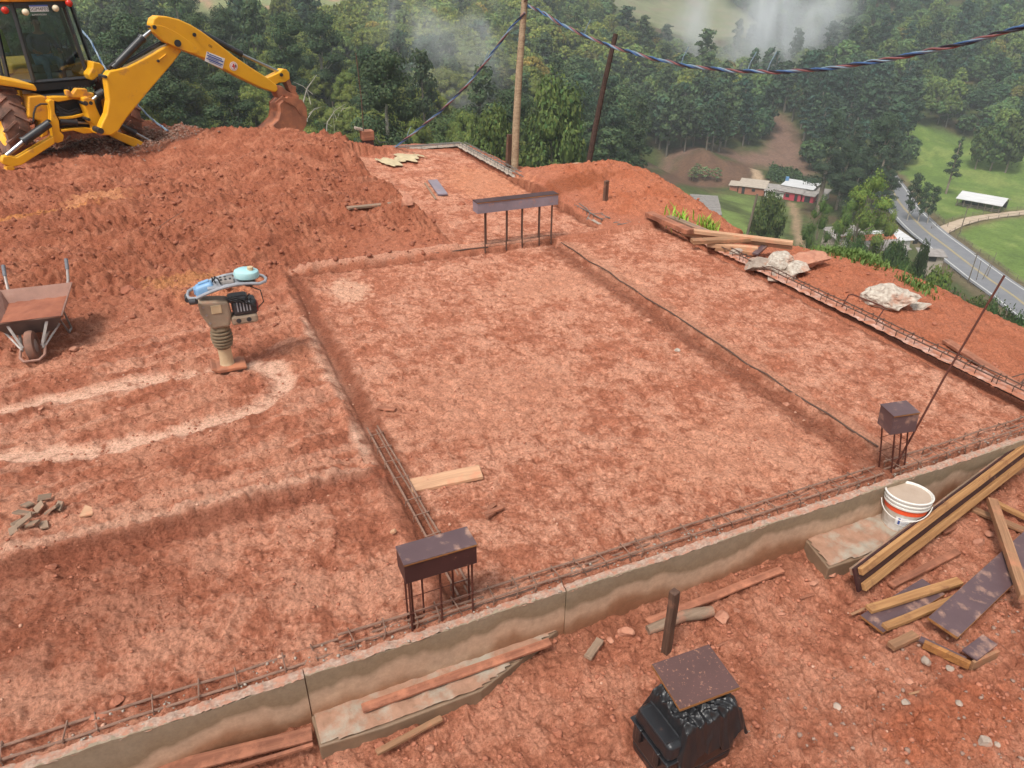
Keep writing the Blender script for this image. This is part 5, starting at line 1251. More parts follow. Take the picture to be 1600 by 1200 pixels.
# far left column stub with tall rod
starter('slender rusty column stub standing behind the far left earth heap', [(3.5, 15.05), (3.62, 15.05), (3.5, 15.17), (3.62, 15.17)], .3, r=.01, ties=(.1,), mat='rebar')
t = thing('column_stub', 'dark plywood-clad column stub with a paler top block behind the earth heap', 'column', (3.56, 15.1, 0)); mb = MB(); mb.box((0, 0, .05), (.2, .2, .3)); mb.build('form_panel', M['ply_film'], t); mb = MB(); mb.box((.0, 0, .29), (.24, .22, .18)); mb.build('top_block', M['wood_red'], t, bevel=.01)
mb = MB(); mb.box((-.16, -.0, .42), (.16, .12, .05), Matrix.Rotation(.3, 3, 'Y')); mb.build('mortar_lump', M['mortar_grey'], t, bevel=.01)
mb = MB(); mb.tube([(3.47, 15.02, .1), (3.49, 15.02, 1.0), (3.46, 15.02, 1.8)], .009, 6); o = mb.build('rebar_rod', M['rebar'], None, True); tag(o, 'thin upright rod rising from the far column stub before the woods', 'rod')

# ------------------------------------------------------------------ boards, planks, offcuts
def plank(label, a, b, w, th, mat='wood_mid', name='plank', cat='plank', group=None, roll=0.0, seg=6, wob=.0015, lift=None, bevel=.003, zs=None):
    """a, b: photo pixels of the two ends of its centre line (or 3D points); lies on the soil"""
    if len(a) == 2:
        A = P(*a, zs if zs is not None else 0); B = P(*b, zs if zs is not None else 0)
        za, zb = (zs, zs) if zs is not None else (SZ(*A[:2]), SZ(*B[:2]))
        A = P(*a, za + th / 2 + .012); B = P(*b, zb + th / 2 + .012)
    else: A, B = Vector(a), Vector(b)
    L_ = (B - A).length; mb = MB(); mb.bar((-L_ / 2, 0, 0), (L_ / 2, 0, 0), w, th, seg=seg, wob=wob)
    o = mb.build(name, M[mat], None, bevel=bevel, bseg=1)
    R = orient(B - A) @ Matrix.Rotation(roll, 3, 'X'); o.matrix_world = Matrix.Translation((A + B) / 2) @ R.to_4x4()
    return tag(o, label, cat, group)
plank('short wide pale plank lying across the left trench', (642, 760), (752, 737), .15, .028, 'wood_pale')
plank('small reddish stick uppermost of the three crossed by the pale plank', (757, 803), (787, 792), .03, .02, 'wood_red', 'wood_stick', 'stick')
plank('small reddish stick lying over the other two near the pale plank', (762, 797), (774, 787), .03, .02, 'wood_red', 'wood_stick', 'stick', roll=.2)
plank('lowest of three small reddish sticks near the pale plank', (760, 808), (772, 800), .03, .022, 'wood_red', 'wood_stick', 'stick')
plank('little square chip of wood lying left of the long plywood box', (611, 832), (618, 829), .03, .02, 'wood_pale', 'wood_chip', 'chip')
plank('tiny flat wood offcut beside the left trench halfway up the pad', (590, 636), (618, 640), .05, .018, 'wood_red', 'wood_offcut', 'offcut')
plank('weathered plank lying on the earth heap left of the rear bay', (543, 325), (615, 318), .09, .03, 'wood_grey')
plank('purple-grey painted board lying in the rear bay', (676, 282), (692, 304), .16, .03, 'ply_grey', 'painted_board', 'board')
plank('thin stick lying along the left of the purple-grey board', (664, 286), (681, 311), .03, .02, 'wood_grey', 'wood_stick', 'stick')
plank('long reddish board at the foot of the beam beside the upright post', (1012, 972), (1222, 890), .055, .02, 'wood_red', zs=-.345)
plank('long red-brown board lying on the left concrete footing', (566, 1107), (860, 1003), .055, .02, 'wood_red', zs=-.31)
plank('red board at the foot of the lower left beam, upper of two', (130, 1235), (488, 1146), .085, .018, 'wood_red', zs=-.325)
plank('red board edge at the foot of the lower left beam, lower of two', (330, 1212), (490, 1163), .02, .02, 'wood_red', zs=-.325)
plank('brown stick leaning out of the mud right of the left footing', (588, 1176), (690, 1122), .035, .022, 'wood_mid', zs=-.375)
plank('short grey offcut sticking up at the left of the upright post', (918, 1028), (938, 1000), .05, .025, 'wood_grey', 'wood_offcut', 'offcut')
plank('flat grey plywood scrap beside the board on the left footing', (783, 1042), (815, 1030), .05, .012, 'wood_grey', 'wood_scrap', 'offcut')
plank('plank lying on the orange mound slope beyond the right pad edge', (1478, 532), (1620, 622), .10, .03, 'wood_red')
plank('lone plank lying on the crest of the orange mound', (860, 262), (905, 255), .10, .03, 'wood_pale')
plank('thin grey plank end in front of the right footing', (1312, 884), (1362, 866), .03, .02, 'wood_mid')
plank('straight reddish batten lying in front of the yellow-edged form', (1392, 915), (1497, 862), .05, .025, 'wood_red')
# dirty plywood and battens at the lower right
def board(label, corner, u, v, th, mat, name='plywood_sheet', cat='plywood', edge='ply_edge'):
    """corner + two edge vectors"""
    c = Vector(corner); u = Vector(u); v = Vector(v); n_ = u.cross(v).normalized(); R = orient(u, n_)
    cen = c + u / 2 + v / 2; t = thing(name, label, cat, cen); t.rotation_euler = R.to_euler()
    mb = MB(); mb.box((0, 0, 0), (u.length, v.length, th)); mb.build('core', M[edge], t, bevel=.001)
    mb = MB(); mb.box((0, 0, th / 2 + .001), (u.length - .003, v.length - .003, .002)); mb.build('film_face', M[mat], t)
    return t
z0 = -.36
c_ = P(1447, 969, z0 + .10); c2 = P(1498, 995, z0 + .09); c3 = P(1640, 822, z0 + .10)
board('large film-faced plywood strip with a scuffed chalky face at lower right', c2, c3 - P(1470, 980, z0 + .10) , c_ - c2, .018, 'ply_film_dirty')
c_ = P(1343, 963, z0 + .02); c2 = P(1380, 990, z0 + .02); c3 = P(1465, 937, z0 + .02)
board('dark plywood strip lying beneath the two yellow battens', c2, (c3 - c2) * 1.15, c_ - c2, .016, 'ply_film_dirty')
plank('upper weathered yellow batten on the dark plywood strip', tuple(P(1357, 952, z0 + .05)), tuple(P(1500, 908, z0 + .06)), .06, .028, 'wood_yellow')
plank('lower short yellow batten poking from under the scuffed plywood', tuple(P(1382, 980, z0 + .045)), tuple(P(1570, 905, z0 + .05)), .05, .03, 'wood_yellow')
plank('squared timber leaning across the scuffed plywood at the right edge', tuple(P(1550, 782, z0 + .14)), tuple(P(1602, 935, z0 + .16)), .065, .05, 'wood_mid', 'timber', 'timber')
plank('pale yellow batten behind the leaning timber, upper of two', tuple(P(1555, 785, z0 + .06)), tuple(P(1660, 838, z0 + .05)), .04, .03, 'wood_yellow')
plank('reddish board behind the leaning timber, lower of two', tuple(P(1519, 795, z0 + .03)), tuple(P(1680, 862, z0 + .03)), .06, .025, 'wood_mid')
plank('stubby wood block lying below the two yellow battens', (1392, 1010), (1430, 992), .055, .035, 'wood_mid', 'wood_block', 'block')
plank('small reddish offcut right of the thin mud crack under the form', (1473, 832), (1512, 815), .035, .02, 'wood_red', 'wood_offcut', 'offcut')
for q_, (a, b_, w_, mt, lb) in enumerate((((1250, 935), (1272, 928), .02, 'wood_red', 'thin red splinter between the log and the right footing'), ((1330, 960), (1352, 950), .018, 'wood_mid', 'short splinter left of the dark plywood strip'), ((1180, 905), (1205, 897), .016, 'wood_grey', 'grey splinter resting near the end of the long reddish board'),
    ((1560, 905), (1592, 893), .03, 'wood_yellow', 'short yellow offcut beside the foot of the leaning timber'), ((1420, 1085), (1438, 1080), .014, 'wood_mid', 'tiny splinter in the mud below the grey stone'), ((690, 1045), (735, 1030), .016, 'wood_mid', 'thin stick lying at the outer edge of the left footing'), ((1120, 1010), (1142, 1001), .016, 'wood_red', 'red splinter right of the upright post'))):
    plank(lb, a, b_, w_, .01, mt, 'wood_splinter', 'splinter')
# L-shaped formwork corner
t = thing('formwork_corner', 'bent L-shaped piece of dark plywood formwork lying at lower right', 'formwork', P(1500, 1020, z0 + .03), (0, 0, 0))
o_ = P(1500, 1020, z0 + .03); q = lambda a, b_, z_: P(a, b_, z_) - o_
mb = MB(); a, b_, c_ = q(1443, 1006, z0 + .03), q(1515, 1040, z0 + .03), q(1520, 1026, z0 + .05)
mb.bar(a, b_, .03, .05); mb.build('long_arm', M['ply_edge'], t, bevel=.002)
mb = MB(); mb.bar(a + Vector((0, .03, .012)), b_ + Vector((0, .03, .012)), .045, .012); mb.build('long_face', M['ply_film_dirty'], t)
mb = MB(); p1_, p2_, p3_ = q(1503, 1016, z0 + .07), q(1535, 992, z0 + .07), q(1560, 1013, z0 + .07)
mb.prism([(0, 0), ((p2_ - p1_).length, 0), ((p2_ - p1_).length, .09), (0, .09)], .014, (Matrix.Translation(p1_) @ orient(p2_ - p1_).to_4x4() @ Matrix.Translation((0, -.09, 0)))); mb.build('short_plate', M['ply_film_dirty'], t, bevel=.002)
mb = MB(); mb.bar(q(1518, 1040, z0 + .03), q(1558, 1022, z0 + .03), .02, .07); mb.build('short_arm', M['wood_mid'], t, bevel=.002)
# the long double-batten form leaning against the beam
A = Vector((3.52, 2.33, -.26)); B = Vector((6.35, 2.90, -.10)); R = orient(B - A) @ Matrix.Rotation(math.radians(-24), 3, 'X')
t = thing('formwork_beam', 'long plywood form edge-on with two yellow battens, beside the white bucket', 'formwork', (A + B) / 2); t.rotation_euler = R.to_euler(); L_ = (B - A).length
mb = MB(); mb.box((0, 0, 0), (L_, .018, .17)); mb.build('film_panel', M['ply_film'], t, bevel=.001)
for nm, z_ in (('batten', .055), ('batten', -.058)):
    mb = MB(); mb.bar((-L_ / 2 + .03, -.026, z_), (L_ / 2, -.026, z_), .032, .052, seg=12, wob=.0012); mb.build(nm, M['wood_yellow'], t, bevel=.003, bseg=1)
mb = MB(); mb.bar((-L_ / 2 + .01, .024, .05), (L_ / 2, .024, .05), .028, .05); mb.build('rear_batten', M['wood_grey'], t, bevel=.003)
# lumber pile at the far right corner
for q_, (a, b_, w, th, z_, mt, lb) in enumerate((
    ((1013, 334), (1078, 362), .13, .06, .16, 'wood_red', 'thick reddish plank, leftmost in the lumber pile at the far pad corner'),
    ((1045, 339), (1105, 363), .10, .05, .12, 'wood_grey', 'grey plank second from the left in the lumber pile'),
    ((1060, 358), (1239, 380), .09, .05, .14, 'wood_pale', 'long pale plank reaching farthest right, upper one in the lumber pile'),
    ((1066, 364), (1238, 386), .09, .05, .07, 'wood_pale', 'long pale plank lying just below the longest one in the lumber pile'),
    ((1081, 377), (1186, 373), .12, .05, .12, 'wood_mid', 'brown plank lying crosswise on top of the lumber pile'),
    ((1105, 382), (1184, 389), .08, .05, .06, 'wood_pale', 'short pale plank under the crosswise plank of the lumber pile'),
    ((1118, 388), (1180, 396), .08, .05, .02, 'wood_mid', 'lowest short plank in front of the lumber pile'),
    ((1180, 397), (1196, 383), .08, .03, .05, 'ply_film_dirty', 'dark plywood scrap at the right end of the short planks of the pile'))):
    plank(lb, tuple(P(*a, z_)), tuple(P(*b_, z_)), w, th, mt, group='lumber pile')
# wood offcuts heap on the left
OFF = [(75, 792, 20, .15), (48, 802, -55, .14), (66, 805, 50, .14), (98, 805, 80, .18), (88, 813, 5, .14), (45, 818, -20, .18), (32, 832, 60, .16), (47, 836, 40, .19), (72, 830, -75, .15), (58, 836, 10, .12), (28, 845, 30, .10)]
lbs = ['topmost grey-brown tile-like offcut of the small heap at the left', 'upper left offcut of the small heap at the left', 'upright narrow offcut in the middle of the small heap', 'rightmost long offcut of the small heap at the left', 'flat offcut behind the right ones of the small heap', 'offcut lying crosswise over the left of the small heap', 'lower left pointed offcut of the small heap', 'wide bottom offcut of the small heap at the left', 'lower right offcut of the small heap at the left', 'offcut half hidden between the bottom ones of the heap', 'smallest offcut at the lower left of the heap']
for i, (px, py, an, ln) in enumerate(OFF):
    c = P(px, py, 0); zt = SZ(c.x, c.y) + .02 + .022 * (i in (0, 2, 5, 7)) ; R = Matrix.Rotation(math.radians(an), 3, 'Z') @ Matrix.Rotation(random.uniform(-.5, .5), 3, 'X') @ Matrix.Rotation(random.uniform(-.4, .4), 3, 'Y')
    mb = MB(); ln *= .72; k = random.uniform(.01, .04); mb.prism([(-ln / 2, -.025), (ln / 2 - k, -.025), (ln / 2, .022), (-ln / 2 + k, .028)], .014)
    o = mb.build('wood_offcut', M['wood_grey'], None, bevel=.0015, bseg=1); o.matrix_world = Matrix.Translation((c.x, c.y, zt)) @ R.to_4x4(); tag(o, lbs[i], 'offcut', 'heap of offcuts')
c = P(140, 812, 0); mb = MB(); mb.prism([(-.04, -.05), (.04, -.055), (.035, .02), (-.01, .07)], .014); o = mb.build('wood_offcut', M['wood_pale'], None, bevel=.0015); o.location = (c.x, c.y, SZ(c.x, c.y) + .012); tag(o, 'single pale pointed offcut lying right of the small heap', 'offcut')
# footings stepping out in front of the beam
def footing(label, poly, zt, zb, seed):
    t = thing('concrete_footing', label, 'footing', (0, 0, 0)); n_ = len(poly)
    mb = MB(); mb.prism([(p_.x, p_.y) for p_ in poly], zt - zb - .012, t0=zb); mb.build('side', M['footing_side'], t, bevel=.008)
    xs_ = [p_.x for p_ in poly]; ys_ = [p_.y for p_ in poly]; st = .018
    gx_, gy_ = np.meshgrid(np.arange(min(xs_) - st, max(xs_) + st, st), np.arange(min(ys_) - st, max(ys_) + st, st)); pl_ = [(p_.x, p_.y) for p_ in poly]
    ins = inside(gx_.ravel() + .01 * noise(gx_.ravel() * 20, gy_.ravel() * 20, 4), gy_.ravel(), pl_).reshape(gx_.shape)
    zz = zt + .012 * fbm(gx_ * 9, gy_ * 9, 3, seed) + .01 * clods(gx_ * 22, gy_ * 22, seed, .5)
    idx = np.arange(gx_.size).reshape(gx_.shape); k = ins[:-1, :-1] & ins[1:, :-1] & ins[:-1, 1:] & ins[1:, 1:]
    F = np.stack([idx[:-1, :-1], idx[:-1, 1:], idx[1:, 1:], idx[1:, :-1]], -1)[k]
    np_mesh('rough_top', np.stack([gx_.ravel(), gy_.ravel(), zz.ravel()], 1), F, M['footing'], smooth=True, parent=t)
zt = -.31
footing('rough concrete footing with a board on it below the left beam joint', [P(483, 1107, zt), P(499, 1165, zt), P(600, 1135, zt), P(752, 1077, zt), P(800, 1040, zt), P(888, 970, zt), P(885, 960, zt)][::1], zt, -.5, 21)
zt = -.27
footing('rough concrete footing block beside the white bucket', [P(1256, 838, zt), P(1295, 886, zt), P(1420, 845, zt), P(1480, 815, zt), P(1400, 785, zt)], zt, -.5, 25)

# ------------------------------------------------------------------ stones, lumps, posts
M['stone_red'] = mat_simple('stone_red', (0.50, 0.24, 0.155), (0.33, 0.13, 0.08), 14, 0.85, bmp=0.6, bd=0.01, randv=.12)
M['stone_grey'] = mat_simple('stone_grey', (0.40, 0.33, 0.27), (0.26, 0.19, 0.15), 16, 0.85, bmp=0.6, bd=0.01, dirt=(0.44, 0.2, 0.13), dirt_amt=.3, randv=.12)
M['chunk'] = mat_simple('concrete_chunk', (0.60, 0.54, 0.46), (0.26, 0.20, 0.16), 22, 0.9, bmp=0.8, bd=0.02, dirt=(0.40, 0.18, 0.11), dirt_amt=.3, dscale=4)
def stone(px, py, s, label, mat='stone_red', seed=0, name='rock', cat='rock', z=None, lv=3, flat=.7, elong=1.0, group=None, rot=0):
    c = GS(px, py); mb = MB(); mb.rock((0, 0, 0), (s * elong, s, s * flat), seed=seed, lv=lv, rough=.25); o = mb.build(name, M[mat], None)
    o.location = (c.x, c.y, c.z + s * flat * .45 + (z or 0)); o.rotation_euler = (random.uniform(-.2, .2), random.uniform(-.2, .2), rot); return tag(o, label, cat, group)
stone(1125, 968, .055, 'fist-sized red angular rock right of the log', seed=1)
stone(978, 990, .055, 'large pale red rock left of the upright post', seed=2)
stone(954, 1003, .025, 'small ochre stone just below the large pale red rock', seed=3)
stone(1150, 955, .025, 'small red lump right of the fist-sized rock near the log', seed=33)
stone(1222, 962, .022, 'thin elongated clod right of the log', seed=4, elong=1.7)
stone(1447, 1035, .035, 'grey stone left below the L-shaped form', 'stone_grey', 5)
stone(1484, 1045, .022, 'bluish-grey stone under the L-shaped form', 'stone_grey', 6, elong=1.4)
stone(1420, 1066, .03, 'flat pale clod below the grey stone', 'stone_red', 7, elong=1.3, flat=.5)
stone(1307, 1106, .024, 'rounded grey stone in the mud right of the black case', 'stone_grey', 8)
stone(1415, 1100, .022, 'grey clod cluster stone in the lower right mud', 'stone_grey', 9, elong=1.4)
stone(1498, 1100, .022, 'small stone in the mud left of the right frame edge', 'stone_grey', 10)
stone(1535, 1163, .04, 'broken pale concrete lump near the lower right corner', 'stone_grey', 11)
stone(1556, 1165, .02, 'small whitish stone right of the broken concrete lump', 'stone_grey', 12)
stone(1300, 900, .03, 'red lump at the foot of the right footing', 'stone_red', 13, elong=1.6)
stone(1270, 912, .025, 'brown lump left of the foot of the yellow-edged form', 'stone_red', 14, elong=1.6)
stone(1530, 850, .04, 'reddish rock between the leaning timber and the batten', 'stone_red', 15, elong=1.5)
stone(1545, 838, .035, 'brown rock behind the reddish rock at the right', 'stone_red', 35, elong=1.3)
stone(1058, 549, .03, 'lone whitish stone on the pad beside the middle trench', 'chunk', 16)
stone(1228, 633, .03, 'pinkish clod beside the lower end of the middle trench', 'stone_red', 17)
stone(1012, 502, .03, 'clod lying on the middle trench', 'stone_red', 18)
stone(115, 548, .045, 'pink stone lying right of the wheelbarrow wheel', seed=19)
stone(200, 458, .08, 'largest clod above and left of the rammer', 'clod_dark', 20, name='soil_clod', cat='clod')
stone(636, 322, .12, 'flat reddish slab stuck upright in the earth heap', seed=21, flat=1.0, elong=.8)
stone(722, 320, .055, 'brown clod in the rear bay above the long purple box', 'clod_dark', 22, name='soil_clod', cat='clod')
stone(190, 640, .03, 'small pale stone on the left compacted track', seed=23, elong=1.4)
stone(65, 640, .025, 'small clod between the two left compacted tracks', seed=24)
stone(82, 888, .03, 'small dark clod on the lower left bay', 'clod', seed=25, name='soil_clod', cat='clod')
stone(183, 1098, .035, 'rounded clod near the lower left beam top', 'clod', seed=26, name='soil_clod', cat='clod')
stone(155, 1120, .03, 'flat clod left of the rounded one by the lower left beam', 'clod', seed=27, name='soil_clod', cat='clod', elong=1.5)
stone(870, 1150, .03, 'dark clod left of the black case', 'clod', seed=28, name='soil_clod', cat='clod')
stone(595, 1168, .035, 'dark rounded clod on the brown stick in the lower mud', 'clod', seed=29, name='soil_clod', cat='clod')
stone(672, 1172, .025, 'reddish clod right of the brown stick', 'stone_red', seed=30, name='soil_clod', cat='clod')
def chunk(px, py, s, z, label, seed, mat='chunk', elong=1.4, flat=.6, rot=0.0, rough=.35):
    c = P(px, py, z); mb = MB(); mb.rock((0, 0, 0), (s * elong, s, s * flat), seed=seed, lv=4, rough=rough * .5); o = mb.build('concrete_chunk', M[mat], None)
    V_ = np.array([tuple(v.co) for v in o.data.vertices]); d_ = fbm(V_[:, 0] * 9 / 1 + V_[:, 2] * 5, V_[:, 1] * 9 + V_[:, 2] * 7, 4, seed) * s * .12
    nrm = V_ / (np.linalg.norm(V_, axis=1)[:, None] + 1e-9); V_ += nrm * d_[:, None]; o.data.vertices.foreach_set('co', V_.astype(np.float32).ravel()); o.data.update()
    o.location = c; o.rotation_euler = (.1, -.1, rot); return tag(o, label, 'concrete chunk')
chunk(1392, 465, .23, -.02, 'largest grey-white broken concrete lump on the orange slope', 41, elong=1.35, flat=.6, rot=-.9)
chunk(1438, 478, .10, -.12, 'small concrete lump just right of the largest one', 42)
chunk(1213, 409, .17, .06, 'pale jagged concrete lump next to the lumber pile', 43, rot=.2, flat=.7)
chunk(1242, 421, .16, .03, 'whitish flat concrete lump in front of the jagged one', 44, rot=.5, flat=.45)
chunk(1184, 415, .16, .02, 'grey crumbly concrete lump left of the jagged one', 45, 'stone_grey', rot=.1, flat=.5)
chunk(1265, 407, .20, .02, 'flat reddish slab lump right of the jagged concrete one', 46, 'stone_red', elong=1.7, flat=.3, rot=.1)
chunk(1225, 432, .16, -.02, 'low brown-grey slab in front of the whitish lump', 47, 'stone_grey', elong=1.6, flat=.25, rot=.3)
chunk(1484, 493, .07, -.28, 'small grey stone on the right slope crest', 48, 'stone_grey')
chunk(1150, 396, .10, .0, 'small grey lump under the lumber pile ends', 49, 'stone_grey')
def post(label, a, b, w, th, mat, name='wooden_stake', cat='stake', tilt=0):
    return plank(label, tuple(a), tuple(b), w, th, mat, name, cat, seg=8, roll=tilt)
post('dark squared wooden post driven in the mud behind the plywood square', (2.11, 2.40, -.45), (2.09, 2.39, .16), .05, .045, 'wood_brown', 'wooden_post', 'post', .3)
post('short grey stake standing in front of the orange mound', (5.81, 9.55, -.1), (5.80, 9.53, .46), .07, .05, 'wood_brown', tilt=.3)
post('short reddish stake standing just left of the tall pale pole', (5.53, 12.6, -.1), (5.58, 12.62, .6), .09, .06, 'wood_brown', tilt=.2)
mb = MB(); mb.tube([(5.62, 12.5, -.3), (5.66, 12.52, .8), (5.72, 12.56, 1.6), (5.80, 12.6, 2.4), (5.88, 12.6, 3.5)], [.068, .065, .06, .055, .05], 12); o = mb.build('timber_pole', M['wood_pole'], None, True); tag(o, 'tall pale debarked wooden pole carrying the twisted cable', 'pole')
mb = MB(); mb.tube([(6.28, 11.0, .1), (6.40, 11.0, .9), (6.52, 11.0, 1.6), (6.67, 11.0, 2.33)], [.05, .046, .042, .038], 8); o = mb.build('timber_pole', M['wood_dark'], None, True); tag(o, 'slim dark pole leaning right on the crest of the orange mound', 'pole')
# half-buried log
a, b_ = P(1012, 985, -.33), P(1112, 955, -.33); t = thing('log', 'weathered half-buried log behind the upright post', 'log', a)
mb = MB(); v = b_ - a; mb.tube([(0, 0, 0), v * .25 + Vector((0, 0, .012)), v * .55 + Vector((0, .012, .02)), v * .8 + Vector((0, 0, .012)), v], [.03, .034, .036, .04, .034], 12); mb.build('log_body', M['wood_grey'], t, True)
# white cloth in the rear bay
p0 = P(628, 249, .03); nx_, ny_ = 36, 12; vs = []; fs = []
for j in range(ny_):
    for i in range(nx_):
        u = i / (nx_ - 1) * .9 - .45; v = (j / (ny_ - 1) - .5) * (.5 + .25 * math.sin(i * .35) + .15 * math.sin(i * .9 + 1)); vs.append((u, v + .10 * math.sin(u * 5), .02 + .014 * math.sin(i * .8 + j * .6) * math.sin(j * 1.3) + .006 * random.random()))
for j in range(ny_ - 1):
    for i in range(nx_ - 1): fs.append((j * nx_ + i, j * nx_ + i + 1, (j + 1) * nx_ + i + 1, (j + 1) * nx_ + i))
M['cloth'] = mat_simple('cloth_cream', (0.55, 0.45, 0.28), (0.4, 0.32, 0.2), 6, 0.9, bmp=.2, bd=.02)
mb = MB(); mb.add(vs, fs); o = mb.build('cloth_sheet', M['cloth'], None, smooth='all', loc=(p0.x, p0.y, .02), rot=(0, 0, .25)); sm = o.modifiers.new('thick', 'SOLIDIFY'); sm.thickness = .006; tag(o, 'crumpled cream cloth lying on the far end of the rear bay', 'cloth')
# bent rebar hoop on the right slope
mb = MB(); mb.tube([P(1315, 480, 0), P(1326, 461, .12), P(1332, 460, .14), P(1378, 478, .1), P(1382, 482, .08), P(1368, 503, 0)], .008, 6); o = mb.build('bent_rebar', M['rebar_rust'], None, True); tag(o, 'bent rusty rebar hoop left of the largest concrete lump', 'rebar')
mb = MB(); mb.tube([P(652, 0, 0) * 0 + P(905, 318, .12), P(917, 326, .12), P(922, 333, .1), P(916, 345, 0)], .007, 6); o = mb.build('bent_rebar', M['rebar_grey'], None, True); tag(o, 'bent grey rebar end between the long box and the orange mound', 'rebar')
mb = MB(); mb.tube([P(248, 355, .06), P(262, 345, .07), P(300, 322, .05), P(340, 300, .05)], .004, 5); o = mb.build('wire', M['rebar_dusty'], None, True); tag(o, 'thin loose wire trailing over the churned earth', 'wire')
for i_ in range(7):
    a_ = GS(1560 + i_ * 9, 600 + i_ * 4); mb = MB(); mb.tube([a_ + Vector((0, 0, .03)), a_ + Vector((random.uniform(.15, .4), random.uniform(-.2, .2), .08)), a_ + Vector((random.uniform(.4, .8), random.uniform(-.3, .1), .03))], .006, 5); o = mb.build('rebar_offcut', M['rebar'], None, True); tag(o, 'rebar offcut in the tangle at the right end of the long rusty cage', 'rebar', 'tangle of rebar offcuts')
# twisted cables
STR = [((0.05, 0.12, 0.28), 'blue'), ((0.025, 0.025, 0.04), 'black'), ((0.24, 0.10, 0.10), 'red'), ((0.20, 0.28, 0.36), 'grey')]
for c_, nm in STR: M['cable_' + nm] = mat_simple('cable_' + nm, c_, tuple(k * .85 for k in c_), 5, .35, bmp=0)
def cable(label, pts, off=.014, r=.0105, pitch=.55, strands=(0, 1, 2, 3), ties=()):
    pts = [Vector(p_) for p_ in pts]; dn = []
    for i in range(len(pts) - 1):
        p0, p1, p2, p3 = pts[max(i - 1, 0)], pts[i], pts[i + 1], pts[min(i + 2, len(pts) - 1)]; k = max(4, int((p2 - p1).length / .045))
        for j in range(k):
            t_ = j / k; dn.append(.5 * ((2 * p1) + (p2 - p0) * t_ + (2 * p0 - 5 * p1 + 4 * p2 - p3) * t_ * t_ + (3 * p1 - p0 - 3 * p2 + p3) * t_ ** 3))
    dn.append(pts[-1]); t = thing('twisted_cable', label, 'cable', dn[0]); o0 = dn[0]; s_ = 0; hel = [[] for _ in strands]
    for i, p_ in enumerate(dn):
        if i: s_ += (p_ - dn[i - 1]).length
        tg = (dn[min(i + 1, len(dn) - 1)] - dn[max(i - 1, 0)]).normalized(); a_ = tg.cross(Vector((0, 0, 1))).normalized(); b__ = tg.cross(a_)
        for q, sd_ in enumerate(strands):
            an = 2 * PI * (s_ / pitch + q / len(strands)) + .5 * math.sin(s_ * 2.3 + q); rr__ = off * (1 + .35 * math.sin(s_ * 3.1 + q * 2)); hel[q].append(p_ - o0 + (a_ * math.cos(an) + b__ * math.sin(an)) * rr__)
    for q, sd_ in enumerate(strands):
        mb = MB(); mb.tube(hel[q], r, 6); mb.build('strand', M['cable_' + STR[sd_][1]], t, True)
    for k in ties:
        p_ = dn[int(k * (len(dn) - 1))] - o0; mb = MB(); mb.tube([p_, p_ + Vector((.03, 0, .1)), p_ + Vector((.10, 0, .22))], .005, 5); mb.build('tie_end', M['cable_grey'], t, True)
cable('long twisted blue and red cable sagging from the pale pole to the right', [D(*a) for a in ((824, 8, 13.9), (852, 22, 13.4), (885, 42, 13), (955, 72, 12.2), (1060, 100, 11.2), (1180, 112, 10.3), (1300, 106, 9.5), (1450, 80, 8.8), (1600, 41, 8.2), (1800, -30, 7.6), (2100, -180, 7.0))], ties=(.16, .36, .47, .5))
cable('twisted blue cable dropping from the pale pole to the ground at left', [D(*a) for a in ((820, 20, 13.8), (800, 42, 13.9), (775, 75, 14.0), (735, 127, 14.2), (690, 172, 14.5), (650, 205, 14.9), (618, 230, 15.2))], off=.012, r=.011, ties=(.3, .9))
cable('pale twisted cable running down behind the digger arm', [D(*a) for a in ((100, 15, 23), (128, 48, 22.5), (142, 65, 22), (167, 110, 21.4), (212, 160, 20.5), (236, 185, 19.8), (262, 204, 19))], off=.012, r=.012, strands=(3, 0, 3, 3), pitch=.4)
mb = MB(); mb.tube([(5.80, 12.56, 2.74), (5.90, 12.48, 2.80), (5.93, 12.50, 2.9)], .02, 8); o = mb.build('insulator_hook', M['rebar'], None, True); tag(o, 'dark hook holding the cable near the top of the pale pole', 'hook')
# ------------------------------------------------------------------ digger (backhoe loader) seen from behind
M['cat_yellow'] = mat_simple('machine_yellow', (0.80, 0.40, 0.012), (0.70, 0.33, 0.012), 2, 0.4, bmp=0, dirt=(0.46, 0.2, 0.06), dirt_amt=0.13, dscale=5, spec=.5)
M['cat_yellow_dirty'] = mat_simple('machine_yellow_dirty', (0.74, 0.36, 0.015), (0.62, 0.28, 0.015), 4, 0.5, bmp=.05, dirt=(0.38, 0.15, 0.07), dirt_amt=0.35, dscale=7)
M['machine_black'] = mat_simple('machine_black', (0.028, 0.03, 0.034), (0.02, 0.021, 0.024), 6, 0.42, bmp=.03, dirt=(0.2, 0.09, 0.05), dirt_amt=0.02, dscale=9)
M['chrome'] = mat_simple('chrome_rod', (0.42, 0.43, 0.45), (0.36, 0.37, 0.38), 4, 0.3, metal=1, bmp=0)
M['tyre_mud'] = mat_simple('tyre_mud', (0.32, 0.155, 0.105), (0.10, 0.065, 0.052), 7, 0.9, bmp=.4, bd=.01)
M['mudsteel'] = mat_simple('muddy_steel', (0.38, 0.14, 0.075), (0.22, 0.09, 0.055), 4, 0.75, bmp=.3, bd=.01, dirt=(0.46, 0.17, 0.085), dirt_amt=.5)
M['hose'] = mat_simple('hose', (0.02, 0.02, 0.022), (0.014, 0.014, 0.015), 10, .5, bmp=0)
M['redlens'] = mat_simple('red_lens', (0.65, 0.03, 0.015), (0.45, 0.02, 0.01), 9, .2, bmp=0)
M['lamplens'] = mat_simple('lamp_lens', (0.85, 0.75, 0.55), (0.7, 0.62, 0.45), 9, .15, bmp=0)
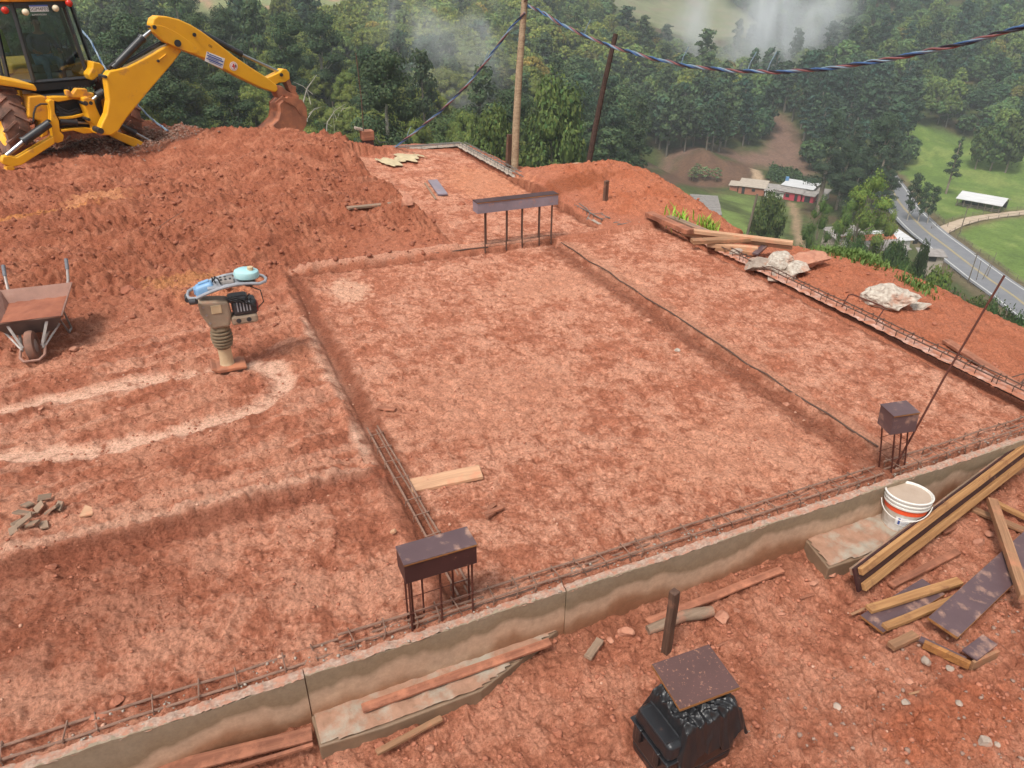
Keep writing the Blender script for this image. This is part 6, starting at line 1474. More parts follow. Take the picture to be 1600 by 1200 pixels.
M['whitepaint'] = mat_simple('white_label', (0.78, 0.77, 0.75), (0.7, 0.69, 0.68), 9, .5, bmp=0)
M['bluepaint'] = mat_simple('blue_print', (0.08, 0.12, 0.38), (0.06, 0.1, 0.3), 9, .5, bmp=0)
M['redpaint'] = mat_simple('red_print', (0.62, 0.04, 0.03), (0.5, 0.03, 0.03), 9, .5, bmp=0)
M['blackpaint'] = mat_simple('black_print', (0.02, 0.02, 0.02), (0.03, 0.02, 0.02), 9, .5, bmp=0)
def glass_mat():
    m, n, l, b = nodes('cab_glass'); n.remove(b)
    tr = n.new('ShaderNodeBsdfTransparent'); tr.inputs[0].default_value = (0.50, 0.60, 0.60, 1)
    gl = n.new('ShaderNodeBsdfGlossy'); gl.inputs[0].default_value = (0.85, 0.9, 0.95, 1); gl.inputs['Roughness'].default_value = .04
    lw = n.new('ShaderNodeFresnel'); lw.inputs[0].default_value = 1.5; ad = n.new('ShaderNodeMath'); ad.operation = 'MULTIPLY_ADD'; ad.inputs[1].default_value = 1.2; ad.inputs[2].default_value = .08
    l.new(lw.outputs[0], ad.inputs[0]); mx = n.new('ShaderNodeMixShader'); l.new(ad.outputs[0], mx.inputs[0]); l.new(tr.outputs[0], mx.inputs[1]); l.new(gl.outputs[0], mx.inputs[2])
    l.new(mx.outputs[0], n['Material Output'].inputs['Surface']); return m
M['glass'] = glass_mat()
TH = math.radians(21); KS = 1.30
Q0 = np.array([-1.3, 14.3, 0.0]); U_ = np.array([math.cos(TH), math.sin(TH), 0]); N_ = np.array([math.sin(TH), -math.cos(TH), 0])
def LB(px, py, off=0.0):
    """photo pixel -> digger-local (x, z) in the upright plane 'off' towards the viewer"""
    d = ray(px, py); o = np.array([0, 0, CAM_H]); q = Q0 + N_ * off; t = ((q - o) @ N_) / (d @ N_); p_ = o + d * t
    return (float((p_ - Q0) @ U_), float(p_[2]))
dg = thing('backhoe_loader', 'yellow backhoe digger with black glazed cab, working arm stretched right', 'digger', (Q0[0] * KS, Q0[1] * KS, CAM_H - CAM_H * KS), (0, 0, TH)); dg.scale = (KS,) * 3
XZ = Matrix(((1, 0, 0, 0), (0, 0, -1, 0), (0, 1, 0, 0), (0, 0, 0, 1)))      # (x,z) outline extruded along -y
def plate(pts, y0, th, mat, name, parent=dg, bevel=.012, smooth=False):
    mb = MB(); mb.prism(pts, th, XZ, t0=-y0 - th); return mb.build(name, M[mat], parent, bevel=bevel)
def z1(a, b_): return (a * .3, b_ * .3)
# boom
bo = [LB(*z1(a, b_), .6) for a, b_ in ((540, 395), (560, 368), (655, 345), (745, 300), (845, 243), (880, 228), (935, 262), (885, 330), (760, 475), (650, 610), (605, 678), (572, 700), (525, 700), (507, 678), (520, 640), (545, 590), (556, 520), (548, 450))]
boom = plate(bo, -.70, .20, 'cat_yellow', 'boom', bevel=.02)
for px, py, r in ((550, 400, .022), (825, 318, .02), (525, 682, .045)):
    x, z_ = LB(*z1(px, py), .72); mb = MB(); mb.cyl((x, -.73, z_), (x, -.47, z_), r, 16); mb.build('pin', M['machine_black'], boom, True)
x, z_ = LB(*z1(845, 295), .71); x2, z2_ = LB(*z1(865, 282), .71); mb = MB(); mb.tube([(x - .06, -.71, z_ - .04), (x2, -.71, z2_)], .012, 6); mb.build('pressed_rib', M['cat_yellow'], boom, True)
mb = MB(); hp = [LB(*z1(a, b_), .56) for a, b_ in ((560, 362), (620, 340), (690, 312), (760, 270), (830, 232), (880, 218))]; mb.tube([(a, -.55, b_ + .02) for a, b_ in hp], .022, 6); mb.tube([(a, -.60, b_ + .01) for a, b_ in hp], .018, 6); mb.build('hydraulic_hose', M['hose'], boom, True)
# dipper
def z3(a, b_): return (200 + a * .1875, 10 + b_ * .1875)
di = [LB(*z3(a, b_), .66) for a, b_ in ((176, 150), (190, 100), (225, 75), (300, 80), (400, 105), (500, 150), (590, 205), (720, 300), (860, 410), (1000, 505), (1140, 592), (1215, 650), (1225, 690), (1200, 712), (1100, 680), (960, 615), (780, 520), (600, 425), (420, 355), (300, 300), (205, 215))]
dip = plate(di, -.78, .24, 'cat_yellow', 'dipper_arm', bevel=.02)
ov = [LB(*z3(a, b_), .80) for a, b_ in ((185, 160), (205, 150), (300, 165), (420, 225), (540, 310), (595, 370), (580, 390), (520, 385), (420, 350), (300, 290), (215, 215))]
plate(ov, -.792, .012, 'cat_yellow', 'side_boss', dip, bevel=.006)
for px, py, r in ((220, 173, .02), (413, 307, .036), (552, 236, .02)):
    x, z_ = LB(*z3(px, py), .8); mb = MB(); mb.cyl((x, -.81, z_), (x, -.52, z_), r, 16); mb.cyl((x, -.815, z_), (x, -.80, z_), r * 1.5, 16); mb.build('pin', M['machine_black'], dip, True)
lb_ = [LB(*z3(a, b_), .785) for a, b_ in ((657, 375), (808, 435), (788, 520), (640, 455))]
plate(lb_, -.785, .004, 'whitepaint', 'maker_label', dip, bevel=0)
def lerp2(p_, q_, t_): return (p_[0] + (q_[0] - p_[0]) * t_, p_[1] + (q_[1] - p_[1]) * t_)
mb = MB()
for v0, v1, u0, u1 in ((.05, .16, .03, .12), (.13, .22, .15, .85), (.3, .42, .05, .95), (.48, .54, .1, .7), (.6, .72, .05, .95), (.78, .84, .2, .9)):
    A_, B_, C_, D_ = lb_; pt = lambda u, v: lerp2(lerp2(A_, B_, u), lerp2(D_, C_, u), v)
    mb.prism([pt(u0, v0), pt(u1, v0), pt(u1, v1), pt(u0, v1)], .002, XZ, t0=.7895)
mb.build('blue_print', M['bluepaint'], dip)
cx_, cz_ = LB(*z3(880, 498), .785)
def disc(c, r, y, mat, name, parent, seg=24, r2=0):
    mb = MB(); pts = [(c[0] + r * math.cos(2 * PI * k / seg), c[1] + r * math.sin(2 * PI * k / seg)) for k in range(seg)]; mb.prism(pts, .002, XZ, t0=y); mb.build(name, M[mat], parent)
disc((cx_, cz_), .072, .785, 'whitepaint', 'round_sticker', dip); disc((cx_, cz_), .058, .7875, 'redpaint', 'round_print', dip); disc((cx_, cz_), .053, .790, 'whitepaint', 'round_print', dip)
mb = MB(); mb.prism([(cx_ - .012, cz_ - .04), (cx_ + .012, cz_ - .04), (cx_ + .012, cz_ + .04), (cx_ - .012, cz_ + .04)], .002, XZ, t0=.7925); mb.prism([(cx_ - .035, cz_ - .01), (cx_ + .02, cz_ - .01), (cx_ + .02, cz_ + .012), (cx_ - .035, cz_ + .012)], .002, XZ, t0=.7927); mb.build('red_cross_print', M['redpaint'], dip)
mb = MB(); mb.prism([(cx_ + .022, cz_ - .028), (cx_ + .043, cz_ - .02), (cx_ + .046, cz_ + .015), (cx_ + .03, cz_ + .03), (cx_ + .026, cz_ + .005)], .002, XZ, t0=.7925); mb.build('black_print', M['blackpaint'], dip)
def text(s_, size, mat, parent, M_, name='lettering', ext=.001):
    cu = bpy.data.curves.new(name, 'FONT'); cu.body = s_; cu.size = size; cu.extrude = ext; cu.align_x = 'CENTER'; cu.align_y = 'CENTER'
    tmp = bpy.data.objects.new('tmp', cu); C.objects.link(tmp); bpy.context.view_layer.update()
    me = bpy.data.meshes.new_from_object(tmp.evaluated_get(bpy.context.evaluated_depsgraph_get())); bpy.data.objects.remove(tmp)
    me.transform(M_); me.materials.clear(); me.materials.append(M[mat]); o = bpy.data.objects.new(name, me); C.objects.link(o); o.parent = parent; return o
XZR = Matrix(((1, 0, 0, 0), (0, 0, -1, 0), (0, 1, 0, 0), (0, 0, 0, 1)))
x, z_ = LB(*z3(685, 330), .785); text('320', .045, 'blackpaint', dip, Matrix.Translation((x, -.7825, z_)) @ Matrix.Rotation(math.radians(30), 4, 'Y') @ XZR)
# bellcrank bracket at the end of the dipper, link, ram
br = [LB(*z3(a, b_), .66) for a, b_ in ((1135, 592), (1160, 585), (1245, 543), (1270, 518), (1300, 520), (1325, 548), (1330, 600), (1290, 628), (1240, 632), (1185, 662), (1150, 672), (1120, 640))]
lk = plate(br, -.75, .18, 'cat_yellow', 'tipping_link', bevel=.012)
for px, py in ((1278, 570), (1137, 648)):
    x, z_ = LB(*z3(px, py), .76); mb = MB(); mb.cyl((x, -.775, z_), (x, -.54, z_), .03, 14); mb.build('pin', M['machine_black'], lk, True)
def ram(a, b_, c_, y, r0, r1, off, name='hydraulic_ram', parent=dg, mat='machine_black'):
    A_ = LB(*a, off); B_ = LB(*b_, off); C_ = LB(*c_, off)
    mb = MB(); mb.cyl((A_[0], y, A_[1]), (B_[0], y, B_[1]), r0, 14); mb.cyl(Vector((A_[0], y, A_[1])).lerp(Vector((B_[0], y, B_[1])), .93), (B_[0], y, B_[1]), r0 * 1.18, 14); o = mb.build(name, M[mat], parent, True)
    mb = MB(); mb.cyl((B_[0], y, B_[1]), (C_[0], y, C_[1]), r1, 12); mb.build('ram_rod', M['chrome'], o, True); return o
ram(z3(600, 215), z3(945, 400), z3(1265, 548), -.66, .05, .026, .66)
ram(z1(590, 355), z1(745, 195), z1(795, 155), -.60, .058, .03, .6)
x0_, z0_ = LB(*z1(600, 340), .6); mb = MB(); mb.tube([(x0_ - .1, -.6, z0_ - .02), (x0_, -.62, z0_ + .05), (x0_ + .1, -.6, z0_ - .02)], .02, 8); mb.build('hydraulic_hose', M['hose'], dg, True)
lkp = [LB(*z3(a, b_), .66) for a, b_ in ((1290, 600), (1330, 600), (1345, 650), (1385, 665), (1380, 700), (1410, 750), (1395, 770), (1360, 740), (1325, 690))]
plate(lkp, -.74, .16, 'mudsteel', 'bucket_link', bevel=.01)
nk = [LB(*z3(a, b_), .66) for a, b_ in ((1200, 650), (1265, 660), (1300, 700), (1400, 745), (1410, 800), (1320, 770), (1280, 740), (1235, 760), (1215, 720))]
plate(nk, -.76, .2, 'mudsteel', 'bucket_mount', bevel=.012)
# bucket: side plates, curved back, packed earth
bk_ = [LB(*z3(a, b_), .66) for a, b_ in ((1222, 805), (1290, 742), (1405, 770), (1440, 830), (1447, 900), (1440, 975), (1405, 1035), (1340, 1072), (1200, 1080), (1112, 1055), (1120, 1025), (1215, 930), (1228, 870))]
bko = plate(bk_, -.86, .012, 'mudsteel', 'bucket', bevel=.004); plate(bk_, -.46, .012, 'mudsteel', 'bucket_side', bko, bevel=.004)
def shell(pts, y0, y1, th, mat, name, parent):
    mb = MB(); n_ = len(pts); out = pts; inn = []
    cx = sum(p_[0] for p_ in pts) / n_; cz = sum(p_[1] for p_ in pts) / n_
    inn = [(p_[0] + (cx - p_[0]) * th, p_[1] + (cz - p_[1]) * th) for p_ in pts]
    mb.prism(out + inn[::-1], abs(y1 - y0), XZ, t0=-max(y0, y1)); return mb.build(name, M[mat], parent)
shell(bk_[1:11], -.847, -.448, .07, 'mudsteel', 'bucket_back', bko)
ear = [(p_[0] * .97 + .03 * LB(*z3(1330, 930), .66)[0], p_[1] * .97 + .03 * LB(*z3(1330, 930), .66)[1]) for p_ in bk_]
mb = MB(); mb.prism(ear, .385, XZ, t0=.455); mb.build('packed_earth', M['mudsteel'], bko, bevel=.02)
rib = [LB(*z3(a, b_), .87) for a, b_ in ((1285, 745), (1400, 805), (1438, 870), (1438, 905), (1395, 840), (1275, 775), (1228, 815), (1222, 800))]
plate(rib, -.877, .016, 'mudsteel', 'side_rim', bko, bevel=.004)
for j in range(5):
    y_ = -.84 + j * .095; x, z_ = LB(*z3(1112, 1045), .66); mb = MB(); mb.box((x - .05, y_, z_ - .0), (.14, .035, .03), Matrix.Rotation(.25, 3, 'Y'), top=(.7, .8)); mb.build('tooth', M['mudsteel'], bko, bevel=.004)
# rear slide frame, kingpost
def z2(a, b_): return (a * .1625, 120 + b_ * .1625)
def pl2(pts, off, y0, th, mat, name, bevel=.01, parent=dg): return plate([LB(*z2(a, b_), off) for a, b_ in pts], y0, th, mat, name, parent, bevel)
fr = pl2([(455, 235), (480, 215), (515, 225), (520, 340), (560, 420), (570, 520), (608, 560), (600, 615), (550, 635), (510, 625), (500, 540), (480, 420), (480, 320)], .12, -.16, .16, 'cat_yellow', 'slide_frame')
pl2([(470, 195), (560, 190), (780, 195), (870, 200), (905, 240), (840, 232), (700, 215), (560, 240), (480, 225)], .12, -.14, .18, 'cat_yellow', 'slide_frame_rail')
pl2([(555, 385), (690, 375), (800, 350), (830, 372), (720, 398), (570, 415)], .12, -.14, .08, 'cat_yellow', 'slide_frame_rail')
pl2([(575, 505), (700, 490), (800, 485), (925, 500), (925, 535), (800, 545), (700, 515), (590, 528)], .12, -.16, .14, 'cat_yellow', 'slide_frame_rail')
kp = pl2([(785, 200), (830, 190), (895, 215), (915, 290), (975, 420), (985, 480), (930, 545), (905, 540), (900, 470), (850, 430), (830, 350), (795, 260)], .3, -.36, .26, 'cat_yellow', 'kingpost', .018)
pl2([(630, 130), (660, 125), (690, 165), (730, 110), (830, 115), (835, 150), (900, 155), (905, 200), (690, 200), (640, 180)], .2, -.24, .14, 'cat_yellow_dirty', 'swing_casting', .012)
for a, b_, r in ((822, 255, .035), (872, 252, .028), (852, 410, .024), (512, 440, .02), (530, 602, .022), (965, 530, .06)):
    x, z_ = LB(*z2(a, b_), .36); mb = MB(); mb.cyl((x, -.375 if a > 700 else -.18, z_), (x, -.1, z_), r, 14); mb.build('pin', M['machine_black'] if a != 965 else M['mudsteel'], kp, True)
ram(z2(575, 430), z2(740, 440), z2(870, 445), -.12, .05, .02, .12); ram(z2(1000, 150), z2(930, 190), z2(890, 225), -.3, .07, .03, .3)
for k in range(7):
    a = LB(*z2(530, 265 + k * 15), .05); b_ = LB(*z2(810, 268 + k * 13), .05); mid_ = LB(*z2(650, 330 + k * 9 + 20 * math.sin(k)), .05)
    mb = MB(); pts = [Vector((a[0], -.06 - .01 * (k % 3), a[1])), Vector(((a[0] * 2 + mid_[0]) / 3, -.09, (a[1] + mid_[1]) / 2)), Vector((mid_[0], -.1, mid_[1])), Vector(((b_[0] * 2 + mid_[0]) / 3, -.09, (b_[1] + mid_[1]) / 2)), Vector((b_[0], -.06, b_[1]))]; mb.tube(pts, .016, 6); mb.build('hydraulic_hose', M['hose'], dg, True)
mb = MB(); q = [LB(*z2(a, b_), .1) for a, b_ in ((455, 262), (390, 262), (345, 290), (325, 350), (320, 430))]; mb.tube([(a, -.1, b_) for a, b_ in q], .014, 6); mb.build('hydraulic_hose', M['hose'], dg, True)
# chassis, side tank
mb = MB(); mb.box((-.06, .8, 1.12), (.62, 1.5, .5)); mb.box((-.06, .14, 1.08), (.72, .2, .42)); mb.build('chassis', M['machine_black'], dg, bevel=.03)
for k in range(7): 
    mb = MB(); mb.box((-.10 + k * .05, .035, 1.42), (.02, .02, .16)); mb.build('grille_slat', M['machine_black'], dg)
pl2([(275, 190), (400, 180), (470, 200), (470, 560), (400, 590), (395, 430), (275, 390)], -.02, .02, .35, 'cat_yellow_dirty', 'side_tank', .02)
# stabilisers
sb = pl2([(150, 770), (500, 565), (520, 600), (515, 640), (205, 840), (110, 865), (20, 835), (5, 805), (20, 760), (75, 750)], .2, -.26, .14, 'cat_yellow', 'stabiliser_leg', .015)
pl2([(50, 855), (110, 850), (140, 880), (60, 925), (50, 900)], .2, -.26, .16, 'cat_yellow_dirty', 'stabiliser_foot', .01, sb)
ram(z2(470, 445), z2(215, 625), z2(60, 755), -.22, .062, .034, .2)
sb = pl2([(1040, 560), (1100, 515), (1300, 590), (1460, 670), (1450, 690), (1370, 710), (1240, 655), (1110, 595)], -.1, .06, .14, 'cat_yellow', 'stabiliser_leg', .015)
ram(z2(1150, 460), z2(1300, 540), z2(1530, 668), .1, .05, .024, -.1)
# wheels
def wheel(cx, cy, cz, r, w, side, lugs=18):
    t = MB(); prof = [(r * .60, -w * .42), (r * .80, -w * .5), (r * .93, -w * .47), (r * .955, -w * .36), (r * .96, 0), (r * .955, w * .36), (r * .93, w * .47), (r * .80, w * .5), (r * .60, w * .42)]
    RX = Matrix.Translation((cx, cy, cz)) @ Matrix.Rotation(PI / 2, 4, 'Y'); t.lathe(prof, 48, RX, cap=False)
    for k in range(lugs):
        for s_ in (-1, 1):
            a = 2 * PI * (k + (.5 if s_ > 0 else 0)) / lugs; a2 = a + s_ * 0 + .22
            p0 = Vector((math.cos(a) * r * .985, math.sin(a) * r * .985, s_ * .02 * w)); p1 = Vector((math.cos(a2) * r * .975, math.sin(a2) * r * .975, s_ * w * .50)); p2 = Vector((math.cos(a2 + .05) * r * .86, math.sin(a2 + .05) * r * .86, s_ * w * .52))
            out = Vector((math.cos(a), math.sin(a), 0)); R3 = RX.to_3x3(); T0 = Vector((cx, cy, cz))
            t.bar(T0 + R3 @ p0, T0 + R3 @ p1, .06 * r, .075 * r, up=R3 @ out); t.bar(T0 + R3 @ p1, T0 + R3 @ p2, .06 * r, .07 * r, up=R3 @ out)
    ty = t.build('wheel', M['tyre_mud'], dg, True)
    rm = MB(); rm.lathe([(.02, side * w * .12), (r * .22, side * w * .14), (r * .3, side * w * .30), (r * .5, side * w * .22), (r * .60, side * w * .42), (r * .615, side * w * .40), (r * .6, -side * w * .4)], 32, RX, cap=False); rm.build('rim', M['cat_yellow'], ty, True)
    hb_ = MB(); hb_.lathe([(.001, side * w * .22), (r * .16, side * w * .22), (r * .2, side * w * .1)], 16, RX, cap=False); hb_.build('hub', M['machine_black'], ty, True)
wheel(-.90, .62, .985, .56, .36, -1); wheel(.80, .62, .985, .56, .36, 1); wheel(-.72, 2.5, .75, .34, .26, -1, 16); wheel(.62, 2.5, .75, .34, .26, 1, 16)
# cab
CB = [(-.40, .50), (.42, .50), (.68, .98), (.68, 1.65), (-.64, 1.65), (-.64, .98)]; CT = [(-.38, .56), (.34, .56), (.56, .96), (.56, 1.6), (-.56, 1.6), (-.56, .96)]
zb_, zt_ = 1.56, 2.68
mb = MB(); mb.prism([(x, y) for x, y in CB], .16, t0=1.42); mb.build('cab_base', M['machine_black'], dg, bevel=.012)
for i in range(6):
    a = Vector((*CB[i], zb_)); b_ = Vector((*CT[i], zt_)); mb = MB(); mb.tube([a, b_], .034, 4); mb.build('cab_pillar', M['machine_black'], dg)
for zz_, PL in ((zb_, CB), (zt_, CT)):
    mb = MB(); mb.tube([Vector((x, y, zz_)) for x, y in PL], .032, 4, closed=True); mb.build('cab_rail', M['machine_black'], dg)
for i in range(6):
    j = (i + 1) % 6; a, b_, c_, d_ = Vector((*CB[i], zb_)), Vector((*CB[j], zb_)), Vector((*CT[j], zt_)), Vector((*CT[i], zt_))
    mb = MB(); mb.add([a, b_, c_, d_], [(0, 1, 2, 3)]); mb.build('window', M['glass'], dg)
mb = MB(); a = Vector((-.64, 1.30, zb_)); b_ = Vector((-.56, 1.26, zt_)); mb.tube([a, b_], .022, 4); mb.tube([Vector((-.62, .98, 1.9)), Vector((-.62, 1.3, 1.88))], .015, 4); mb.build('door_frame', M['machine_black'], dg)
mb = MB(); ro = [(-.46, .44), (.40, .44), (.64, .90), (.64, 1.72), (-.64, 1.72), (-.64, .90)]; mb.prism(ro, .15, t0=2.70); mb.build('cab_roof', M['cat_yellow'], dg, bevel=.04, bseg=3)
mb = MB(); mb.box((.0, .535, 2.655), (.74, .05, .09)); mb.build('lamp_bar', M['machine_black'], dg, bevel=.01)
for px, py, r, mt, off, nm in ((8, 16, .052, 'redlens', -.40, 'tail_lamp'), (108, 5, .052, 'redlens', -.40, 'tail_lamp'), (40, 19, .05, 'lamplens', -.46, 'work_lamp'), (87, 13, .05, 'lamplens', -.46, 'work_lamp')):
    x, z_ = LB(px, py, off); RX = Matrix.Translation((x, -off, z_)) @ Matrix.Rotation(PI / 2, 4, 'X'); mb = MB(); mb.lathe([(r * .8, -.06), (r, 0), (r * .9, .02), (r * .5, .035), (.001, .04)], 18, RX); mb.build(nm, M[mt], dg, True)
x, z_ = LB(61, 13, -.45); mb = MB(); mb.box((x, .448, z_), (.26, .006, .09)); np_ = mb.build('number_plate', M['whitepaint'], dg)
mb = MB(); mb.box((x, .443, z_ + .036), (.258, .004, .02)); mb.build('plate_band', M['bluepaint'], np_)
text('SGM4F03', .066, 'blackpaint', np_, Matrix.Translation((x, .443, z_ - .012)) @ XZR)
x, z_ = LB(62, 23, -.46); text('SUPERVISORA', .034, 'whitepaint', dg, Matrix.Translation((x, .47, z_)) @ XZR)
# fenders
fn = pl2([(-60, -10), (0, 8), (200, 48), (320, 70), (348, 110), (345, 138), (150, 100), (0, 80), (-60, 70)], -.1, .05, .9, 'cat_yellow', 'fender', .03)
pl = [LB(a * .125, b_ * .125, -.3) for a, b_ in ((1150, 765), (1240, 785), (1300, 840), (1270, 900), (1170, 990), (1130, 1005), (1090, 930), (1140, 850))]; plate(pl, .25, .85, 'cat_yellow', 'fender', dg, .02)
mb = MB(); mb.box((-.04, 2.45, 1.45), (.78, 1.5, .55), top=(.85, .97)); mb.build('bonnet', M['cat_yellow'], dg, bevel=.05)
mb = MB(); mb.box((-.04, 3.9, .8), (1.75, .5, .5), top=(1, .6)); mb.bar((-.5, 2.6, 1.3), (-.5, 3.7, .9), .12, .16); mb.bar((.42, 2.6, 1.3), (.42, 3.7, .9), .12, .16); mb.build('front_shovel', M['cat_yellow_dirty'], dg, bevel=.02)
# cab interior
mb = MB(); mb.box((-.02, 1.02, 1.70), (.40, .40, .12)); mb.box((-.02, 1.22, 1.98), (.38, .10, .5)); mb.build('seat', M['machine_black'], dg, bevel=.03)
mb = MB(); mb.box((.30, .98, 1.86), (.12, .35, .28)); mb.cyl((.30, .82, 1.9), (.30, .78, 2.12), .012, 8); mb.cyl((.2, .80, 1.8), (.2, .74, 2.1), .012, 8); mb.build('control_console', M['machine_black'], dg, bevel=.02)
mb = MB(); mb.tube([(-.02 + .15 * math.cos(a * PI / 8), 1.5 + .04 * math.sin(a * PI / 8), 2.02 + .14 * math.sin(a * PI / 8)) for a in range(16)], .014, 6, closed=True); mb.cyl((-.02, 1.5, 1.6), (-.02, 1.5, 2.02), .02, 8); mb.build('steering_wheel', M['machine_black'], dg, True)
mb = MB(); mb.bar((.20, .52, 1.72), (.10, .55, 2.3), .012, .02); mb.build('wiper', M['machine_black'], dg)
M['vest'] = mat_simple('vest_green', (0.45, 0.8, 0.05), (0.35, 0.65, 0.04), 8, .7, bmp=.1)
mb = MB(); mb.box((-.50, 1.28, 2.12), (.10, .16, .34), Matrix.Rotation(.3, 3, 'Z'), top=(.6, .8)); o = mb.build('safety_vest', M['vest'], None, bevel=.02); o.matrix_world = dg.matrix_basis.copy(); tag(o, 'bright green safety vest hanging inside the digger cab window', 'vest')

# ------------------------------------------------------------------ operator in the cab
M['skin'] = mat_simple('skin', (0.36, 0.19, 0.125), (0.3, 0.15, 0.1), 9, .55, bmp=.05)
M['shirt'] = mat_simple('shirt_grey', (0.10, 0.11, 0.14), (0.07, 0.08, 0.1), 9, .85, bmp=.3)
M['jeans'] = mat_simple('jeans_blue', (0.10, 0.22, 0.36), (0.07, 0.16, 0.28), 12, .85, bmp=.3)
M['hair'] = mat_simple('hair_dark', (0.015, 0.012, 0.01), (0.03, 0.02, 0.016), 30, .6, bmp=.3)
def skin_obj(name, joints, edges, mat, parent, sub=1):
    me = bpy.data.meshes.new(name); me.from_pydata([j[:3] for j in joints], edges, []); o = bpy.data.objects.new(name, me); C.objects.link(o); o.parent = parent
    sk = o.modifiers.new('skin', 'SKIN'); sk.use_smooth_shade = True; sk.use_x_symmetry = False
    if not me.skin_vertices: me.attributes  # layer is made with the modifier below
    return o, sk
def skinned(name, joints, edges, mat, parent, sub=2):
    """joints: (x,y,z,rx,ry). grown with a skin modifier and baked to one mesh"""
    bm = bmesh.new(); lay = bm.verts.layers.skin.verify(); vs = [bm.verts.new(j[:3]) for j in joints]
    for v, j in zip(vs, joints): v[lay].radius = (j[3], j[4] if len(j) > 4 else j[3])
    vs[0][lay].use_root = True
    for a, b_ in edges: bm.edges.new((vs[a], vs[b_]))
    me = bpy.data.meshes.new(name); bm.to_mesh(me); bm.free(); me.materials.append(M[mat])
    o = bpy.data.objects.new(name, me); C.objects.link(o); o.parent = parent
    m_ = o.modifiers.new('skin', 'SKIN'); m_.use_smooth_shade = True; s_ = o.modifiers.new('sub', 'SUBSURF'); s_.levels = sub; s_.render_levels = sub
    return o
mw = dg.matrix_basis
seat_w = mw @ Vector((-.02, .98, 1.78))
pr = thing('person', 'seated operator in blue jeans and dark shirt inside the digger cab', 'person', seat_w, (0, 0, TH))
# local frame: faces -y (towards the arm); z=0 at the seat
J = [(0, .02, .10, .15, .12), (0, .03, .28, .135, .10), (0, .02, .46, .16, .11), (0, 0, .56, .10, .08), (0, -.01, .63, .05, .05), (0, -.03, .70, .06, .065), (0, -.035, .78, .078, .092), (0, -.03, .86, .06, .07),
     (-.20, .01, .50, .055, .055), (-.26, -.12, .30, .042, .042), (-.20, -.34, .24, .03, .03), (-.19, -.42, .24, .035, .02),
     (.20, .01, .50, .055, .055), (.27, -.12, .30, .042, .042), (.22, -.34, .24, .03, .03), (.21, -.42, .24, .035, .02),
     (-.10, -.02, .06, .09, .09), (-.14, -.46, .08, .065, .065), (-.14, -.50, -.32, .045, .045), (-.14, -.62, -.38, .04, .035),
     (.10, -.02, .06, .09, .09), (.14, -.46, .08, .065, .065), (.14, -.50, -.32, .045, .045), (.14, -.62, -.38, .04, .035)]
E_ = [(0, 1), (1, 2), (2, 3), (3, 4), (4, 5), (5, 6), (6, 7), (3, 8), (8, 9), (9, 10), (10, 11), (3, 12), (12, 13), (13, 14), (14, 15), (0, 16), (16, 17), (17, 18), (18, 19), (0, 20), (20, 21), (21, 22), (22, 23)]
for base, sx in ((11, -1), (15, 1)):       # fingers and thumb curled on the levers
    bx, by, bz = J[base][:3]
    for f in range(4):
        i = len(J); x = bx + (f - 1.5) * .019; J += [(x, by - .035, bz + .006, .009, .009), (x, by - .065, bz - .006, .009, .009), (x, by - .07, bz - .035 + .004 * abs(f - 1), .008, .008)]; E_ += [(base, i), (i, i + 1), (i + 1, i + 2)]
    i = len(J); J += [(bx - sx * .04, by - .01, bz - .005, .010, .010), (bx - sx * .045, by - .04, bz - .02, .009, .009)]; E_ += [(base, i), (i, i + 1)]
body = skinned('body', J, E_, 'skin', pr, 1)
g_ = 1.14
SJ = [tuple(J[k][:3]) + (J[k][3] * g_, J[k][4] * g_) for k in (0, 1, 2, 3, 8, 9, 10, 12, 13, 14)]; SJ[0] = (0, .02, .12, .165, .135); SJ[6] = (-.225, -.25, .262, .042, .042); SJ[9] = (.24, -.25, .262, .042, .042)
skinned('shirt', SJ, [(0, 1), (1, 2), (2, 3), (3, 4), (4, 5), (5, 6), (3, 7), (7, 8), (8, 9)], 'shirt', pr, 2)
TJ = [(0, .02, .08, .165, .14)] + [tuple(J[k][:3]) + (J[k][3] * g_, J[k][4] * g_) for k in (16, 17, 18, 20, 21, 22)]
skinned('trousers', TJ, [(0, 1), (1, 2), (2, 3), (0, 4), (4, 5), (5, 6)], 'jeans', pr, 2)
mb = MB(); mb.rock((0, -.015, .86), (.085, .10, .06), seed=2, lv=3, rough=.05); mb.build('hair', M['hair'], pr, True)
mb = MB(); mb.tube([(0, -.125, .80), (0, -.145, .765), (0, -.128, .755)], [.010, .015, .010], 8); mb.build('nose', M['skin'], pr, True)
for s_ in (-1, 1):
    mb = MB(); mb.rock((s_ * .032, -.118, .80), (.014, .008, .008), seed=3, lv=2, rough=0); mb.build('eye', M['hair'], pr, True)
    mb = MB(); mb.rock((s_ * .083, -.03, .78), (.012, .022, .034), seed=4, lv=2, rough=0); mb.build('ear', M['skin'], pr, True)

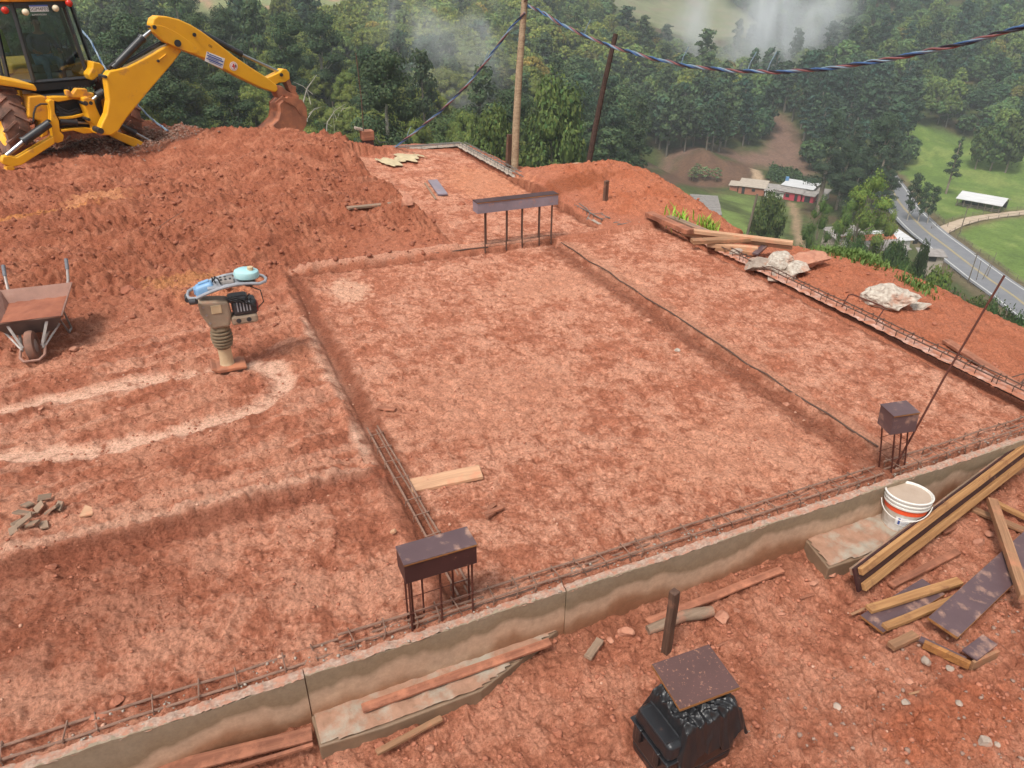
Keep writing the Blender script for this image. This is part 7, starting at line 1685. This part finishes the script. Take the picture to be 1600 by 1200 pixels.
# ------------------------------------------------------------------ wheelbarrow
M['barrow_tray'] = mat_simple('barrow_tray', (0.15, 0.115, 0.105), (0.09, 0.07, 0.066), 6, .55, bmp=.15, dirt=(0.44, 0.17, 0.10), dirt_amt=.12, dscale=5)
M['barrow_in'] = mat_simple('barrow_inside', (0.34, 0.18, 0.135), (0.24, 0.13, 0.10), 6, .8, bmp=.3, dirt=(0.33, 0.2, 0.16), dirt_amt=.2)
M['galv'] = mat_simple('galvanised_tube', (0.42, 0.38, 0.36), (0.26, 0.22, 0.20), 14, .5, metal=.4, bmp=.05, dirt=(0.40, 0.17, 0.11), dirt_amt=.2, dscale=14)
M['grip'] = mat_simple('rubber_grip', (0.17, 0.18, 0.20), (0.12, 0.12, 0.14), 30, .7, bmp=.2)
w0 = P(52, 562, 0)
wb = thing('wheelbarrow', 'muddy steel wheelbarrow with soil in its tray at the left edge', 'wheelbarrow', (w0.x + .03, w0.y, SZ(w0.x, w0.y) + .0), (0, 0, math.radians(-3))); wb.scale = (.86, .86, .88)
# local: wheel axle at y=0, handles towards +y
prof_b = [(-.22, .30, .36), (.22, .30, .36), (.27, .86, .36), (-.27, .86, .36)]   # tray bottom
top_f, top_b = .47, .66
B_ = [Vector((-.21, .17, .24)), Vector((.21, .17, .24)), Vector((.24, .70, .25)), Vector((-.24, .70, .25))]
T_ = [Vector((-.345, .06, .43)), Vector((.345, .06, .43)), Vector((.36, .88, .50)), Vector((-.36, .88, .50))]
mb = MB(); o2 = .008
vs = B_ + T_; fs = [(0, 1, 5, 4), (1, 2, 6, 5), (2, 3, 7, 6), (3, 0, 4, 7), (3, 2, 1, 0)]
mb.add(vs, fs); tr_ = mb.build('tray', [M['barrow_tray']], wb); sm = tr_.modifiers.new('s', 'SOLIDIFY'); sm.thickness = .003; sm.offset = -1; bv = tr_.modifiers.new('b', 'BEVEL'); bv.width = .03; bv.segments = 3
mb = MB(); sh = lambda v, c: v + (c - v) * .02; cen_ = Vector((0, .5, .45)); iv = [sh(v, cen_) + Vector((0, 0, .006)) for v in vs]; mb.add(iv, [f[::-1] for f in fs]); mb.build('tray_lining', M['barrow_in'], wb)
mb = MB(); mb.tube(T_, .011, 8, closed=True); mb.build('rim', M['barrow_in'], wb, True)
n_ = 26; vs = []; fs = []
for j in range(n_):
    for i in range(n_):
        u, v = i / (n_ - 1), j / (n_ - 1); zf = .62; a = B_[0].lerp(T_[0], zf).lerp(B_[1].lerp(T_[1], zf), u); b_ = B_[3].lerp(T_[3], zf - .1).lerp(B_[2].lerp(T_[2], zf - .1), u); p_ = a.lerp(b_, v)
        vs.append((p_.x, p_.y, p_.z + .03 * math.sin(u * 3.1) * math.sin(v * 3.1) + .012 * random.random()))
for j in range(n_ - 1):
    for i in range(n_ - 1): fs.append((j * n_ + i, j * n_ + i + 1, (j + 1) * n_ + i + 1, (j + 1) * n_ + i))
mb = MB(); mb.add(vs, fs); o = mb.build('soil_load', M['clod_dark'], None, smooth='all'); o.location = wb.location; o.scale = (.86, .86, .88); o.rotation_euler = wb.rotation_euler; tag(o, 'heap of red soil carried in the wheelbarrow tray', 'soil')
mb = MB(); mb.lathe([(.085, -.035), (.13, -.045), (.158, -.035), (.165, -.012), (.165, .012), (.158, .035), (.13, .045), (.085, .035)], 32, Matrix.Translation((0, 0, .165)) @ Matrix.Rotation(PI / 2, 4, 'Y')); wh = mb.build('wheel', M['tyre_mud'], wb, True)
mb = MB(); mb.lathe([(.02, -.05), (.09, -.03), (.09, .03), (.02, .05)], 16, Matrix.Translation((0, 0, .165)) @ Matrix.Rotation(PI / 2, 4, 'Y')); mb.build('hub', M['galv'], wh, True)
for s_ in (-1, 1):
    mb = MB(); mb.tube([(s_ * .10, -.04, .14), (s_ * .115, .10, .20), (s_ * .20, .5, .285), (s_ * .27, .85, .36), (s_ * .31, 1.0, .50), (s_ * .32, 1.10, .62)], .016, 8); fr_ = mb.build('handle', M['galv'], wb, True)
    mb = MB(); mb.tube([(s_ * .318, 1.08, .60), (s_ * .322, 1.16, .70)], .021, 10); mb.build('grip', M['grip'], fr_, True)
    mb = MB(); mb.tube([(s_ * .22, .72, .30), (s_ * .24, .78, .0), (s_ * .23, .66, .0), (s_ * .2, .5, .28)], .012, 8); mb.build('leg', M['galv'], wb, True)
    mb = MB(); mb.bar((s_ * .09, -.01, .16), (s_ * .19, .10, .40), .028, .012, up=(0, -1, .3)); mb.bar((s_ * .115, .0, .15), (s_ * .27, .2, .30), .02, .01, up=(0, -1, .3)); mb.build('brace', M['galv'], wb, bevel=.002)
mb = MB(); mb.tube([(-.115, .02, .15), (-.115, -.12, .10), (-.07, -.19, .08), (.07, -.19, .08), (.115, -.12, .10), (.115, .02, .15)], .015, 8); mb.build('nose_loop', M['barrow_in'], wb, True)

# ------------------------------------------------------------------ tamping rammer
M['rammer_body'] = mat_simple('rammer_body', (0.34, 0.255, 0.18), (0.24, 0.175, 0.125), 7, .65, bmp=.1, dirt=(0.36, 0.17, 0.11), dirt_amt=.25)
M['rammer_leg'] = mat_simple('rammer_leg', (0.58, 0.45, 0.28), (0.44, 0.31, 0.19), 7, .5, bmp=.05)
M['bellows'] = mat_simple('bellows', (0.23, 0.165, 0.10), (0.15, 0.105, 0.065), 12, .8, bmp=.1)
M['frame_grey'] = mat_simple('frame_grey', (0.33, 0.34, 0.37), (0.22, 0.22, 0.24), 12, .5, bmp=.05)
M['hood_blue'] = mat_simple('hood_blue', (0.20, 0.36, 0.56), (0.15, 0.29, 0.48), 6, .5, bmp=.03)
M['tank_blue'] = mat_simple('tank_blue', (0.25, 0.50, 0.58), (0.42, 0.62, 0.60), 4, .4, bmp=.03)
M['engine_dark'] = mat_simple('engine_dark', (0.045, 0.045, 0.05), (0.025, 0.025, 0.03), 12, .45, bmp=.1)
M['starter_red'] = mat_simple('starter_red', (0.32, 0.035, 0.04), (0.22, 0.03, 0.03), 12, .5, bmp=.1)
r0_ = P(357, 577, 0); rz0 = SZ(r0_.x, r0_.y)
rm_ = thing('tamping_rammer', 'upright tamping rammer with light blue tank and grey loop handle', 'rammer', (r0_.x, r0_.y, rz0), (0, 0, math.radians(0))); rm_.scale = (.86, .86, .86); rm_.location.z += .035
mb = MB(); SH = Matrix(((1, 0, 0, 0), (0, 0, 1, 0), (0, 1, 0, 0), (0, 0, 0, 1)))
mb.prism([(-.13, .018), (-.17, .055), (-.155, .07), (-.11, .045), (.15, .04), (.185, .03), (.18, .005), (-.10, .0)], .27, SH); mb.build('foot_plate', M['mudsteel'], rm_, bevel=.01)
mb = MB(); mb.lathe([(.075, .035), (.07, .06), (.066, .09), (.067, .25)], 20, Matrix.Translation((0, 0, 0))); mb.build('ram_leg', M['rammer_leg'], rm_, True)
prf = [(.062, .225), (.075, .24)]
for k in range(6):
    z_ = .25 + k * .036; R_ = .092 + .016 * math.sin(k / 5 * PI); prf += [(R_ - .020, z_), (R_, z_ + .009), (R_ + .003, z_ + .018), (R_, z_ + .027)]
prf += [(.085, .468), (.08, .49)]
mb = MB(); mb.lathe(prf, 28); mb.build('bellows', M['bellows'], rm_, True)
mb = MB(); mb.prism([(-.085, .485), (.10, .485), (.135, .62), (.13, .76), (-.16, .80), (-.155, .66)], .20, SH); hsng = mb.build('gear_housing', M['rammer_body'], rm_, bevel=.03, bseg=3)
mb = MB(); mb.box((.0, -.103, .70), (.10, .012, .09)); mb.build('cover_plate', M['rammer_leg'], rm_, bevel=.01)
for k in range(3): mb = MB(); mb.cyl((-.115 + k * .016, -.108, .74 - k * .09), (-.115 + k * .016, -.09, .74 - k * .09), .012, 8); mb.build('bolt', M['galv'], rm_, True)
mb = MB(); mb.box((.27, 0, .66), (.24, .19, .16)); mb.box((.22, -.01, .76), (.20, .17, .07)); en = mb.build('engine', M['engine_dark'], rm_, bevel=.035, bseg=3)
mb = MB(); mb.box((.25, -.02, .54), (.26, .16, .10)); mb.build('engine_base', M['rammer_body'], rm_, bevel=.025)
for x_ in (.19, .29): mb = MB(); mb.cyl((x_, -.101, .54), (x_, -.09, .54), .025, 12); mb.build('vent_hole', M['engine_dark'], rm_, True)
mb = MB(); mb.lathe([(.0001, .02), (.04, .02), (.062, .012), (.068, -.02), (.068, -.05)], 20, Matrix.Translation((.385, -.01, .645)) @ Matrix.Rotation(PI / 2, 4, 'Y')); mb.build('starter_cover', M['starter_red'], rm_, True)
for k in range(5): mb = MB(); mb.box((.20 + k * .03, -.1, .69), (.012, .02, .10)); mb.build('cooling_fin', M['frame_grey'], en)
for q in range(3): mb = MB(); mb.tube([(.1 + q * .03, -.08, .80), (.16 + q * .05, -.13, .78), (.25 + q * .06, -.12, .74 - q * .03), (.34, -.06, .80 - q * .05)], .008, 6); mb.build('cable', M['hose'], rm_, True)
mb = MB(); mb.tube([(.36, -.02, .86), (.45, -.06, .82), (.46, -.08, .70), (.38, -.06, .62)], .006, 6); mb.build('cable', M['hose'], rm_, True)
# handle loop: two side tubes meeting at both ends
SW = .16; hz = lambda x: .85 + .10 * math.sin((x + .28) / .80 * PI * .8) - .0 * x
lp = []
for x in np.linspace(-.24, .46, 9): lp.append((x, -SW + .03 * abs(x - .1), hz(x)))
lp += [(.54, -.08, hz(.5)), (.56, 0, hz(.5)), (.54, .08, hz(.5))]
for x in np.linspace(.46, -.24, 9): lp.append((x, SW - .03 * abs(x - .1), hz(x)))
lp += [(-.31, .10, hz(-.24) - .01), (-.33, 0, hz(-.24) - .02), (-.31, -.10, hz(-.24) - .01)]
mb = MB(); mb.tube(lp, .017, 8, closed=True); hd = mb.build('handle_frame', M['frame_grey'], rm_, True)
mb = MB(); mb.tube([(-.31, -.13, hz(-.24) - .035), (-.24, -.17, hz(-.24) - .02)], .03, 12); mb.tube([(-.335, -.07, hz(-.24) - .035), (-.335, .05, hz(-.24) - .035)], .028, 12); mb.build('roller', M['engine_dark'], hd, True)
mb = MB(); mb.prism([(-.10, -.13), (.30, -.12), (.30, .12), (-.10, .13)], .02, Matrix.Translation((0, 0, .925))); mb.build('top_plate', M['frame_grey'], hd, bevel=.006)
mb = MB(); mb.box((-.13, 0, .90), (.24, .17, .11), Matrix.Rotation(math.radians(-12), 3, 'Y'), top=(.8, .75)); hd2 = mb.build('filter_hood', M['hood_blue'], rm_, bevel=.03, bseg=3)
mb = MB(); mb.box((-.13, -.0, .963), (.12, .05, .02), Matrix.Rotation(math.radians(-12), 3, 'Y')); mb.box((-.235, -.0, .885), (.03, .08, .06)); mb.build('hood_slot', M['hood_blue'], hd2, bevel=.005)
mb = MB(); mb.box((.12, 0, .955), (.17, .14, .05), top=(.9, .8)); mb.build('carburettor_cover', M['galv'], rm_, bevel=.015)
for k in range(5): mb = MB(); mb.box((.06 + (k % 3) * .05, -.045 + (k // 3) * .07, .982), (.026, .03, .008)); mb.build('vent_slot', M['engine_dark'], rm_, bevel=.003)
mb = MB(); mb.tube([(-.01, .05, .95), (.0, -.02, 1.01), (.03, -.06, 1.0), (.05, -.09, .95)], .009, 6); mb.tube([(-.03, .02, .95), (-.03, -.03, 1.01), (.0, -.07, .96)], .008, 6); mb.build('cable', M['hose'], rm_, True)
mb = MB(); mb.lathe([(.10, -.035), (.125, -.02), (.13, .015), (.12, .04), (.09, .055), (.03, .062)], 28, Matrix.Translation((.35, 0, .985)) @ Matrix.Diagonal((1.12, .95, 1, 1)) @ Matrix.Rotation(math.radians(5), 4, 'Y')); tk = mb.build('fuel_tank', M['tank_blue'], rm_, True)
mb = MB(); mb.cyl((.40, -.03, 1.035), (.402, -.03, 1.07), .034, 12); mb.build('fuel_cap', M['rammer_leg'], tk, bevel=.004)
mb = MB(); mb.lathe([(.05, -.06), (.08, -.03), (.08, .0)], 16, Matrix.Translation((.36, 0, .93))); mb.build('tank_bracket', M['engine_dark'], rm_, True)
for o in list(rm_.children):
    if o.name.split('.')[0] in ('handle_frame', 'filter_hood', 'fuel_tank', 'tank_bracket', 'carburettor_cover', 'vent_slot') or (o.name.startswith('cable') and o.data.vertices[0].co.x < .06 and o.data.vertices[0].co.z > .9):
        o.scale.x = .86; o.location.x = .045

# ------------------------------------------------------------------ plastic bucket
M['pail'] = mat_simple('pail_white', (0.70, 0.68, 0.64), (0.60, 0.57, 0.52), 7, .35, bmp=.02, dirt=(0.42, 0.26, 0.18), dirt_amt=.02, dscale=12)
M['pail_label'] = mat_simple('pail_label', (0.72, 0.71, 0.70), (0.36, 0.28, 0.20), 5, .5, bmp=0, dirt=(0.27, 0.20, 0.13), dirt_amt=.45, dscale=7)
M['pail_red'] = mat_simple('pail_red', (0.78, 0.10, 0.03), (0.70, 0.08, 0.025), 12, .4, bmp=0)
M['pail_water'] = mat_simple('pail_lid_dust', (0.47, 0.36, 0.28), (0.38, 0.28, 0.21), 8, .4, bmp=.05)
b0 = P(1413, 826, -.30)
pb = thing('plastic_bucket', 'white lidded plastic bucket with a red band and torn label', 'bucket', (b0.x, b0.y + .04, -.31), (math.radians(-4), math.radians(-2), math.radians(-62))); pb.scale = (1, 1, 1.12)
mb = MB(); mb.lathe([(.118, 0), (.127, .006), (.134, .10), (.1375, .155), (.1385, .16)], 40); mb.build('bucket_wall', M['pail_label'], pb, True)
mb = MB(); mb.lathe([(.1395, .158), (.142, .195)], 40, cap=False); mb.build('red_band', M['pail_red'], pb, True)
mb = MB(); mb.lathe([(.138, .158), (.141, .195), (.152, .197), (.153, .207), (.145, .209), (.146, .222), (.156, .224), (.157, .233), (.150, .236), (.151, .250), (.160, .252), (.162, .262), (.152, .266), (.148, .262), (.146, .252), (.02, .250)], 40, cap=False); mb.build('lid', M['pail'], pb, True)
mb = MB(); mb.lathe([(.0001, .2515), (.143, .2525)], 32, cap=False); mb.build('lid_dust', M['pail_water'], pb, True)
mb = MB(); hp = [Vector((.162 * math.cos(a), .162 * math.sin(a) - .004, .215 - .085 * math.sin(-a) ** .8 if math.sin(-a) > 0 else .215)) for a in np.linspace(-PI, 0, 22)]; mb.tube(hp, .0035, 6); mb.build('bail_handle', M['pail'], pb, True)
mb = MB(); a0_ = math.radians(-68)
def curved(a, b_, z_, w_): 
    R_ = .1362 + .0016; pts = [(R_ * math.cos(x), R_ * math.sin(x)) for x in np.linspace(a, b_, 8)]; vs = [(x, y, z_) for x, y in pts] + [(x * 1.008, y * 1.008, z_ + w_) for x, y in pts]; return vs, [(i, i + 1, 8 + i + 1, 8 + i) for i in range(7)]
vs, fs = curved(math.radians(-100), math.radians(-42), .078, .058); mb.add(vs, fs); mb.build('label_panel', M['whitepaint'], pb)
mb = MB()
def curved2(a, b_, z_, w_):
    vs, fs = curved(a, b_, z_, w_); vs = [(x * 1.006, y * 1.006, z__) for x, y, z__ in vs]; mb.add(vs, fs)
curved2(math.radians(-93), math.radians(-87), .085, .045); curved2(math.radians(-58), math.radians(-46), .080, .030)
for k in range(5): curved2(math.radians(-84), math.radians(-62), .086 + k * .009, .002)
mb.build('label_print', M['bluepaint'], pb)

# ------------------------------------------------------------------ black tool case, bag and plywood square
M['case_black'] = mat_simple('case_black', (0.018, 0.019, 0.022), (0.011, 0.011, 0.013), 6, .28, bmp=.04, dirt=(0.12, 0.06, 0.045), dirt_amt=.0, dscale=12, spec=.6)
M['bag_black'] = mat_simple('bag_black', (0.016, 0.016, 0.018), (0.010, 0.010, 0.012), 8, .4, bmp=.1, bd=.01, spec=.6)
cs = thing('tool_case', 'glossy black hard plastic case standing on the mud at the bottom', 'case', (1.82, 1.845, -.44), (0, 0, math.radians(3))); cs.scale = (1.1, 1.04, 1)
mb = MB(); mb.box((0, 0, .21), (.41, .28, .16), top=(1, 1)); mb.box((0, 0, .095), (.39, .265, .09), top=(1.04, 1.04)); lo = mb.build('lower_shell', M['case_black'], cs, bevel=.025, bseg=4)
mb = MB(); mb.box((0, 0, .345), (.415, .285, .10), top=(.94, .90)); up_ = mb.build('lid', M['case_black'], cs, bevel=.028, bseg=4)
mb = MB(); mb.box((0, 0, .291), (.428, .298, .012)); mb.build('seam_rim', M['case_black'], cs, bevel=.004)
for x_ in (-.12, .12): mb = MB(); mb.box((x_, 0, .375), (.022, .27, .05), top=(1, .93)); mb.box((x_, -.143, .25), (.03, .02, .11)); mb.build('ridge', M['case_black'], cs, bevel=.008)
mb = MB(); mb.box((-.165, .0, .397), (.075, .20, .006)); mb.build('glossy_inset', M['case_black'], up_, bevel=.006)
for y_ in (-.07, .07): mb = MB(); mb.box((-.212, y_, .26), (.02, .035, .10)); mb.build('latch', M['case_black'], cs, bevel=.006)
# crumpled bag over the case
n_ = 70; vs = []; fs = []
X_, Y_ = np.meshgrid(np.linspace(-1, 1, n_), np.linspace(-1, 1, n_)); 
r_n = np.maximum(np.abs(X_), np.abs(Y_)); bxx = .045 + X_ * .215; byy = .0 + Y_ * .178
fold = 1 - np.abs(noise(X_ * 3.2 + Y_ * 1.5, Y_ * 2.2 - X_, 301)) * 1.6; fold2 = 1 - np.abs(noise(X_ * 6 + 4, Y_ * 6 + X_ * 3, 303)) * 1.5; fold3 = 1 - np.abs(noise(X_ * 12, Y_ * 11, 305)) * 1.4
bz = .395 + .070 * (1 - np.clip(r_n, 0, 1) ** 3) + .034 * fold + .020 * fold2 + .008 * fold3
ov_ = np.clip((r_n - .80) / .2, 0, 1); bz = bz - ov_ ** .6 * (.16 + .10 * noise(X_ * 2, Y_ * 2, 307)); bxx = bxx + .02 * noise(X_ * 4, Y_ * 4, 309) * ov_; byy = byy + .02 * noise(X_ * 4, Y_ * 4, 311) * ov_
idx = np.arange(n_ * n_).reshape(n_, n_); F = np.stack([idx[:-1, :-1], idx[:-1, 1:], idx[1:, 1:], idx[1:, :-1]], -1).reshape(-1, 4)
bag = np_mesh('plastic_bag', np.stack([bxx.ravel(), byy.ravel(), bz.ravel()], 1), F, M['bag_black'], smooth=True); bag.location = cs.location; bag.rotation_euler = cs.rotation_euler; s_ = bag.modifiers.new('s', 'SUBSURF'); s_.levels = 1; s_.render_levels = 1
tag(bag, 'crumpled black plastic bag draped over the case under the plywood square', 'bag')
c1_, c2_, c3_, c4_ = P(1012, 1042, .10), P(1095, 1012, .12), P(1162, 1073, .12), P(1068, 1108, .10)
board('square speckled brown plywood offcut lying on top of the black bag', c4_, c3_ - c4_, c1_ - c4_, .016, 'ply_film_spotted', 'plywood_square')
# ------------------------------------------------------------------ grass and weeds on the slope edge
def tufts(name, label, spots, n, hmin, hmax, colr, seed, spread=.12):
    rng = np.random.default_rng(seed); V = []; F = []; CCl = []; o = 0
    for (x, y) in spots:
        k = n; bx = x + rng.normal(size=k) * spread; by = y + rng.normal(size=k) * spread; bz, _ = site(bx, by, False)
        h = rng.uniform(hmin, hmax, k); a = rng.uniform(0, 6.28, k); ln = rng.uniform(.2, .9, k) * h; w = rng.uniform(.006, .012, k)
        dx, dy = np.cos(a), np.sin(a); p0 = np.stack([bx - dy * w, by + dx * w, bz - .02], 1); p1 = np.stack([bx + dy * w, by - dx * w, bz - .02], 1)
        m0 = np.stack([bx + dx * ln * .35 - dy * w, by + dy * ln * .35 + dx * w, bz + h * .65], 1); m1 = np.stack([bx + dx * ln * .35 + dy * w, by + dy * ln * .35 - dx * w, bz + h * .65], 1)
        tp = np.stack([bx + dx * ln, by + dy * ln, bz + h], 1)
        vv = np.stack([p0, p1, m1, m0, tp, tp + [0.002, 0, 0]], 1).reshape(-1, 3); ii = np.arange(k) * 6 + o
        F.append(np.stack([ii, ii + 1, ii + 2, ii + 3], 1)); F.append(np.stack([ii + 3, ii + 2, ii + 5, ii + 4], 1)); V.append(vv); CCl.append(np.repeat(np.array(colr)[None] * rng.uniform(.6, 1.4, (k, 1)), 6, 0)); o += k * 6
    ob = np_mesh(name, np.concatenate(V), np.concatenate(F), M['leaf'], colattr={'leafcol': np.concatenate(CCl)}); return ob
rg = np.random.default_rng(77)
def edge_pts(px0, px1, n, out0, out1):
    pts = []
    E2 = [e for e in EDGE_PX if True]
    for _ in range(n):
        px = rg.uniform(px0, px1)
        for a, b_ in zip(EDGE_PX[:-1], EDGE_PX[1:]):
            lo_, hi_ = min(a[0], b_[0]), max(a[0], b_[0])
            if lo_ <= px <= hi_ and hi_ > lo_:
                t_ = (px - a[0]) / (b_[0] - a[0]); p_ = P(px, a[1] + (b_[1] - a[1]) * t_, a[2] + (b_[2] - a[2]) * t_); r_ = math.hypot(p_.x, p_.y); o_ = rg.uniform(out0, out1)
                pts.append((p_.x + p_.x / r_ * o_, p_.y + p_.y / r_ * o_)); break
    return pts
g1 = tufts('grass', 'bright green grass along the crest of the right slope', [q for q in edge_pts(1280, 1445, 150, -.03, .4) if noise(np.array([q[0] * 1.4]), np.array([q[1] * 1.4]), 8)[0] > -.15], 16, .02, .09, (.13, .19, .05), 5, .09); tag(g1, 'bright green grass along the crest of the right slope', 'grass', kind='stuff')
def tuft_thing(px, py, z_, label, n, h, sp):
    p_ = P(px, py, z_); ob = tufts('grass_tuft', label, [(p_.x, p_.y)], n, h * .5, h, (.22, .38, .05), int(px), sp); tag(ob, label, 'grass tuft')
tuft_thing(1107, 356, .05, 'bright green grass clump behind the lumber pile', 70, .17, .08)
tuft_thing(1062, 342, .12, 'thin grass clump left of the bright one behind the lumber', 30, .2, .08)
# weeds and low bushes on the bank beyond the crest
def weed(px, py, d, w, h, v, tint, label):
    p_ = D(px, py, d); zz_ = SZ(p_.x, p_.y); tree_obj('shrub', 'bush', v, (p_.x, p_.y, zz_ - .1), h, w, label, 'shrub', 'weedy shrubs on the bank beyond the crest', 0, tint=tint)
for q, (px, py, d, w, h, v) in enumerate(((1500, 500, 13.5, 1.4, .7, 0), (1540, 515, 12.8, 1.3, .6, 1), (1580, 530, 12.4, 1.3, .6, 2), (1620, 548, 12, 1.4, .6, 3), (1455, 470, 14.5, 1.2, .6, 1), (1520, 490, 15, 1.6, .8, 2), (1570, 505, 14.6, 1.6, .8, 0), (1610, 520, 14.2, 1.6, .8, 1), (1430, 455, 16, 1.3, .7, 3))):
    weed(px, py, d, w, h, v, (1.5, 1.5, 1.1), 'leafy weed shrub on the bank just beyond the right slope crest')

# ------------------------------------------------------------------ valley air
def box_obj(name, x0, x1, y0, y1, z0_, z1_, mat):
    mb = MB(); mb.box(((x0 + x1) / 2, (y0 + y1) / 2, (z0_ + z1_) / 2), (x1 - x0, y1 - y0, z1_ - z0_)); return mb.build(name, mat)
m, n, l, b = nodes('haze_air'); n.remove(b)
pv = n.new('ShaderNodeVolumePrincipled'); pv.inputs['Color'].default_value = (0.86, 0.93, 1.0, 1); pv.inputs['Density'].default_value = 0.00045; pv.inputs['Anisotropy'].default_value = 0.2
l.new(pv.outputs[0], n['Material Output'].inputs['Volume'])
lowest = float(min(TZZ.min(), -60)) - 3
hz_ = box_obj('haze', float(xs[0]) - 20, float(xs[-1]) + 20, float(ys[0]) - 20, float(ys[-1]) + 20, lowest, float(TZZ.max()) + 40, m); hz_['kind'] = 'stuff'; tag(hz_, 'thin bluish valley air', 'haze', kind='stuff')
def mist(name, label, c, size, rz, dens, seed, scale=1.0, lo_=.5, hi_=.72):
    m, n, l, b = nodes(name + '_air'); n.remove(b)
    pv = n.new('ShaderNodeVolumePrincipled'); pv.inputs['Color'].default_value = (0.95, 0.97, 1, 1); pv.inputs['Anisotropy'].default_value = 0.1
    tc = n.new('ShaderNodeTexCoord'); mp = n.new('ShaderNodeMapping'); mp.inputs['Location'].default_value = (seed, seed * .7, 0)
    mp.inputs['Scale'].default_value = (scale, scale, scale * .55)
    no = n.new('ShaderNodeTexNoise'); no.inputs['Scale'].default_value = 1.0; no.inputs['Detail'].default_value = 5; no.inputs['Roughness'].default_value = .55; no.inputs['Distortion'].default_value = 1.0
    l.new(tc.outputs['Object'], mp.inputs[0]); l.new(mp.outputs[0], no.inputs['Vector'])
    # fades to nothing at the rim of its own ellipsoid
    ln = n.new('ShaderNodeVectorMath'); ln.operation = 'LENGTH'; dv = n.new('ShaderNodeVectorMath'); dv.operation = 'DIVIDE'; dv.inputs[1].default_value = tuple(s_ / 2 for s_ in size)
    l.new(tc.outputs['Object'], dv.inputs[0]); l.new(dv.outputs[0], ln.inputs[0])
    mr = n.new('ShaderNodeMapRange'); mr.inputs[1].default_value = .25; mr.inputs[2].default_value = .98; mr.inputs[3].default_value = 1; mr.inputs[4].default_value = 0; mr.interpolation_type = 'SMOOTHSTEP'; l.new(ln.outputs['Value'], mr.inputs[0])
    nr_ = n.new('ShaderNodeMapRange'); nr_.inputs[1].default_value = lo_; nr_.inputs[2].default_value = hi_; nr_.interpolation_type = 'SMOOTHSTEP'; l.new(no.outputs['Fac'], nr_.inputs[0])
    mu = n.new('ShaderNodeMath'); mu.operation = 'MULTIPLY'; l.new(mr.outputs[0], mu.inputs[0]); l.new(nr_.outputs[0], mu.inputs[1])
    m2 = n.new('ShaderNodeMath'); m2.operation = 'MULTIPLY'; m2.inputs[1].default_value = dens; l.new(mu.outputs[0], m2.inputs[0]); l.new(m2.outputs[0], pv.inputs['Density'])
    l.new(pv.outputs[0], n['Material Output'].inputs['Volume'])
    mb = MB(); mb.rock((0, 0, 0), tuple(s_ / 2 for s_ in size), seed=1, lv=3, rough=0); o = mb.build(name, m, None); 
    bm = bmesh.new(); bmesh.ops.create_icosphere(bm, subdivisions=3, radius=1); bmesh.ops.scale(bm, vec=tuple(s_ / 2 for s_ in size), verts=bm.verts); bm.to_mesh(o.data); bm.free(); o.data.materials.clear(); o.data.materials.append(m)
    o.location = c; o.rotation_euler = (0, 0, rz); return tag(o, label, 'mist', kind='stuff')
p_ = D(700, 50, 150); mist('mist', 'wisp of white vapour rising over the umbrella trees left of the pale pole', p_, (36, 22, 46), 0, .2, 3.1, .10, .46, .80)
p_ = D(1195, 48, 385); mist('mist', 'bank of low cloud drifting over the valley bend at the top', p_, (140, 80, 92), .3, .13, 8.4, .04, .45, .80)
